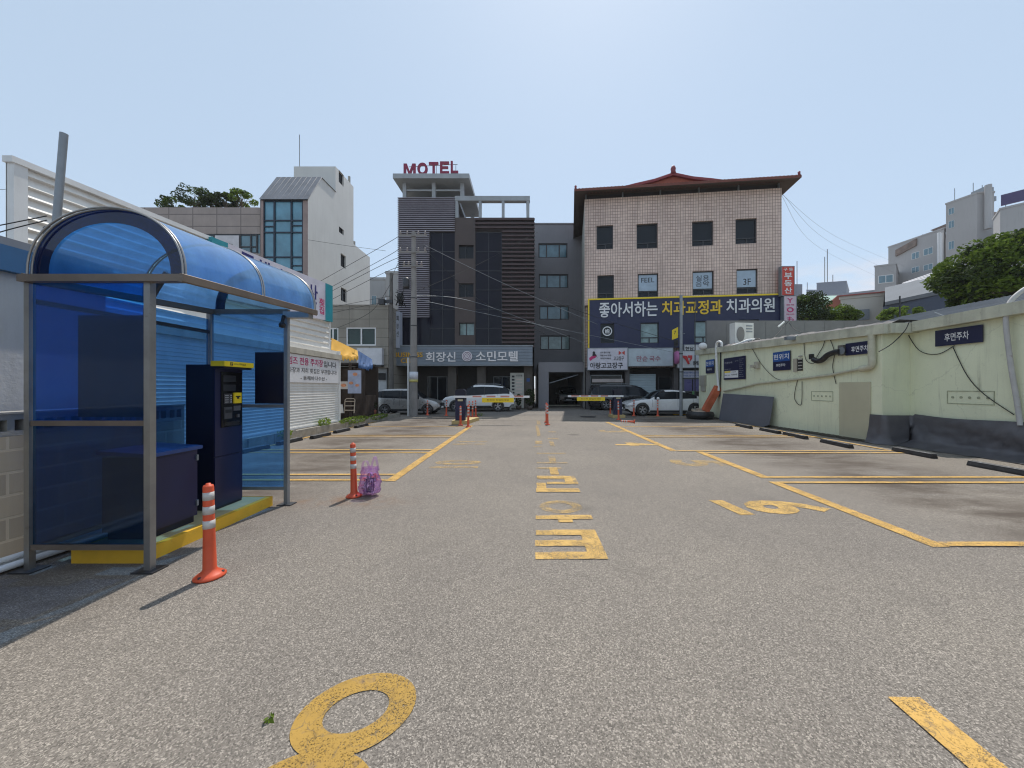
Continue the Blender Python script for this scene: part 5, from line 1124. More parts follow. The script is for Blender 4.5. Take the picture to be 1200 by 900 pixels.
# MOTEL letters on roof
Fr = facade(-9.5, 26.3, .4, 26.3)
ml = thing('roof_letters', 'red MOTEL letters on a thin frame on top of the motel roof', 'sign', Fr.P(*Fr.uz(504, 207), 0))
LR = M('letter_dark_red', (.24, .015, .055), .5, 0, .1, 3)
for ch, x0, x1, y0, y1 in (('M', 473.5, 487.5, 192.7, 206.7), ('O', 489.5, 501.5, 191.6, 205.8), ('T', 503, 514, 190.9, 205.2), ('E', 516, 526.5, 190.2, 204.4), ('L', 528.5, 537.2, 189.6, 203.8)):
    mb = MB(); u0, u1, z0, z1 = Fr.rect(x0, y0, x1, y1); w_, h_ = u1 - u0, z1 - z0
    if ch == 'O':
        n = 24; rg = [(.5 + .5 * math.cos(k * 2 * math.pi / n), .5 + .5 * math.sin(k * 2 * math.pi / n)) for k in range(n)]; ri_ = [(.5 + .27 * math.cos(k * 2 * math.pi / n), .5 + .31 * math.sin(k * 2 * math.pi / n)) for k in range(n)]
        polys = [[rg[k], rg[(k + 1) % n], ri_[(k + 1) % n], ri_[k]] for k in range(n)]
    else: polys = {'M': [[(0, 0), (.2, 0), (.2, 1), (0, 1)], [(.8, 0), (1, 0), (1, 1), (.8, 1)], [(.2, 1), (.2, .68), (.43, .05), (.5, .05), (.5, .36), (.27, 1)], [(.8, .68), (.8, 1), (.73, 1), (.5, .36), (.5, .05), (.57, .05)]],
                  'T': [[(0, .8), (1, .8), (1, 1), (0, 1)], [(.38, 0), (.62, 0), (.62, .8), (.38, .8)]], 'E': [[(0, 0), (.25, 0), (.25, 1), (0, 1)], [(.25, .8), (1, .8), (1, 1), (.25, 1)], [(.25, .42), (.9, .42), (.9, .6), (.25, .6)], [(.25, 0), (1, 0), (1, .2), (.25, .2)]],
                  'L': [[(0, 0), (.27, 0), (.27, 1), (0, 1)], [(.27, 0), (1, 0), (1, .2), (.27, .2)]]}[ch]
    for pg in polys: mb.prism([(u0 + a * w_, z0 + b_ * h_) for a, b_ in pg], Fr, 0, .12)
    mb.build('letter', LR, ml)
mb = MB(); ra = Fr.uz(474, 205)[0]; rb = Fr.uz(536, 205)[0]
mb.tube([Fr.P(ra, Fr.uz(480, 206)[1], -.06), Fr.P(rb, Fr.uz(530, 203.5)[1], -.06)], .02, 5); mb.tube([Fr.P(ra + .3, Fr.uz(480, 195)[1], -.06), Fr.P(rb, Fr.uz(530, 192)[1], -.06)], .02, 5)
for px in (475, 511, 534): u = Fr.uz(px, 200)[0]; mb.tube([Fr.P(u, zc1 + .01, -.07), Fr.P(u, Fr.uz(px, 193)[1], -.07)], .02, 5)
mb.build('sign_frame', DKMET, ml)
# menu board, plants
FB2 = Fm.off(-.4)
u0, u1, z0, z1 = FB2.rect(598, 437, 614, 473); t = thing('tenant_board', 'tall pale board with rows of plates standing by the motel entrance', 'sign', FB2.P((u0 + u1) / 2, 0))
mb = MB(); mb.fbox(FB2, u0, u1, .05, z1, 0, .15); mb.build('board', M('board_beige', (.50, .48, .42), .5), t)
mb = MB()
for k in range(8): a = .45 + k * .24; mb.fbox(FB2, u0 + .42, u1 - .12, a, a + .1, .15, .165); 
mb.build('plates', M('plate_pinkish', (.62, .52, .46), .5), t)
mb = MB()
for k in range(9): a = .40 + k * .24; mb.fbox(FB2, u0 + .12, u0 + .32, a, a + .14, .15, .16)
mb.text(FB2, u0 + .4, u1 - .12, z1 - .27, z1 - .14, .154, '소민모텔', .03); mb.build('dark_marks', TXTK, t)
u0, u1, z0, z1 = Fm.rect(617, 443, 621, 447); mb = MB(); mb.fbox(Fm.off(-.5), u0, u1, z0, z1, .002, .02); tag(mb.build('house_number_plate', BLU), 'small blue house number plate on the motel pillar', 'sign')
def potted(x, y, h, w, lab, seed, n=700):
    t = thing('potted_shrub', lab, 'plant', (x, y, 0)); mb = MB(); mb.lathe([(0, 0), (.16, 0), (.22, .28), (.19, .28), (.17, .24), (0, .24)], (x, y, .004), 16); mb.build('pot', M('pot_dark', (.09, .07, .06), .7) if 'pot_dark' not in bpy.data.materials else bpy.data.materials['pot_dark'], t)
    mb = MB(); leafclump(mb, (x, y, .3 + h / 2), (w, w, h / 2), n, .12, random.Random(seed)); mb.build('foliage', LEAFD, t)
potted(.05, 25.6, 1.2, .36, 'round dark shrub in a pot at the right corner of the motel', 3); potted(-.75, 25.9, .8, .2, 'small potted plant left of the round shrub by the motel corner', 5, 300)
mb = MB(); mb.lathe([(0, 0), (.12, 0), (.09, .35), (.05, .5), (0, .52)], (-1.35, 25.2, .004), 12); tag(mb.build('white_sack', WHITE), 'small white sack on the ground behind the white SUV', 'sack')

# ---- grey building with garage
Fg = facade(.5, 33, 6, 33); gr = thing('grey_building', 'plain grey four storey building with a column of blue windows beside the motel', 'building', (3, 33, 0))
GR = M('grey_render_wall', (.235, .225, .24), .7, 0, .08, .5, streak=.25)
ug0 = Fg.uz(624, 300)[0]; ug1 = Fg.uz(690, 300)[0]; zg1 = Fg.uz(650, 263)[1]
GW = [(631, 285, 665, 302), (631.5, 321, 666, 337.5), (632, 358, 667, 374.5), (633, 393, 668, 410)]
hs = [Fg.rect(*w) for w in GW]
mb = MB(); mb.wall(Fg, ug0, ug1, 2.9, zg1, hs, 0, .2); shell(mb, Fg, ug0, ug1, 2.9, zg1, 9); mb.fbox(Fg, ug0, ug1, zg1, zg1 + .12, -9, .06); mb.build('wall', GR, gr)
for i, h in enumerate(hs): win(Fg, h, gr, GLASSB if i < 3 else GLASSC, DKMET, .15, .10, mull=(.28, .72))
mb = MB(); mb.fbox(Fg, Fg.uz(664, 245)[0], Fg.uz(674, 245)[0], zg1, Fg.uz(670, 247)[1], -5, -3); mb.build('roof_box', GR, gr)
# garage podium
Fp = facade(.7, 27.2, 5, 27.2); zq0, zq1 = Fp.uz(650, 436)[1], Fp.uz(650, 424.5)[1]
ga = thing('garage_entrance', 'grey concrete frame of an open ground floor garage between motel and shops', 'garage', (2.6, 27.2, 0))
a0, a1, a2, a3 = Fp.uz(631, 450)[0], Fp.uz(643, 450)[0], Fp.uz(684, 450)[0], Fp.uz(690, 450)[0]
mb = MB(); mb.fbox(Fp, a0, a3, zq0, zq1, -5.6, 0); mb.build('beam', GR, ga)
mb = MB(); mb.fbox(Fp, a0, a1, 0, zq0, -.6, -.01); mb.build('pillar', GR, ga); mb = MB(); mb.fbox(Fp, a2, a3, 0, zq0, -.6, -.01); mb.build('pillar', GR, ga)
mb = MB(); mb.fbox(Fp, a0, a1 - .3, 0, 2.75, -14, -.7); mb.fbox(Fp, a3 - .1, a3 + .3, 0, 2.75, -14, -.7); mb.fbox(Fp, a1 - .3, a3 - .1, 0, 2.75, -14, -13.6); mb.fbox(Fp, a0, a3 + .3, 2.75, 2.88, -14, -5.7); mb.build('garage_interior', M('garage_dark', (.42, .40, .38), .8), ga)
mb = MB(); mb.box(1.2, 4.6, 30.9, 31.05, .004, .10); tag(mb.build('floor_kerb', M('kerb_pale', (.5, .48, .38), .7)), 'pale low kerb across the garage floor in front of the white SUV', 'kerb')  # pale bar takes the place of a stripe of light on the floor
pipe('folded_gate_bar', 'pale slanted gate bar hanging in the garage opening', 'bar', [Fp.P(*Fp.uz(644, 449), -.3), Fp.P(*Fp.uz(678, 439), -.3)], .04, GALV, 6, 0)

# ---- dental building
Fd = facade(3.98, 26.0, 17.0, 24.5); UD = Fd.uz
dn = thing('tiled_building', 'pink tiled three storey building with red Korean style hipped roof and navy sign band', 'building', (10.5, 25.2, 0))
TILE = None
m, nt, b = newmat('pink_wall_tile'); uv = nt.nodes.new('ShaderNodeTexCoord'); s_ = nt.nodes.new('ShaderNodeSeparateXYZ'); cb_ = nt.nodes.new('ShaderNodeCombineXYZ'); nt.links.new(uv.outputs['Object'], s_.inputs[0]); nt.links.new(s_.outputs[0], cb_.inputs[0]); nt.links.new(s_.outputs[2], cb_.inputs[1])
br = nt.nodes.new('ShaderNodeTexBrick'); br.offset = 0; br.inputs['Scale'].default_value = 1; br.inputs['Brick Width'].default_value = .17; br.inputs['Row Height'].default_value = .21; br.inputs['Mortar Size'].default_value = .014; br.inputs['Mortar Smooth'].default_value = .2
br.inputs['Color1'].default_value = (.72, .56, .49, 1); br.inputs['Color2'].default_value = (.60, .455, .395, 1); br.inputs['Mortar'].default_value = (.22, .14, .12, 1); nt.links.new(cb_.outputs[0], br.inputs[0])
co = objco(nt); c = mixc(nt, 1.0, br.outputs[0], mixc(nt, noise(nt, co, .35, 6, .6, .3, .7), (.85, .84, .83), (1.1, 1.1, 1.08)), 'MULTIPLY')
f = noise(nt, objco(nt, (1.3, 1.3, .2)), 1.1, 7, .65, .55, .8); k_ = nt.nodes.new('ShaderNodeMath'); k_.operation = 'MULTIPLY'; k_.inputs[1].default_value = .7; nt.links.new(f, k_.inputs[0]); c = mixc(nt, k_.outputs[0], c, (.22, .16, .13))
nt.links.new(c, b.inputs['Base Color']); b.inputs['Roughness'].default_value = .45; TILE = m
Ld = UD(916, 300)[0]; zd1 = UD(800, 227)[1]
R1 = [(699, 264, 718.5, 292), (746, 262, 770.5, 291), (811, 259, 836, 288), (862, 256, 887, 285.5)]
R2 = [(700, 322.5, 719.5, 350), (747.5, 320.5, 771.5, 348), (811.5, 317.5, 836.5, 345.5), (863, 315, 888, 344)]
h1 = [Fd.rect(*w) for w in R1]; h2 = [Fd.rect(*w) for w in R2]; zB0 = UD(800, 408)[1]; zB1 = UD(800, 350)[1]
mb = MB(); mb.wall(Fd, 0, Ld, zB1 - .3, zd1, h1 + h2, 0, .22); mb.fquad(Fd, 0, Ld, 3.0, zB1 - .3, -.25); mb.build('tiled_wall', TILE, dn)
mb = MB(); shell(mb, Fd, 0, Ld, 0, zd1, 13); mb.build('side_walls', M('cream_render', (.50, .49, .43), .7, 0, .08, .6, streak=.3), dn)
for h in h1 + h2: win(Fd, h, dn, GLASSD, DKMET, .17, .07, mull=(.55,), trans=(.24,))
# window posters
for h, tx in ((h2[1], 'FEEL'), (h2[2], '실용\n음악'), (h2[3], '3F')):
    t0 = h[2] + (h[3] - h[2]) * .28; mb = MB(); mb.fbox(Fd, h[0] + .08, h[1] - .08, t0, h[3] - .08, -.165, -.125); pt = mb.build('window_poster', M('poster_blue', (.36, .45, .55), .5) if 'poster_blue' not in bpy.data.materials else bpy.data.materials['poster_blue'], dn)
    w_ = h[1] - h[0]; hh = h[3] - t0; mb = MB(); mb.text(Fd, h[0] + w_ * (.18 if tx != '3F' else .36), h[1] - w_ * (.18 if tx != '3F' else .28), t0 + hh * (.5 if tx == 'FEEL' else .12), t0 + hh * (.78 if tx != '3F' else .48), -.120, tx, .02); mb.build('poster_lettering', TXTK, pt)
# roof
REDT = M('red_roof_tile', (.17, .045, .028), .55, 0, .2, 2, streak=.3, bump=.5, bs=6); SOF = M('soffit_brown', (.10, .065, .05), .7, 0, .15, 1)
OV = .95; zE0 = Fd.off(OV).uz(800, 220.5)[1]; zE1 = Fd.off(OV).uz(800, 215.5)[1]; mb = MB()
e0, e1 = -.75, Ld + .70
def ringpts(a, o_): return [Fd.P(e0 + a, o_, OV - a), Fd.P(e1 - a, o_, OV - a), Fd.P(e1 - a, o_, -13.8 + a), Fd.P(e0 + a, o_, -13.8 + a)]
lo, hi = ringpts(0, zE0 + .12), ringpts(0, zE1 + .0); inn_ = ringpts(.9, zd1 + .42); up = ringpts(3.6, zE1 + .85)
for q in (0, 1):      # lifted corners
    for L_ in (lo, hi): L_[q].z += .12
mb.add(inn_ + lo, [(i, (i + 1) % 4, 4 + (i + 1) % 4, 4 + i) for i in range(4)]); mb.add(inn_, [(0, 1, 2, 3)]); mb.build('soffit', SOF, dn)
mb = MB(); mb.add(lo + hi, [(i, (i + 1) % 4, 4 + (i + 1) % 4, 4 + i) for i in range(4)]); mb.add(hi + up, [(i, (i + 1) % 4, 4 + (i + 1) % 4, 4 + i) for i in range(4)]); mb.add(up, [(0, 1, 2, 3)])
n = 60
for i in range(n): u = e0 + .1 + (e1 - e0 - .2) * i / (n - 1); mb.tube([Fd.P(u, zE1 + .08, OV + .02), Fd.P(u, zE1 + .05 + .7, OV - 3.0)], .06, 6)
roof = mb.build('roof', REDT, dn)
ug = UD(788, 210)[0]; Fgab = Fd.off(-2.6); ugc = Fgab.uz(788.5, 205)[0]; zpk = Fgab.uz(788.5, 206.5)[1]; zgb = Fgab.uz(800, 222)[1]
prof = [(-6.6, zgb - .1), (-4.6, zgb + .06), (-2.8, zgb + .42), (-1.4, zgb + (zpk - zgb) * .62), (0, zpk), (1.4, zgb + (zpk - zgb) * .62), (2.8, zgb + .42), (4.6, zgb + .06), (6.6, zgb - .1)]
mb = MB(); mb.prism([(ugc + x, z) for x, z in prof], Fgab, -8, 0); mb.build('gable', M('gable_red', (.30, .07, .035), .6, 0, .15, 2), roof)
mb = MB()
for i in range(len(prof) - 1):
    (xa, za), (xb, zb) = prof[i], prof[i + 1]
    mb.prism([(ugc + xa, za - .02), (ugc + xb, zb - .02), (ugc + xb, zb + .18), (ugc + xa, za + .18)], Fgab, -8.2, .22)
mb.build('gable_tiles', M('ridge_red', (.24, .03, .035), .5, 0, .2, 4, bump=.5), roof)
mb = MB(); c = Fgab.P(ugc, zpk + .1, .1); mb.lathe([(.0, 0), (.22, 0), (.17, .25), (.2, .4), (.12, .6), (0, .66)], c, 10)
for u_, in ((e0 + .1,), (e1 - .1,)): mb.lathe([(.0, -.05), (.09, 0), (.07, .12), (.09, .2), (0, .28)], Fd.P(u_, zE1 + .15, OV - .1), 8)
mb.build('finials', M('finial_red', (.22, .04, .05), .5), roof)
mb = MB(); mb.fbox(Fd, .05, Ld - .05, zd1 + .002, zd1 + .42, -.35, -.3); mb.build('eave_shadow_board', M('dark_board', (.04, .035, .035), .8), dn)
mb = MB()
for i in range(6): u = .1 + (Ld - .2) * i / 5; mb.fbox(Fd, u - .04, u + .04, zd1, zd1 + .43, -.28, -.1)
mb.build('eave_posts', GALV, dn)
# navy sign band with windows in it
us0 = UD(690.5, 380)[0]; us1 = UD(921, 380)[0]; zs0 = UD(800, 407.5)[1]; zs1 = UD(800, 349.5)[1]
ns = thing('dental_clinic_sign', 'wide navy sign band with white and yellow Korean lettering across the tiled building', 'sign', Fd.P((us0 + us1) / 2, zs0, .2))
hw = [Fd.rect(750, 378.5, 771.5, 402.5), Fd.rect(812.5, 376.5, 835.5, 402), Fd.rect(864, 375, 888, 400), Fd.rect(703.5, 379.5, 719.5, 402.5)]
mb = MB(); mb.wall(Fd, us0, us1, zs0, zs1, hw, .16, .3); mb.build('sign_field', M('navy_sign', (.012, .016, .062), .4, 0, .08, .5), ns)
mb = MB(); mb.fbox(Fd, us0 - .09, us1, zs1, zs1 + .10, .0, .2); mb.fbox(Fd, us0 - .09, us0, zs0, zs1, .0, .2); mb.fbox(Fd, us1, us1 + .05, zs0, zs1 + .1, 0, .2); mb.build('yellow_border', YSIGN, ns)
FS_ = Fd.off(.165)
sgn(ns, FS_, [(702, 353.8, 770.5, 371.5, '좋아서하는', .035)], TXTW, .04, 'white_lettering'); sgn(ns, FS_, [(851, 349.8, 907.5, 366.5, '치과의원', .035)], TXTW, .04, 'white_lettering')
sgn(ns, FS_, [(775.5, 352.3, 846, 368.8, '치과교정과', .055)], TXTY, .04, 'yellow_lettering')
for i, h in enumerate(hw[:3]): win(Fd, h, ns, GLASSC, DKMET, .0, .06, mull=(.5,), trans=(.28,))
win(Fd, hw[3], ns, GLASSD, DKMET, .0, .05, mull=())
h = hw[3]; uc = (h[0] + h[1]) / 2; zc = h[2] + (h[3] - h[2]) * .62; rr = .34; mb = MB()
for (ra, rb) in ((rr * .78, rr), ):
    for i in range(28):
        a, b_ = i * math.pi / 14, (i + 1) * math.pi / 14; mb.prism([(uc + ra * math.cos(a), zc + ra * math.sin(a)), (uc + rb * math.cos(a), zc + rb * math.sin(a)), (uc + rb * math.cos(b_), zc + rb * math.sin(b_)), (uc + ra * math.cos(b_), zc + ra * math.sin(b_))], Fd, .06, .08)
mb.text(Fd, uc - rr * .5, uc + rr * .5, zc - rr * .5, zc + rr * .5, .07, '齒', .03); mb.build('tooth_emblem', TXTW, ns)
# ground floor of tiled building
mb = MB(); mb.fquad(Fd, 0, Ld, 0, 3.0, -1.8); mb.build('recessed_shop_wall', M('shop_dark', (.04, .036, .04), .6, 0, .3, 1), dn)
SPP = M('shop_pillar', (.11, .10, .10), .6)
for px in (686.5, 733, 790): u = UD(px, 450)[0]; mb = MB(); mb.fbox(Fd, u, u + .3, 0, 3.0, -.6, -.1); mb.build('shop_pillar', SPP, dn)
u0, u1, z0, z1 = Fd.rect(735, 438, 770.5, 470); mb = MB(); siding(mb, Fd, u0, u1, .02, lambda u: z1, .12, .02, -.55); mb.build('roller_shutter', M('shutter_pale_blue', (.38, .46, .50), .5, .2, .06), dn)
u0, u1, z0, z1 = Fd.rect(773, 441, 789, 475); win(Fd, (u0, u1, .05, z1), dn, GLASSD, DKMET, .5, .06, trans=(.6,), mull=(.5,), nm='shop_door')
u0, u1, z0, z1 = Fd.rect(692, 439, 730, 475); win(Fd, (u0, u1, .05, z1), dn, GLASSD, GALV, .5, .06, trans=(.72,), mull=(.33, .66), nm='shop_window')
u0, u1, z0, z1 = Fd.rect(694, 444, 730, 448); mb = MB(); mb.fbox(Fd, u0, u1, z0, z1, -.45, .1); mb.build('shop_awning', M('awning_pale', (.42, .36, .34), .6), dn)
def shopsign(name, lab, r_, d0, d1, base, F=Fd):
    u0, u1, z0, z1 = F.rect(*r_); t = thing(name, lab, 'sign', F.P((u0 + u1) / 2, z0, d1)); mb = MB(); mb.fbox(F, u0, u1, z0, z1, d0, d1); mb.build('panel', base, t); mb = MB(); w = .04
    for a, b_, c_, d_ in ((u0 - w, u1 + w, z0 - w, z0), (u0 - w, u1 + w, z1, z1 + w), (u0 - w, u0, z0, z1), (u1, u1 + w, z0, z1)): mb.fbox(F, a, b_, c_, d_, d0, d1 + .015)
    mb.build('edge_trim', GALV, t); return t, F.off(d1)
t, F_ = shopsign('drum_shop_sign', 'white shop sign with a red drummer and black lettering next to the garage', (688.5, 409, 734, 433.5), .02, .45, M('sign_pinkwhite', (.60, .57, .63), .45))
sgn(t, F_, [(691.5, 424.7, 730, 431.8, '아랑고고장구', .05), (719, 417.5, 731, 422.5, '고고장구', .02), (703.5, 412, 715, 414, '난타 장구 교실', .02), (703.5, 415.5, 716, 417.5, '회원 수시 모집', .02), (703.5, 419, 716, 421, '취미반 자격증반', .02)], TXTK, .01)
mb = MB(); u0, u1, z0, z1 = F_.rect(690.5, 411.5, 699.5, 423); w_, h_ = u1 - u0, z1 - z0
mb.prism([(u0, z0 + h_ * .1), (u0 + w_ * .8, z0 + h_ * .3), (u0 + w_, z0 + h_ * .6), (u0 + w_ * .2, z0 + h_ * .45)], F_, .004, .02); mb.prism([(u0 + w_ * .1, z0), (u0 + w_ * .4, z0 + h_ * .15), (u0 + w_ * .3, z0 + h_ * .5), (u0, z0 + h_ * .3)], F_, .02, .03)
mb.build('drummer_skirt', TXTM, t); mb = MB(); mb.prism([(u0 + w_ * .6 + w_ * .17 * math.cos(i * .7), z0 + h_ * .85 + w_ * .17 * math.sin(i * .7)) for i in range(9)], F_, .004, .02); mb.prism([(u0 + w_ * .4, z0 + h_ * .5), (u0 + w_ * .9, z0 + h_ * .5), (u0 + w_ * .75, z0 + h_ * .78), (u0 + w_ * .45, z0 + h_ * .78)], F_, .004, .02); mb.prism([(u0 + w_ * .9, z0 + h_ * .5), (u0 + w_ * 1.1, z0 + h_ * .3), (u0 + w_ * .8, z0 + h_ * .75)], F_, .004, .02); mb.build('drummer_figure', TXTK, t)
mb = MB(); u0, u1, z0, z1 = F_.rect(725, 411, 732, 416); mb.prism([(u0, z0), (u0, z1), ((u0 + u1) / 2, (z0 + z1) / 2)], F_, .004, .02); mb.prism([(u1, z0), (u1, z1), ((u0 + u1) / 2, (z0 + z1) / 2)], F_, .004, .02); mb.build('hourglass_drum', RED, t)
t, F_ = shopsign('noodle_shop_sign', 'pale blue-white shop sign with faint red lettering over the roller shutter', (735.5, 409, 786.5, 429), .02, .40, M('sign_pale_blue', (.46, .52, .56), .45))
LFR = M('letter_faint_red', (.33, .12, .16), .5); sgn(t, F_, [(746, 417, 759, 423.5, '만순', .04)], LFR, .01); sgn(t, F_, [(761, 417, 774, 423.5, '국수', .04)], LFR, .01)
t, F_ = shopsign('phone_shop_sign', 'white sign with a red curling ribbon mark behind the grey metal pole', (792, 412, 822, 431), .05, .4, M('sign_white_cool', (.58, .6, .62), .45))
mb = MB(); u0, u1, z0, z1 = F_.rect(800, 416.5, 811, 427); w_, h_ = u1 - u0, z1 - z0
mb.prism([(u0, z1), (u0 + w_ * .45, z1 - h_ * .05), (u0 + w_ * .75, z0 + h_ * .05), (u0 + w_ * .55, z0), (u0 + w_ * .3, z0 + h_ * .5), (u0, z1 - h_ * .2)], F_, .004, .03); mb.prism([(u0 + w_ * .55, z1), (u1, z1), (u1, z0 + h_ * .6), (u0 + w_ * .72, z0 + h_ * .3), (u0 + w_ * .8, z0 + h_ * .7), (u0 + w_ * .55, z0 + h_ * .75)], F_, .005, .035); mb.build('ribbon_mark', M('ribbon_red', (.55, .05, .05), .4), t)
sgn(t, F_, [(812, 423, 821, 428, '텔레콤', .03)], TXTK, .01)
t, F_ = shopsign('credit_shop_sign', 'small white sign with black letters above the red ribbon sign', (800, 405, 822, 411.3), .05, .4, M('sign_white_cool2', (.6, .6, .6), .45))
sgn(t, F_, [(803, 406.2, 813, 410.5, '현담', .04)], TXTK, .01)
t, F_ = shopsign('notice_poster', 'white notice with two blue text rows beneath the red ribbon sign', (800, 434.5, 823, 442.5), .02, .2, M('poster_lilac', (.52, .52, .6), .5))
sgn(t, F_, [(801, 435.5, 821, 438, '부동산 매매 임대 상담', .03), (801, 439, 821, 441.5, '아파트 상가 토지 주택', .03)], BLU, .004)
t, F_ = shopsign('shop_poster', 'dim violet poster window low behind the white sedan and the metal pole', (801, 444.5, 823, 458), .02, .15, M('poster_violet', (.13, .12, .26), .3))
mb = MB(); u0, u1, z0, z1 = F_.rect(811, 444.5, 812, 458); mb.fbox(F_, u0, u1, z0, z1, .002, .02); mb.build('poster_divider', BLACK, t)
mb = MB(); c = Fd.P(*UD(790, 420), .6); mb.lathe([(0, -.1), (.42, -.1), (.45, 0), (.42, .1), (0, .1)], c, 24, axis='X'); tb = thing('round_side_sign', 'round pink and white projecting sign between the shop signs', 'sign', c); mb.build('disc', M('pink_disc', (.5, .16, .35), .4), tb)
mb = MB(); mb.tube([c + Vector((0, .5, 0)), c], .03, 6); mb.build('bracket', GALV, tb)
# vertical red sign on the right
Fv = facade(16.2, 24.0, 18.2, 24.0)
t, F_ = shopsign('estate_agent_sign', 'tall red sign with white Korean letters on the right edge of the tiled building', (916.5, 312.5, 930.5, 346), -.3, 0, RED, Fv)
sgn(t, F_, [(919, 319.5, 928, 327, '부', .05), (919, 328.5, 928, 335.5, '동', .05), (919, 337, 928, 344, '산', .05), (918, 314, 929, 317.5, '구 등', .03)], TXTW, .02)
t, F_ = shopsign('pink_side_sign', 'tall pale pink sign with small red marks under the red vertical sign', (919, 347, 933, 379), -.3, 0, M('sign_pale_pink', (.62, .50, .56), .45), Fv)
sgn(t, F_, [(922.5, 349.5, 929, 355, 'Y', .02), (922, 360, 930, 366, 'O', .06), (922.5, 371, 930, 376.5, 'も', .04), (921.5, 356.5, 930.5, 358, '네일 피부', .02), (921.5, 367.5, 930.5, 369, '마사지', .02)], TXTM, .01)
# ============================================================ LEFT BACKGROUND
# beige stone building on the street corner
Fb = facade(-15.5, 24.5, -9.2, 24.5); be = thing('beige_building', 'two storey beige stone clad building with white framed windows left of the motel', 'building', (-12, 24.5, 0))
BST = brickm('beige_stone', (.34, .31, .26), (.28, .255, .215), (.14, .125, .10), 1.35, .62, .018, 'XZ', .6, .3, .3, offset=.0)
bu0, bu1 = 0, Fb.uz(455, 400)[0]; bz = Fb.uz(420, 358.5)[1]
BW = [(405.5, 383.5, 440.5, 405), (383, 384, 396.5, 400)]; hs = [Fb.rect(*w) for w in BW]; zsh = Fb.uz(430, 426)[1]
mb = MB(); mb.wall(Fb, bu0, bu1, 2.9, bz, hs, 0, .15); shell(mb, Fb, bu0, bu1, 0, bz, 9); mb.fbox(Fb, bu0, bu1, bz, bz + .08, -9, .05); mb.build('wall', BST, be)
for h in hs: win(Fb, h, be, M('window_glass_green', (.02, .04, .035), .06, 0, .3, 1) if 'window_glass_green' not in bpy.data.materials else bpy.data.materials['window_glass_green'], WHITEC, .08, .09)
mb = MB(); mb.fquad(Fb, bu0, bu1, 0, 2.9, -.9); mb.build('shop_recess', M('shop_recess_dark', (.08, .075, .07), .7, 0, .3, 1), be)
u0, u1, z0, z1 = Fb.rect(424, 434, 436.5, 468); win(Fb, (u0, u1, .05, z1), be, GLASSD, WHITEC, .5, .09, mull=(), nm='shop_door')
u0, u1, z0, z1 = Fb.rect(441, 437, 449, 445); mb = MB(); mb.fbox(Fb, u0, u1, z0, z1, -.4, -.3); mb.build('dark_poster', BLACK, be)
mb = MB(); mb.fbox(Fb, Fb.uz(438, 450)[0], Fb.uz(450, 450)[0], 0, 2.9, -.85, -.45); mb.build('white_pier', M('pier_white', (.5, .52, .54), .6), be)
u0, u1, z0, z1 = Fb.rect(420.5, 408.5, 449.5, 428); t = thing('blank_shop_sign', 'blank white rectangular shop sign on the beige building', 'sign', Fb.P(u0, z0, .2)); mb = MB(); mb.fbox(Fb, u0, u1, z0, z1, -.05, .3); mb.build('panel', M('blank_sign', (.62, .62, .65), .5), t)
mb = MB(); mb.fbox(Fb, u0 - .05, u1 + .05, z0 - .1, z0, -.05, .5); mb.build('lower_edge', DKMET, t)
# white tower
XT = -18.3; zz = lambda py, Y: HC + (YH - py) * Y / FPX
tw = thing('white_tower_building', 'tall white building with blue glass stair front and grey metal roof behind the shelter', 'building', (-20, 31, 0))
TWH = M('tower_white_render', (.62, .61, .58), .75, 0, .06, .35, streak=.3, stc=(.36, .35, .33)); STN = brickm('tower_stone', (.36, .30, .27), (.31, .26, .24), (.17, .14, .13), 2.0, 1.0, .04, 'XZ', .6, .2, .3, offset=0)
Ft = facade(-24, 30.0, -18.3, 30.0); U_ = Ft.uz
zE = zz(234, 30.0); zRi = zz(208, 31.9); Yr = 31.9; Yb0 = 34.3; zTop = zz(195, 34.3)
FSi = Frame((XT, 0, 0), (0, 1, 0), (0, 0, 1), (1, 0, 0))
SW = [(397.3, 238, 403, 274), (399.3, 298.5, 405.3, 313.5), (399.5, 338, 406.3, 353.5), (397, 202, 402.8, 216)]
SW = [(397.3, 238, 403, 274), (399.3, 298.5, 405.3, 313.5), (399.5, 338, 406.3, 353.5), (397, 202, 402.8, 216)]
hs = [FSi.rect(*w) for w in SW]
mb = MB(); 
mb.wall(FSi, 30.0, 37.8, 3, zE - .01, hs[:3], 0, .25)
Yend = 41.7; mb.wall(FSi, 37.8, Yend, 3, zz(299, 41), [], 0, .2)
mb.wall(FSi, Yb0, 37.8, zE - .01, zTop, [hs[3]], 0, .2)
mb.add([(XT, 30, zE - .01), (XT, Yb0, zE - .01), (XT, Yb0, zRi), (XT, Yr, zRi)], [(0, 1, 2, 3)])
mb.add([(XT, Yb0, zRi - 3), (XT, Yb0, zTop), (-22.25, Yb0, zTop), (-22.25, Yb0, zRi - 3)], [(0, 1, 2, 3)])
mb.add([(XT, Yb0, zTop), (XT, 37.8, zTop), (-22.25, 37.8, zTop), (-22.25, Yb0, zTop)], [(0, 1, 2, 3)])
mb.add([(XT, 37.8, 3), (XT, 37.8, zTop), (-22.25, 37.8, zTop), (-22.25, 37.8, 3)], [(0, 3, 2, 1)])
mb.add([(XT, 37.8, zz(290, 38)), (XT, Yend, zz(299, 41)), (-22.25, Yend, zz(299, 41)), (-22.25, 37.8, zz(290, 38))], [(0, 1, 2, 3)])
mb.add([(XT, Yend, 3), (XT, Yend, zz(299, 41)), (-22.25, Yend, zz(299, 41)), (-22.25, Yend, 3)], [(0, 3, 2, 1)])
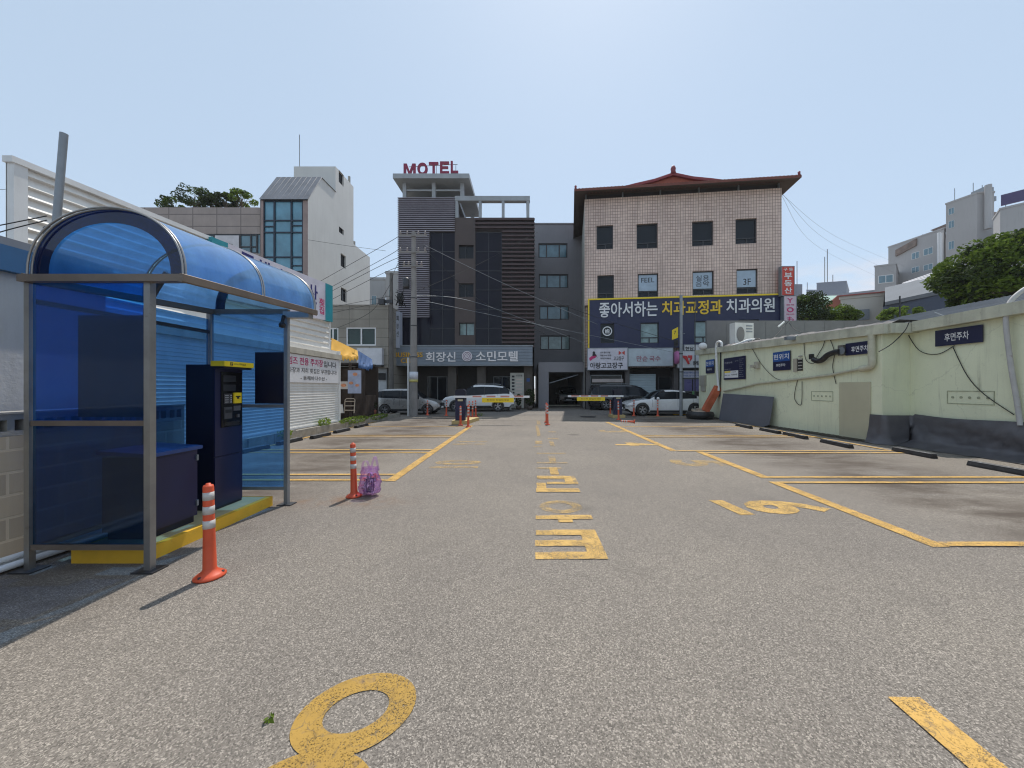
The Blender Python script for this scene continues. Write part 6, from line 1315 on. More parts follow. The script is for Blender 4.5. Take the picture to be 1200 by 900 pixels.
mb.add([(-22.25, 30, 3), (-22.25, Yend, 3), (-22.25, Yend, zz(299, 41)), (-22.25, Yb0, zRi), (-22.25, Yr, zRi), (-22.25, 30, zE)], [(0, 1, 2, 3, 4, 5)]); mb.add([(-22.25, Yb0, zRi), (-22.25, 37.8, zRi - 4), (-22.25, 37.8, zTop), (-22.25, Yb0, zTop)], [(0, 1, 2, 3)])
mb.build('wall', TWH, tw)
for h in hs: win(FSi, h, tw, GLASSD, DKMET, .18, .08, mull=(.5,))
mb = MB(); n = 9; x0, x1 = U_(305, 240)[0] - 24, U_(360, 240)[0] - 24 + .15
for i in range(n): a, b_ = x0 + (x1 - x0) * i / n, x0 + (x1 - x0) * (i + 1) / n; mb.add([(a + .03, 29.85, zE), (b_ - .03, 29.85, zE), (b_ - .03, Yr, zRi + .05), (a + .03, Yr, zRi + .05), (a, 29.83, zE - .05), (b_, 29.83, zE - .05), (b_, Yr, zRi), (a, Yr, zRi)], [(0, 1, 2, 3), (4, 5, 6, 7), (0, 3, 7, 4), (1, 5, 6, 2), (0, 4, 5, 1)])
mb.add([(x0, Yr, zRi), (x1, Yr, zRi), (x1, Yb0, zRi), (x0, Yb0, zRi)], [(0, 1, 2, 3)]); mb.build('metal_roof', M('grey_metal_roof', (.22, .215, .225), .5, .3, .15, 1, streak=.4), tw)
a_, b_ = U_(308.5, 290)[0], U_(355, 290)[0]; zt_, zb_ = U_(330, 235)[1], U_(330, 346)[1]
mb = MB(); mb.fbox(Ft, b_, U_(360.8, 290)[0] - .01, 3, zE - .06, -.3, 0); mb.fbox(Ft, U_(305.5, 290)[0], a_, 3, zE - .06, -.3, 0); mb.fbox(Ft, a_, b_, 3, zb_, -.3, -.01); mb.build('stone_front', M('tower_pinkstone', (.30, .22, .20), .6, 0, .15, 1, streak=.3), tw)
mb = MB(); mb.fquad(Ft, a_, b_, zb_, zt_, -.12); gl_ = mb.build('glass_front', M('blue_curtain_glass', (.10, .27, .37), .06, 0, .35, .5, spec=.9), tw)
mb = MB(); us = [308.5, 321, 341, 354.5]
for px in us: u = U_(px, 290)[0]; mb.fbox(Ft, u - .06, u + .06, zb_, zt_, -.14, -.02)
for py in (235.2, 258, 272, 301, 318, 345): z = U_(330, py)[1]; mb.fbox(Ft, a_, b_, z - .05, z + .05, -.135, -.03)
for x0_, x1_, py in ((308.5, 321, 265), (341, 354.5, 264), (341, 354.5, 311), (308.5, 321, 330), (341, 354.5, 332)): u0, u1 = U_(x0_, 290)[0], U_(x1_, 290)[0]; z = U_(330, py)[1]; mb.fbox(Ft, u0, u1, z - .04, z + .04, -.13, -.03)
mb.build('glass_frame', M('frame_blueblack', (.02, .03, .05), .5, .3, .1), gl_)
mb = MB(); mb.tube([(-21.9, 34.6, zTop), (-21.9, 34.6, zTop + 3.2)], .035, 5); mb.build('lightning_rod', GALV, tw)
mb = MB(); mb.tube([(XT - .3, 37.5, zTop), (XT - .3, 37.5, zTop + .9)], .13, 8); mb.build('chimney_pipe', CONC, tw)
mb = MB(); mb.tube([(XT - .5, 38.6, zz(290, 38)), (XT - .5, 38.6, zz(283, 38.6))], .3, 10); mb.build('roof_vent', CONC, tw)
# low stone wing with rooftop garden
Fw = facade(-33, 30.2, -21.4, 30.2); wg = thing('stone_wing_building', 'stone clad lower building with rounded corner and ribbon windows left of the blue glass stair', 'building', (-27, 30.2, 0))
zw1, zw0 = Fw.uz(270, 243)[1], Fw.uz(270, 274)[1]; uwr = Fw.uz(301, 250)[0]; zwin = Fw.uz(270, 297)[1]
cx_, rad = uwr, .6
pth = [Fw.P(0, 0, 0)] + [Fw.P(uwr, 0, 0)] + [Fw.P(uwr + rad * math.sin(t), 0, -rad + rad * math.cos(t)) for t in [k * math.pi / 12 for k in range(1, 7)]] + [Fw.P(uwr + rad, 0, -10), Fw.P(0, 0, -10)]
def sweep(nm, z0, z1, m, par, dd=0, top=False):
    mb = MB(); n = len(pth); P = [Vector((p.x, p.y, z0)) for p in pth] + [Vector((p.x, p.y, z1)) for p in pth]
    if dd: c_ = Vector((sum(p.x for p in pth) / n, sum(p.y for p in pth) / n, 0)); P = [q + Vector((c_.x - q.x, c_.y - q.y, 0)).normalized() * dd for q in P]
    mb.add(P, [(i, (i + 1) % n, n + (i + 1) % n, n + i) for i in range(n)])
    if top: mb.add(P[n:], [tuple(range(n))])
    return mb.build(nm, m, par)
sweep('stone_parapet', zw0, zw1, STN, wg, 0, True); sweep('ribbon_window', zwin, zw0, GLASSB, wg, .12); sweep('lower_wall', 2, zwin, STN, wg, 0)
mb = MB()
for px in (250, 281, 293.5, 300.5): u = Fw.uz(px, 280)[0]; mb.fbox(Fw, u - .06, u + .06, zwin, zw0, -.13, -.02)
mb.fbox(Fw, 3, uwr, zwin, zwin + .1, -.13, -.03); mb.fbox(Fw, 3, uwr, zw0 - .12, zw0, -.13, -.03); mb.fbox(Fw, Fw.uz(281, 280)[0], uwr, Fw.uz(285, 289)[1] - .05, Fw.uz(285, 289)[1] + .05, -.13, -.03); mb.build('window_mullions', DKMET, wg)
u0, u1, z0, z1 = Fw.rect(252, 276, 280, 290); t = thing('window_advert', 'white advert sheet with a red foot filling the ribbon window of the stone building', 'poster', Fw.P(u0, z0)); mb = MB(); mb.fbox(Fw, u0, u1, z0 - .5, z1, -.02, .02); mb.build('sheet', M('advert_white', (.58, .56, .58), .5), t)
mb = MB(); mb.text(Fw, u0 + .4, u1 - .5, z0 + .15, z0 + .35, .023, 'Diagnosis & Care', .01); mb.text(Fw, u0 + .6, u1 - .8, z0 - .15, z0 + .05, .023, '병원 안내', .01); mb.build('lettering', TXTK, t)
u0, u1, z0, z1 = Fw.rect(271, 290.5, 280, 295); mb = MB(); mb.fbox(Fw, u0, u1, z0, z1, -.02, .025); mb.build('red_foot', RED, t)
# trees
def tree(lab, base, h, crown, nclump, nleaf, ls, mats_, seed, group=None, trunk_r=.12, name='tree', clr=.42):
    rnd = random.Random(seed); base = Vector(base); cx, cr_ = Vector(crown[0]), Vector(crown[1]); t = thing(name, lab, 'tree', base, group)
    mb = MB(); top = Vector((cx.x, cx.y, cx.z)); mb.tube(smoothpts([base, base.lerp(top, .5) + Vector((rnd.uniform(-.15, .15), 0, 0)), top], 4), trunk_r, 8, r1=trunk_r * .4)
    cl = []
    for k in range(nclump):
        while True:
            p = Vector((rnd.uniform(-1, 1), rnd.uniform(-1, 1), rnd.uniform(-.9, 1)))
            if .25 < p.length < 1: break
        p = p.normalized() * p.length ** .5; c = cx + Vector((p.x * cr_.x, p.y * cr_.y, p.z * cr_.z)); cl.append(c)
    for c in cl[::max(1, nclump // 14)]: st_ = base.lerp(top, rnd.uniform(.45, .9)); mb.tube(smoothpts([st_, st_.lerp(c, .5) + Vector((0, 0, .1)), c], 3), trunk_r * .35, 5, r1=trunk_r * .1)
    mb.build('trunk', BARK, t)
    mb = MB()
    for c in cl:
        r_ = min(cr_) * clr * rnd.uniform(.6, 1.2); mb.cur = rnd.choice([0, 0, 1]) if len(mats_) > 1 else 0
        leafclump(mb, c, (r_, r_, r_ * .75), int(nleaf / nclump), ls, rnd)
    mb.build('crown', mats_, t); return t
for i, (px, py, w, h_, m_, lab) in enumerate(((203, 243, 9, 7, [LEAF, LEAFD], 'thin pale green rooftop tree at the left end of the stone building roof'), (228, 234, 15, 8, [LEAFD, LEAF], 'dark green spreading rooftop tree, tallest of the roof garden'), (247, 239, 10, 6, [LEAFD, LEAF], 'low dark rooftop shrub between the tallest roof tree and the dark round one'), (264, 238, 11, 6, [LEAFD, LEAFD], 'dark round rooftop tree in the middle right of the roof garden'), (283, 236, 11, 6, [LEAFB, LEAF], 'bright yellow green rooftop tree beside the blue glass stair'))):
    c = at(px, py - 3, 31.5); k = 1.25 * 31.5 / FPX; tree(lab, (c.x, c.y, zw1 - 1.2), 2, ((c.x, c.y, c.z), (w * k, 1.0, h_ * k)), 24, 2100, .17, m_, 20 + i, 'trees of the roof garden', .07, 'roof_tree', .5)
# pale buildings in the gap
def block(name, lab, cors, py_top, m, wins=(), Yref=None, z0=0):
    P = [Vector(((px - XV) * Y / FPX, Y, 0)) for px, Y in cors]; zt = HC + (YH - py_top) * (Yref or cors[0][1]) / FPX; t = thing(name, lab, 'building', (P[0].x, P[0].y, 0)); mb = MB(); n = len(P)
    V = [p + Vector((0, 0, z0)) for p in P] + [Vector((p.x, p.y, zt)) for p in P]; mb.add(V, [(i, (i + 1) % n, n + (i + 1) % n, n + i) for i in range(n)] + [tuple(range(n, 2 * n))]); mb.build('wall', m, t)
    mb = MB()
    for i in range(n - 1):
        a, b_ = P[i], P[i + 1]; F = facade(a.x, a.y, b_.x, b_.y); mb.fbox(F, -.1, (b_ - a).length + .1, zt, zt + .35, -.3, .1)
    mb.build('parapet', m, t)
    for (i, r_) in wins:
        a, b_ = P[i], P[i + 1]; F = facade(a.x, a.y, b_.x, b_.y); u0, u1, z0_, z1 = F.rect(*r_); fw = (u1 - u0) * .06
        mb = MB(); mb.fbox(F, u0 - fw, u1 + fw, z0_ - fw, z1 + fw, .002, .06); f = mb.build('window', WHITE, t); mb = MB(); mb.fbox(F, u0, (u0 + u1) / 2 - fw / 2, z0_, z1, .062, .07); mb.fbox(F, (u0 + u1) / 2 + fw / 2, u1, z0_, z1, .062, .07); mb.build('pane', GLASSB, f)
    return t, P, zt
FARG = M('far_grey_render', (.36, .36, .36), .8, 0, .08, .2, streak=.2); FARW = M('far_white_render', (.40, .385, .38), .8, 0, .06, .1, streak=.25)
block('pale_building', 'pale grey plain building in the gap between white tower and motel, left part', [(430, 52), (452, 52), (452, 62), (430, 62)], 328, FARG, [(0, (436, 347, 441, 358))])
block('pale_building', 'pale grey plain building in the gap, taller part touching the motel', [(452.5, 48), (480, 48), (480, 60), (452.5, 60)], 321, FARG, [(0, (456, 340, 460, 348))])
# blue vertical sign & pipes between
Fx = facade(-9.9, 26.3, -9.5, 26.3)
t = thing('blue_vertical_sign', 'narrow blue and white vertical sign in the dark gap left of the motel', 'sign', (-9.8, 26, 4)); mb = MB(); c = at(465, 385, 26.2); mb.box(c.x - .22, c.x + .02, 25.9, 26.5, at(465, 408, 26.2).z, at(465, 366, 26.2).z); mb.build('blue_panel', M('deep_blue', (.02, .05, .16), .4), t); mb = MB(); mb.box(c.x + .02, c.x + .30, 25.9, 26.5, at(465, 408, 26.2).z, at(465, 366, 26.2).z); mb.build('white_panel', M('pale_panel', (.45, .48, .56), .4), t)
F_ = Frame((0, 25.89, 0), (1, 0, 0), (0, 0, 1), (0, -1, 0)); mb = MB()
for k, ch in enumerate('회장신'): mb.text(F_, c.x + .08, c.x + .26, at(0, 377 + k * 9, 26.2).z, at(0, 371 + k * 9, 26.2).z, .004, ch, .03)
mb.build('lettering', TXTK, t)
mb = MB(); mb.box(-10.55, -9.62, 27.5, 34, 0, 7.5); tag(mb.build('dark_alley_wall', M('alley_dark', (.08, .08, .085), .8, 0, .2, .6, streak=.4)), 'dark rendered wall closing the gap between beige building and motel', 'wall')

# ---- street stall
st_ = thing('street_stall', 'dark wooden street food stall with open front behind the end of the white shed', 'stall', (-8.2, 16.5, 0))
DW = M('dark_wood', (.035, .022, .016), .7, 0, .25, 3, streak=.2); 
mb = MB(); mb.box(-8.6, -7.45, 15.2, 15.3, .25, 1.10); mb.box(-7.50, -7.42, 15.3, 17.6, .05, 1.2); mb.build('counter', DW, st_)
mb = MB(); mb.box(-10.3, -7.5, 17.9, 18.0, .05, 2.6); mb.box(-10.3, -10.2, 15, 17.9, .05, 2.6); mb.build('back_wall', DW, st_)
mb = MB(); mb.box(-10.3, -7.6, 16.6, 18.0, 2.62, 2.70); mb.build('stall_roof', DW, st_)
for x, y in ((-8.55, 15.0), (-7.45, 15.1), (-7.45, 17.8), (-7.9, 15.05)): mb = MB(); mb.box(x - .04, x + .04, y - .04, y + .04, .05, 2.6); mb.build('post', DW, st_)
mb = MB(); mb.box(-7.95, -7.46, 15.14, 15.18, 1.0, 2.35); mb.box(-7.43, -7.40, 15.3, 16.4, 1.05, 2.4); mb.build('upper_board', DW, st_)
def awning(lab, P, m, seed):
    # P: four corners (back-left, back-right, front-right, front-left); draped sheet
    t = MB(); t.smooth = True; n, k = 26, 10; vs_ = []; A, B, C_, D = [Vector(p) for p in P]
    for i in range(n + 1):
        for j in range(k + 1):
            u, v = i / n, j / k; p = A.lerp(B, u).lerp(D.lerp(C_, u), v); p.z -= .10 * math.sin(math.pi * u) * v + .03 * math.sin(u * 22 + v * 4 + seed) * v + .05 * math.sin(math.pi * v); vs_.append(p)
    for i in range(n + 1):
        p = Vector(vs_[i * (k + 1) + k]); vs_.append(p - Vector((0, 0, .16 + .05 * math.sin(i * 1.9))))
    t.add(vs_, [(i * (k + 1) + j, (i + 1) * (k + 1) + j, (i + 1) * (k + 1) + j + 1, i * (k + 1) + j + 1) for i in range(n) for j in range(k)] + [(i * (k + 1) + k, (i + 1) * (k + 1) + k, (n + 1) * (k + 1) + i + 1, (n + 1) * (k + 1) + i) for i in range(n)])
    return tag(t.build('awning', m), lab, 'awning')
awning('faded yellow cloth awning sagging over the street stall', [at(388.5, 396, 14.6), at(419, 411, 16.6), at(420, 417, 15.9), at(388, 411, 13.95)], M('yellow_cloth', (.62, .34, .045), .8, 0, .12, 2, streak=.3), 1)
awning('blue cloth awning behind the yellow one on the street stall', [at(420, 411, 16.8), at(436, 421, 17.6), at(437, 427, 17.0), at(420, 427, 16.2)], M('blue_cloth', (.05, .11, .25), .8, 0, .15, 2), 2)
Fq = facade(-7.9, 14.95, -7.2, 15.0)
t = thing('menu_poster', 'pale blue menu poster with orange food picture on the stall', 'poster', at(416, 461, 15.0)); F = facade(-8.3, 15.0, -7.2, 15.05); u0, u1, z0, z1 = F.rect(408, 434, 423.5, 461); mb = MB(); mb.fbox(F, u0, u1, z0, z1, .01, .03); mb.build('sheet', M('poster_paleblue', (.34, .40, .55), .5, 0, .2, 5), t)
mb = MB(); 
for (x, z_, r_, m_) in ((.55, .83, .10, 0), (.25, .45, .09, 1), (.7, .35, .08, 1)):
    mb.prism([(u0 + (u1 - u0) * x + r_ * math.cos(i * .5236), z0 + (z1 - z0) * z_ + r_ * .7 * math.sin(i * .5236)) for i in range(12)], F, .03, .034 + m_ * .002)
mb.build('food_picture', M('food_orange', (.60, .26, .14), .5, 0, .3, 12), t)
t = thing('food_photo_sign', 'small round food photo sign under the stall shelf', 'sign', at(402, 456, 14.6)); F = facade(-8.0, 14.6, -7.1, 14.6); u0, u1, z0, z1 = F.rect(398.5, 447, 407.5, 456); mb = MB(); mb.fbox(F, u0, u1, z0, z1, 0, .02); mb.build('sheet', M('sheet_white', (.5, .48, .46), .5), t); mb = MB(); mb.prism([((u0 + u1) / 2 + .11 * math.cos(i * .5236), (z0 + z1) / 2 + .07 * math.sin(i * .5236)) for i in range(12)], F, .02, .024); mb.build('food_picture', bpy.data.materials['food_orange'], t)
# step stool
t = thing('step_stool', 'small beige metal step stool standing in front of the dark stall', 'stool', (-7.55, 14.75, .17)); F = facade(-7.75, 14.7, -7.2, 14.75); u0, u1, z0, z1 = F.rect(404.5, 467, 416, 484); BGM = M('stool_beige', (.45, .38, .30), .5, .1)
mb = MB()
for u in (u0, u1): mb.tube([F.P(u, z0, .1), F.P(u, z1 - .05, 0), F.P((u0 + u1) / 2 + (u - (u0 + u1) / 2) * .7, z1, 0)], .018, 6)
mb.tube([F.P(u0 + .06, z1, 0), F.P(u1 - .06, z1, 0)], .018, 6); mb.build('stool_frame', BGM, t)
for k in range(3): z = z0 + .1 + k * .18; mb = MB(); mb.fbox(F, u0, u1, z, z + .03, -.02, .12 - .03 * k); mb.build('step', BGM, t)
mb = MB(); F = facade(-7.95, 14.5, -7.2, 14.5); u0, u1, z0, z1 = F.rect(397.5, 474, 402, 484); mb.prism([(u0, z0), (u1, z0), (u1 - .04, z1), (u0 + .02, z1)], F, -.05, 0); tag(mb.build('folding_board', WHITE), 'small white folding board beside the step stool', 'board')
t = thing('clay_pots', 'x', 'pot', (0, 0, 0)); bpy.data.objects.remove(t)
c = at(434, 480, 17.5); t = thing('clay_pot', 'reddish clay pot with a plant by the rear of the silver hatchback', 'plant', (c.x, c.y, 0)); mb = MB(); mb.lathe([(0, 0), (.2, 0), (.28, .45), (.25, .5), (.2, .42), (0, .4)], (c.x, c.y, .004), 16); mb.build('pot', M('terracotta', (.22, .07, .04), .7, 0, .2, 5), t); mb = MB(); leafclump(mb, (c.x, c.y, .75), (.3, .3, .3), 260, .12, random.Random(4)); mb.build('foliage', LEAFD, t)

# ============================================================ RIGHT BACKGROUND
t_, P_, z_ = block('hillside_apartment', 'long pale apartment block with pipes and small windows on the right skyline', [(1041, 100), (1106.5, 88), (1112, 110), (1046, 120)], 290.5, FARW, [(0, (1069, 296, 1077, 303)), (0, (1083, 291, 1093, 298)), (0, (1069, 313, 1077, 319)), (0, (1083, 310, 1093, 316))])
F = facade(P_[0].x, P_[0].y, P_[1].x, P_[1].y)
for px in (1102.5, 1106): 
    u = F.uz(px, 300)[0]; mb = MB(); mb.tube([F.P(u, F.uz(px, 268)[1] - 1.0, .5), F.P(u, F.uz(px, 330)[1], .5)], .32, 8); mb.build('white_riser', WHITEC, t_)
u0, u1 = F.uz(1051, 290)[0], F.uz(1075, 284)[0]; mb = MB(); mb.prism([(u0, z_ - 3.1), (u1, z_ - 1.9), (u1, z_ - .2), (u0, z_ - 1.4)], F, .02, .5); mb.build('faded_sign', M('faded_brown', (.20, .14, .11), .7, 0, .4, .8), t_)
mb = MB(); mb.prism([(u1 + 3, z_ + .4), (u1 + 12, z_ + .4), (u1 + 11, z_ + 1.8), (u1 + 2, z_ + 1.2)], F, -8, -1); mb.build('roof_shed', M('brown_shed', (.15, .10, .08), .7), t_)
block('stepped_house', 'small pale stepped house end with bluish window below the apartment block', [(1025, 92), (1050, 90), (1056, 105), (1031, 105)], 313, FARW, [(0, (1030, 323, 1046, 331))])
t_, P_, z_ = block('hillside_tower', 'pale tower block with three small windows rising behind the big tree', [(1108.5, 82.7), (1145, 78), (1165, 77.6), (1135, 100)], 227, M('tower_pale', (.40, .38, .37), .8, 0, .05, .1, streak=.2), [(0, (1112, 244, 1118, 251)), (0, (1112, 259, 1118, 267)), (0, (1112, 283, 1118, 292))], Yref=78)
mb = MB(); c = at(1158, 222, 77); mb.tube([(c.x, c.y, z_ - 8), (c.x, c.y, z_ + 1.3)], .55, 10); mb.build('chimney', FARW, t_); mb = MB(); c = at(1137, 222, 82); mb.tube([(c.x, c.y + 3, z_), (c.x, c.y + 3, z_ + 5)], .06, 4); mb.build('aerial', GALV, t_)
t_, P_, z_ = block('hillside_block', 'pale flat roofed block with dark purple roof sign at the right edge', [(1164, 72), (1172, 68), (1290, 60), (1290, 90)], 246, FARW, [], Yref=68)
F = facade(P_[1].x, P_[1].y, P_[2].x, P_[2].y); sgp = thing('purple_roof_sign', 'dark purple blank billboard on the roof at the right edge', 'sign', F.P(1, z_)); mb = MB(); mb.fbox(F, F.uz(1173, 230)[0], F.uz(1230, 230)[0], z_ + .9, z_ + 2.9, -.8, -.5); mb.build('board', M('purple_board', (.05, .03, .12), .5), sgp); mb = MB()
for u in (.6, 3, 6, 9): mb.fbox(F, u, u + .1, z_ + .3, z_ + .9, -.75, -.65)
mb.build('legs', GALV, sgp)
for o_ in [o for o in bpy.data.objects if o.name.split('.')[0] in ('hillside_apartment', 'hillside_tower', 'hillside_block')]:
    ch = [c_ for c_ in o_.children if c_.name.startswith('wall')][0]; vv = [v.co for v in ch.data.vertices]; zt_ = max(v.z for v in vv); cx_ = sum(v.x for v in vv) / len(vv); cy_ = sum(v.y for v in vv) / len(vv); rnd = random.Random(len(o_.name))
    for k in range(4):
        w_ = rnd.uniform(.5, 1.3); x_ = cx_ + rnd.uniform(-4, 3); y_ = cy_ + rnd.uniform(-6, 0); mb = MB(); mb.box(x_ - w_, x_ + w_, y_ - w_, y_ + w_, zt_, zt_ + rnd.uniform(.8, 2.0)); mb.tube([(x_, y_, zt_), (x_, y_, zt_ + rnd.uniform(2, 4.5))], .07, 5); mb.build('rooftop_unit', rnd.choice([FARW, GALV, FARG]), o_)
# warehouse with long grey roof
wh_ = thing('grey_roof_warehouse', 'long grey sloping roof over dark blue wall behind the green building', 'building', at(1100, 400, 40))
def qd(mb, pts, th=0): mb.add([at(*p) for p in pts], [tuple(range(len(pts)))])
mb = MB(); A = [at(1037, 337, 44), at(1121, 318, 36), at(1121, 336, 30), at(1037, 354, 36)]
mb.add(A + [a - Vector((0, 0, .35)) for a in A], [(0, 1, 2, 3), (7, 6, 5, 4), (2, 6, 7, 3), (0, 3, 7, 4), (1, 5, 6, 2), (0, 4, 5, 1)]); mb.build('roof', M('roof_grey_mid', (.17, .18, .195), .85, 0, .08, .3, spec=.2), wh_)
mb = MB(); a, b_ = A[3], A[2]; dz = Vector((0, 0, .35)); mb.add([a - dz + Vector((.3, .5, 0)), b_ - dz + Vector((.0, .5, 0)), Vector((b_.x, b_.y + .5, 0)), Vector((a.x + .3, a.y + .5, 0)), A[1] - dz, Vector((A[1].x, A[1].y, 0)), A[0] - dz, Vector((A[0].x, A[0].y, 0))], [(0, 1, 2, 3), (1, 4, 5, 2), (4, 6, 7, 5), (6, 0, 3, 7)]); mb.build('wall', M('dark_blue_wall', (.045, .06, .10), .6, 0, .2, .4), wh_)
for k in range(4):
    mb = MB(); mb.tube([at(1052 + k * 2, 337 - k * 1.6, 46), at(1121, 318.5 - k * 2.6, 40)], .09, 6); mb.build('roof_rail', WHITEC, wh_)
t_, P_, z_ = block('white_house', 'low cream house with red roof trim behind the hedge bushes', [(985, 46), (1037, 44), (1060, 52), (990, 58)], 351, M('cream_wall', (.55, .51, .44), .7, 0, .06, .4), [])
F = facade(P_[0].x, P_[0].y, P_[1].x, P_[1].y); mb = MB(); mb.fbox(F, -.4, (P_[1] - P_[0]).length + .4, z_ + .36, z_ + .48, -8, .3); mb.build('red_roof_trim', M('trim_red', (.38, .09, .07), .6), t_); mb = MB(); mb.fbox(F, F.uz(1000, 365)[0], F.uz(1018, 365)[0], F.uz(1000, 376)[1], F.uz(1000, 364)[1], .0, .3); mb.build('grey_door', GALV, t_)
mb = MB(); A = [at(938, 347.5, 75), at(1008, 345.5, 70), at(1008, 352, 60), at(938, 355, 64)]; mb.add(A + [a - Vector((0, 0, 5)) for a in A], [(0, 1, 2, 3), (2, 6, 7, 3), (0, 3, 7, 4), (1, 5, 6, 2)]); tag(mb.build('green_roof_house', M('roof_pale_green', (.28, .42, .34), .6)), 'low building with pale green roof beyond the round bushes', 'building')
mb = MB(); A = [at(940, 349, 110), at(1040, 338, 100), at(1040, 370, 100), at(940, 370, 110)]; o_ = Vector((0, 14, 0)); mb.add(A + [a + o_ for a in A], [(0, 1, 2, 3), (0, 4, 5, 1), (1, 5, 6, 2), (4, 0, 3, 7)]); tag(mb.build('long_grey_building', M('long_grey', (.30, .31, .35), .7)), 'long low grey building behind the green roof in the distance', 'building')
t_, P_, z_ = block('distant_building', 'bluish dark flat building with masts far on the skyline', [(957, 260), (992, 255), (995, 280), (960, 285)], 332, M('far_slate', (.16, .18, .23), .8), [])
mb = MB(); 
for px, y0_ in ((966.5, 301), (969.5, 292), (976, 322)): a = at(px, y0_, 262); mb.tube([(a.x, a.y, z_), a], .22, 4)
mb.build('mast', DKMET, t_)
mb = MB(); a = at(934, 306, 200); mb.tube([(a.x, a.y, 20), a], .18, 4); a2 = at(936, 333, 200); mb.box(a2.x - 2, a2.x + 2, a2.y, a2.y + 2, a2.z - 6, a2.z); a = at(946, 331, 200); mb.tube([(a.x, a.y, 20), a], .15, 4); mb.box(a2.x - 4, a2.x + 12, a2.y, a2.y + 6, 20, a2.z - 6); tag(mb.build('aerial_mast', M('far_metal', (.15, .16, .2), .7)), 'thin rooftop aerial masts far away beside the pink vertical sign', 'mast')
block('distant_building', 'far low slate building at the foot of the cloud bank', [(945, 300), (962, 300), (962, 330), (945, 330)], 340, M('far_slate2', (.2, .22, .27), .8), [])
tree('large dense tree with sunlit crown above the green building at the right edge', (22.3, 17, 0), 7, ((23.5, 17.5, 6.95), (2.9, 2.4, 1.8)), 150, 26000, .20, [LEAF, LEAFD], 31, None, .25, 'tree', .34)
k = 30 / FPX
for i, (px, py, w, h_, m_, lab) in enumerate(((948, 363, 19, 17, [LEAFD, LEAF], 'tall dark round bush beside the pink vertical sign'), (983, 372, 17, 11, [LEAF, LEAFB], 'lower bright green bush right of the tall dark bush'), (1055, 369, 15, 8, [LEAFB, LEAF], 'small bright bush beneath the long grey roof'))):
    c = at(px, py, 30); tree(lab, (c.x, c.y, 0), 5, ((c.x, c.y, c.z), (w * k, 1.3, h_ * k)), 50, 6500, .17, m_, 60 + i, 'bushes behind the green building', .1, 'bush', .5)
mb = MB(); c = at(1054, 380, 24); mb.tube([(c.x, c.y, 3), at(1054.5, 347, 24)], .05, 6); tag(mb.build('thin_pole', DKMET), 'thin dark pole in front of the warehouse roof', 'pole')
# AC unit on roof
c = at(874, 404, 17.6); t = thing('air_conditioner', 'white outdoor air conditioning unit on the green building roof', 'air conditioner', c); F = Frame((c.x - .52, c.y, c.z), (1, .12, 0), (0, 0, 1), (.12, -1, 0)); a = MB(); a.fbox(F, 0, .98, .0, 1.08, -.4, 0); a.build('casing', M('ac_white', (.66, .65, .62), .5, 0, .06, 2, streak=.3), t)
a = MB(); a.prism([(.28 + .2 * math.cos(i * .393), .52 + .36 * math.sin(i * .393)) for i in range(16)], F, .002, .03); a.build('fan_grille', M('ac_grille', (.2, .19, .18), .6), t); a = MB()
for k in range(3): a.fbox(F, .58, .9, .62 + k * .14, .68 + k * .14, .002, .02)
a.build('vents', GALV, t); a = MB(); a.fbox(F, .05, .93, -.12, 0, -.35, -.05); a.build('stand', DKMET, t)
pipe('insulated_pipe', 'white insulated pipe trailing from the air conditioner along the roof edge', 'pipe', [at(884, 398, 17.2), at(876, 399, 16.6), at(866, 403, 16.8), at(855, 406.5, 17.2)], .06, WHITE, 8, 4)
pipe('cable_bundle', 'tangled black cables lying on the roof beside the air conditioner', 'cable', [at(897, 405, 16), at(889, 397, 16.6), at(880, 402, 16.6), at(888, 404, 16.2), at(893, 398, 16.2)], .035, CABLE, 6, 5)
c = at(935, 386, 15); mb = MB(); P = [c + Vector((-.9, 0, -.1)), c + Vector((0, 0, .05)), c + Vector((.8, 0, .35))]
# crumpled roof sheet edge
mb = MB(); rnd = random.Random(5); n = 60; vs_ = []
for i in range(n + 1):
    t_ = i / n; y0_ = 18.6 - 8.6 * t_; x0_ = 9.45 + .4 * t_; zt = 3.58 - .3 * t_; r_ = .05 * rnd.random()
    vs_ += [(x0_ + .05, y0_, zt + .02), (x0_ + .35, y0_, zt + .12 + r_), (x0_ + .9, y0_, zt + .10 + r_)]
mb.add(vs_, [(i * 3 + j, (i + 1) * 3 + j, (i + 1) * 3 + j + 1, i * 3 + j + 1) for i in range(n) for j in (0, 1)]); tag(mb.build('roof_cover_sheet', M('dark_roof_sheet', (.07, .065, .07), .7, 0, .3, 2)), 'dark crumpled cover sheet along the roof edge of the green building', 'sheet')

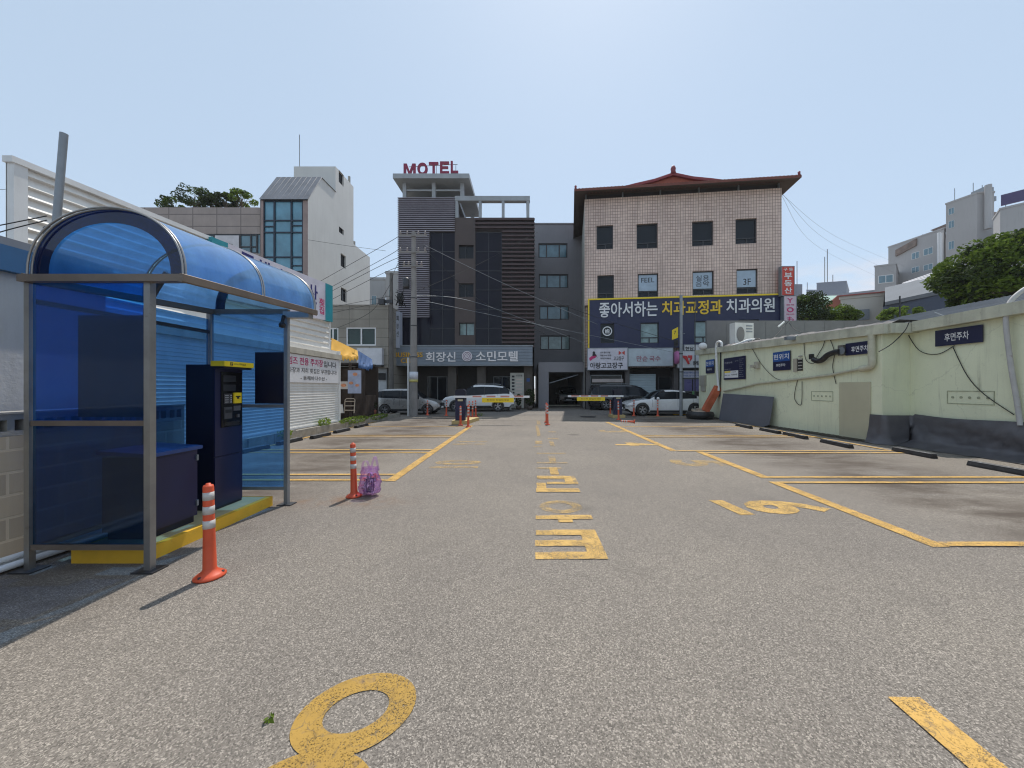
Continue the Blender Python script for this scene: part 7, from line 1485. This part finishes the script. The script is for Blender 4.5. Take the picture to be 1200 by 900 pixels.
# ============================================================ POLES AND WIRES
up_ = thing('utility_pole', 'tall tapered concrete utility pole in front of the motel', 'pole', (-6.28, 19.75, 0)); px_, py_ = -6.28, 19.75
ztp = zz(272, 19.75); mb = MB(); mb.tube([(px_, py_, 0), (px_, py_, ztp)], .215, 20, r1=.12); mb.build('shaft', CONCL, up_)
mb = MB(); mb.lathe([(.222, 0), (.224, 0), (.222, .42), (.219, .42)], (px_, py_, 2.0), 20); mb.build('notice_sticker', M('sticker_white', (.6, .62, .68), .5), up_)
mb = MB(); mb.lathe([(.223, 0), (.226, 0), (.225, .14), (.222, .14)], (px_, py_, 1.86), 20); mb.build('yellow_sticker', M('sticker_yellow', (.5, .45, .15), .5), up_)
for z in (ztp - .25, ztp - 1.15, ztp - 1.9):
    mb = MB(); w = .75 if z > ztp - 1.5 else .55; mb.box(px_ - w, px_ + w, py_ - .20, py_ - .14, z - .04, z + .04); arm_ = mb.build('cross_arm', CONCL, up_)
    for x in (-w + .08, -w * .4, w * .4, w - .08): mb = MB(); mb.lathe([(0, 0), (.045, 0), (.06, .06), (.03, .1), (.055, .14), (.03, .2), (0, .2)], (px_ + x, py_ - .17, z + .04), 8); mb.build('insulator', M('insulator', (.25, .21, .20), .5) if 'insulator' not in bpy.data.materials else bpy.data.materials['insulator'], arm_)
mb = MB(); mb.lathe([(.0, 0), (.16, 0), (.18, .1), (.18, .5), (.12, .58), (0, .58)], (px_ - .38, py_ - .1, ztp - 3.1), 12); mb.build('cable_closure', DKMET, up_)
for z in (3.2, 4.9, 6.4): mb = MB(); mb.lathe([(.215 - z * .0096 + .006, 0), (.215 - z * .0096 + .014, 0), (.215 - z * .0096 + .014, .05), (.215 - z * .0096 + .006, .05)], (px_, py_, z), 16); mb.build('steel_band', DKMET, up_)
mb = MB(); mb.tube([(-6.62, 19.9, 0), (-6.62, 19.9, zz(419, 19.9))], .06, 10); tag(mb.build('conduit_post', WHITE), 'thin white conduit post left of the concrete utility pole', 'post')
x2, y2 = (458.5 - XV) * 23.6 / FPX, 23.6; p2 = thing('utility_pole', 'darker slimmer utility pole at the corner of the beige building', 'pole', (x2, y2, 0)); zt2 = zz(320, y2)
mb = MB(); mb.tube([(x2, y2, 0), (x2, y2, zt2)], .17, 16, r1=.10); mb.build('shaft', M('pole_dark', (.13, .12, .11), .8, 0, .2, 3), p2)
mb = MB(); mb.box(x2 - .5, x2 + .15, y2 - .2, y2 - .12, zz(356, y2), zz(352, y2)); mb.box(x2 - .7, x2 - .35, y2 - .35, y2 - .05, zz(357, y2) - .05, zz(351.5, y2)); mb.build('cable_box', DKMET, p2)
mb = MB(); c = at(469, 349, 23.2); rnd = random.Random(9)
for k in range(16): mb.tube([c + Vector((rnd.uniform(-.35, .35), rnd.uniform(-.2, .2), rnd.uniform(-.6, .5))) for _ in range(4)], .02, 4)
mb.box(c.x - .2, c.x + .1, c.y, c.y + .2, c.z - .2, c.z + .25); tag(mb.build('cable_tangle', CABLE), 'tangle of black cables and fittings between the two utility poles', 'cable')
gpole = thing('steel_pole', 'plain grey steel pole in front of the navy clinic sign and white sedan', 'pole', (8.4, 20.0, 0)); mb = MB(); mb.tube([(8.38, 20.0, 0), (8.38, 20.0, zz(346, 20))], .085, 14); mb.build('tube', GALV, gpole)
for z in (2.4, 3.4): mb = MB(); mb.lathe([(.088, 0), (.1, 0), (.1, .06), (.088, .06)], (8.38, 20.0, z), 14); mb.build('clamp', DKMET, gpole)
mb = MB(); mb.tube([(10.3, 22.5, 0), (10.3, 22.5, zz(352, 22.5))], .03, 6); tag(mb.build('thin_pole', DKMET), 'very thin dark pole right of the grey steel pole', 'pole')
t = thing('yellow_flag_sign', 'small yellow flag sign over a dark one beside the grey steel pole', 'sign', (8.2, 20.6, 4.3)); F = facade(7.9, 20.9, 8.3, 20.6); c = F.uz(791, 391); u0, u1, z0, z1 = F.rect(787.5, 384.5, 794.5, 398); mb = MB(); mb.prism([(u0, z0), (u1, z0 + .1), (u1, z1 + .05), (u0, z1 - .1)], F, -.03, 0); mb.build('yellow_panel', YSIGN, t)
mb = MB(); mb.text(F, u0 + .1, u1 - .1, z0 + .3, z0 + .5, .004, '7', .02); mb.build('lettering', TXTK, t); mb = MB(); mb.prism([(u0 + .1, z0 - .42), (u1, z0 - .38), (u1, z0 - .02), (u0 + .1, z0 - .04)], F, -.03, 0); mb.build('dark_panel', BLACK, t)
mb = MB(); mb.tube([F.P(u1, z0 + .3, -.02), F.P(u1 + .35, z0 + .3, -.1)], .02, 6); mb.build('bracket', GALV, t)
mb = MB(); c = gp(812.5, 486.5); mb.tube([(c.x, c.y, 0), (c.x, c.y, zz(459, c.y))], .055, 10); mb.lathe([(.0, 0), (.056, 0), (.03, .03), (0, .035)], (c.x, c.y, zz(459, c.y)), 10); tag(mb.build('green_post', M('green_post', (.10, .26, .10), .5, 0, .1)), 'short green post by the far corner of the green wall', 'post')
mb = MB(); mb.box(c.x - 1.1, c.x + .4, c.y - .1, c.y + .1, .004, .06); tag(mb.build('yellow_kerb', PLINTHY), 'low worn yellow kerb strip at the foot of the green post', 'kerb')
PT = Vector((px_, py_ - .17, ztp))
WR = [('thin wire climbing from the concrete pole leftwards, topmost of four', PT + Vector((-.6, 0, -.2)), at(433, 297, 22), at(300, 372, 30)), ('thin wire climbing from the concrete pole leftwards, second of four', PT + Vector((-.6, 0, -.9)), at(433, 312, 22), at(300, 384, 30)),
      ('thin wire climbing from the concrete pole leftwards, third of four', PT + Vector((-.6, 0, -1.4)), at(433, 318, 22), at(300, 388, 30)), ('thin wire climbing from the concrete pole leftwards, lowest of four', PT + Vector((-.5, 0, -1.9)), at(433, 328, 22), at(300, 398, 30)),
      ('long pale wire descending right from the concrete pole across the dark glass bay', PT + Vector((.6, 0, -.75)), at(590, 332, 21.6), at(700, 380, 23)), ('steep wire from the concrete pole crossing the brown window bay down to the right', PT + Vector((.5, 0, -.8)), at(560, 350, 22), at(640, 392, 24.5)),
      ('thick pale twin wire from the mid pole falling right over the motel sign level', PT + Vector((.2, 0, -3.5)), at(560, 355, 22), at(690, 404, 25)), ('second strand of the thick pale wire falling right toward the tiled building', PT + Vector((.2, 0, -3.7)), at(590, 372, 22.5), at(790, 413, 24.4)),
      ('wire rising from low left of the dark bay to the upper right motel corner', at(489, 341, 19.8), at(560, 310, 23), at(630, 272, 26)), ('black wire crossing above the navy sign toward the grey steel pole', at(640, 350, 24), at(700, 372, 22.5), at(798, 402, 20)),
      ('heavy black cable sagging from the dark slim pole down to the beige building', at(458, 332, 23.6), at(435, 365, 23.9), at(394, 385, 24.3)), ('cable from the dark slim pole running left along the white tower', at(457, 353, 23.5), at(420, 360, 23.6), at(384, 368, 23)),
      ('upper cable from the dark slim pole running left below the white tower windows', at(457, 347, 23.5), at(420, 354, 23.6), at(384, 361, 23)), ('steep wire linking the dark slim pole with the concrete pole top', at(458, 331, 23.6), at(466, 310, 22), PT + Vector((-.2, 0, -1.8))),
      ('dark cable entering from the left edge to the steel mast, upper', at(-60, 275, 4.6), at(0, 264, 4.75), at(55, 253, 4.85)), ('dark cable entering from the left edge to the steel mast, lower', at(-60, 292, 4.6), at(0, 272, 4.75), at(55, 258, 4.85)), ('very thin wire at the left edge above the others', at(-60, 220, 12), at(0, 222, 12), at(40, 224, 12)),
      ('faint high wire from the red tiled eave down toward the apartment block', at(913, 225, 25), at(985, 280, 45), at(1060, 312, 80)), ('faint lower wire from the red tiled eave toward the distant skyline', at(914, 226, 25), at(960, 290, 45), at(1030, 325, 80)), ('faint middle wire from the red tiled eave toward the apartment block', at(914, 224, 25), at(975, 285, 45), at(1050, 320, 80)),
      ('cable crossing the grey roof screen down to the parapet', at(925, 375, 18.5), at(905, 398, 17), at(893, 404, 16.5)), ('cable curving from the roof screen to the security camera', at(925, 379, 18.5), at(935, 388, 17), at(962, 392, 14)),
      ('thin wire over the long white tower wall', at(361, 281, 30), at(400, 287, 30), at(452, 294, 27))]
for lab, a, b_, c in WR: pipe('overhead_wire', lab, 'wire', [a, b_, c], (.009 if 'faint' in lab else .013) if a.y > 15 else .007, CABLE if 'pale' not in lab and 'faint' not in lab else GALV, 4, 10, 'overhead wires')
for (lab, pts) in (('white diagonal rod on the roof screen under the pink sign', [at(912, 383, 18), at(919, 377, 18)]),):
    pipe('roof_rod', lab, 'rod', pts, .04, WHITEC, 6, 0)
# left far fill: a plain building beyond the lot's left side so the street edge is closed
t_, P_, z_ = block('street_house', 'plain grey low house on the street hidden mostly behind the shed', [(120, 33), (300, 33), (300, 45), (120, 45)], 400, FARG, [])
for o in list(bpy.data.objects):
    if o.type == 'MESH' and len(o.data.vertices) == 0: bpy.data.objects.remove(o)

# ============================================================ HAZE
hm = bpy.data.materials.new('haze_air'); hm.use_nodes = True; nt = hm.node_tree; nt.nodes.clear(); ho = nt.nodes.new('ShaderNodeOutputMaterial'); hv = nt.nodes.new('ShaderNodeVolumePrincipled')
hv.inputs['Color'].default_value = (.90, .94, 1, 1); hv.inputs['Density'].default_value = .0004; hv.inputs['Anisotropy'].default_value = .2; nt.links.new(hv.outputs[0], ho.inputs['Volume'])
mb = MB(); mb.box(-710, 710, -70, 910, -1.5, 62); tag(mb.build('haze', hm), kind='stuff')
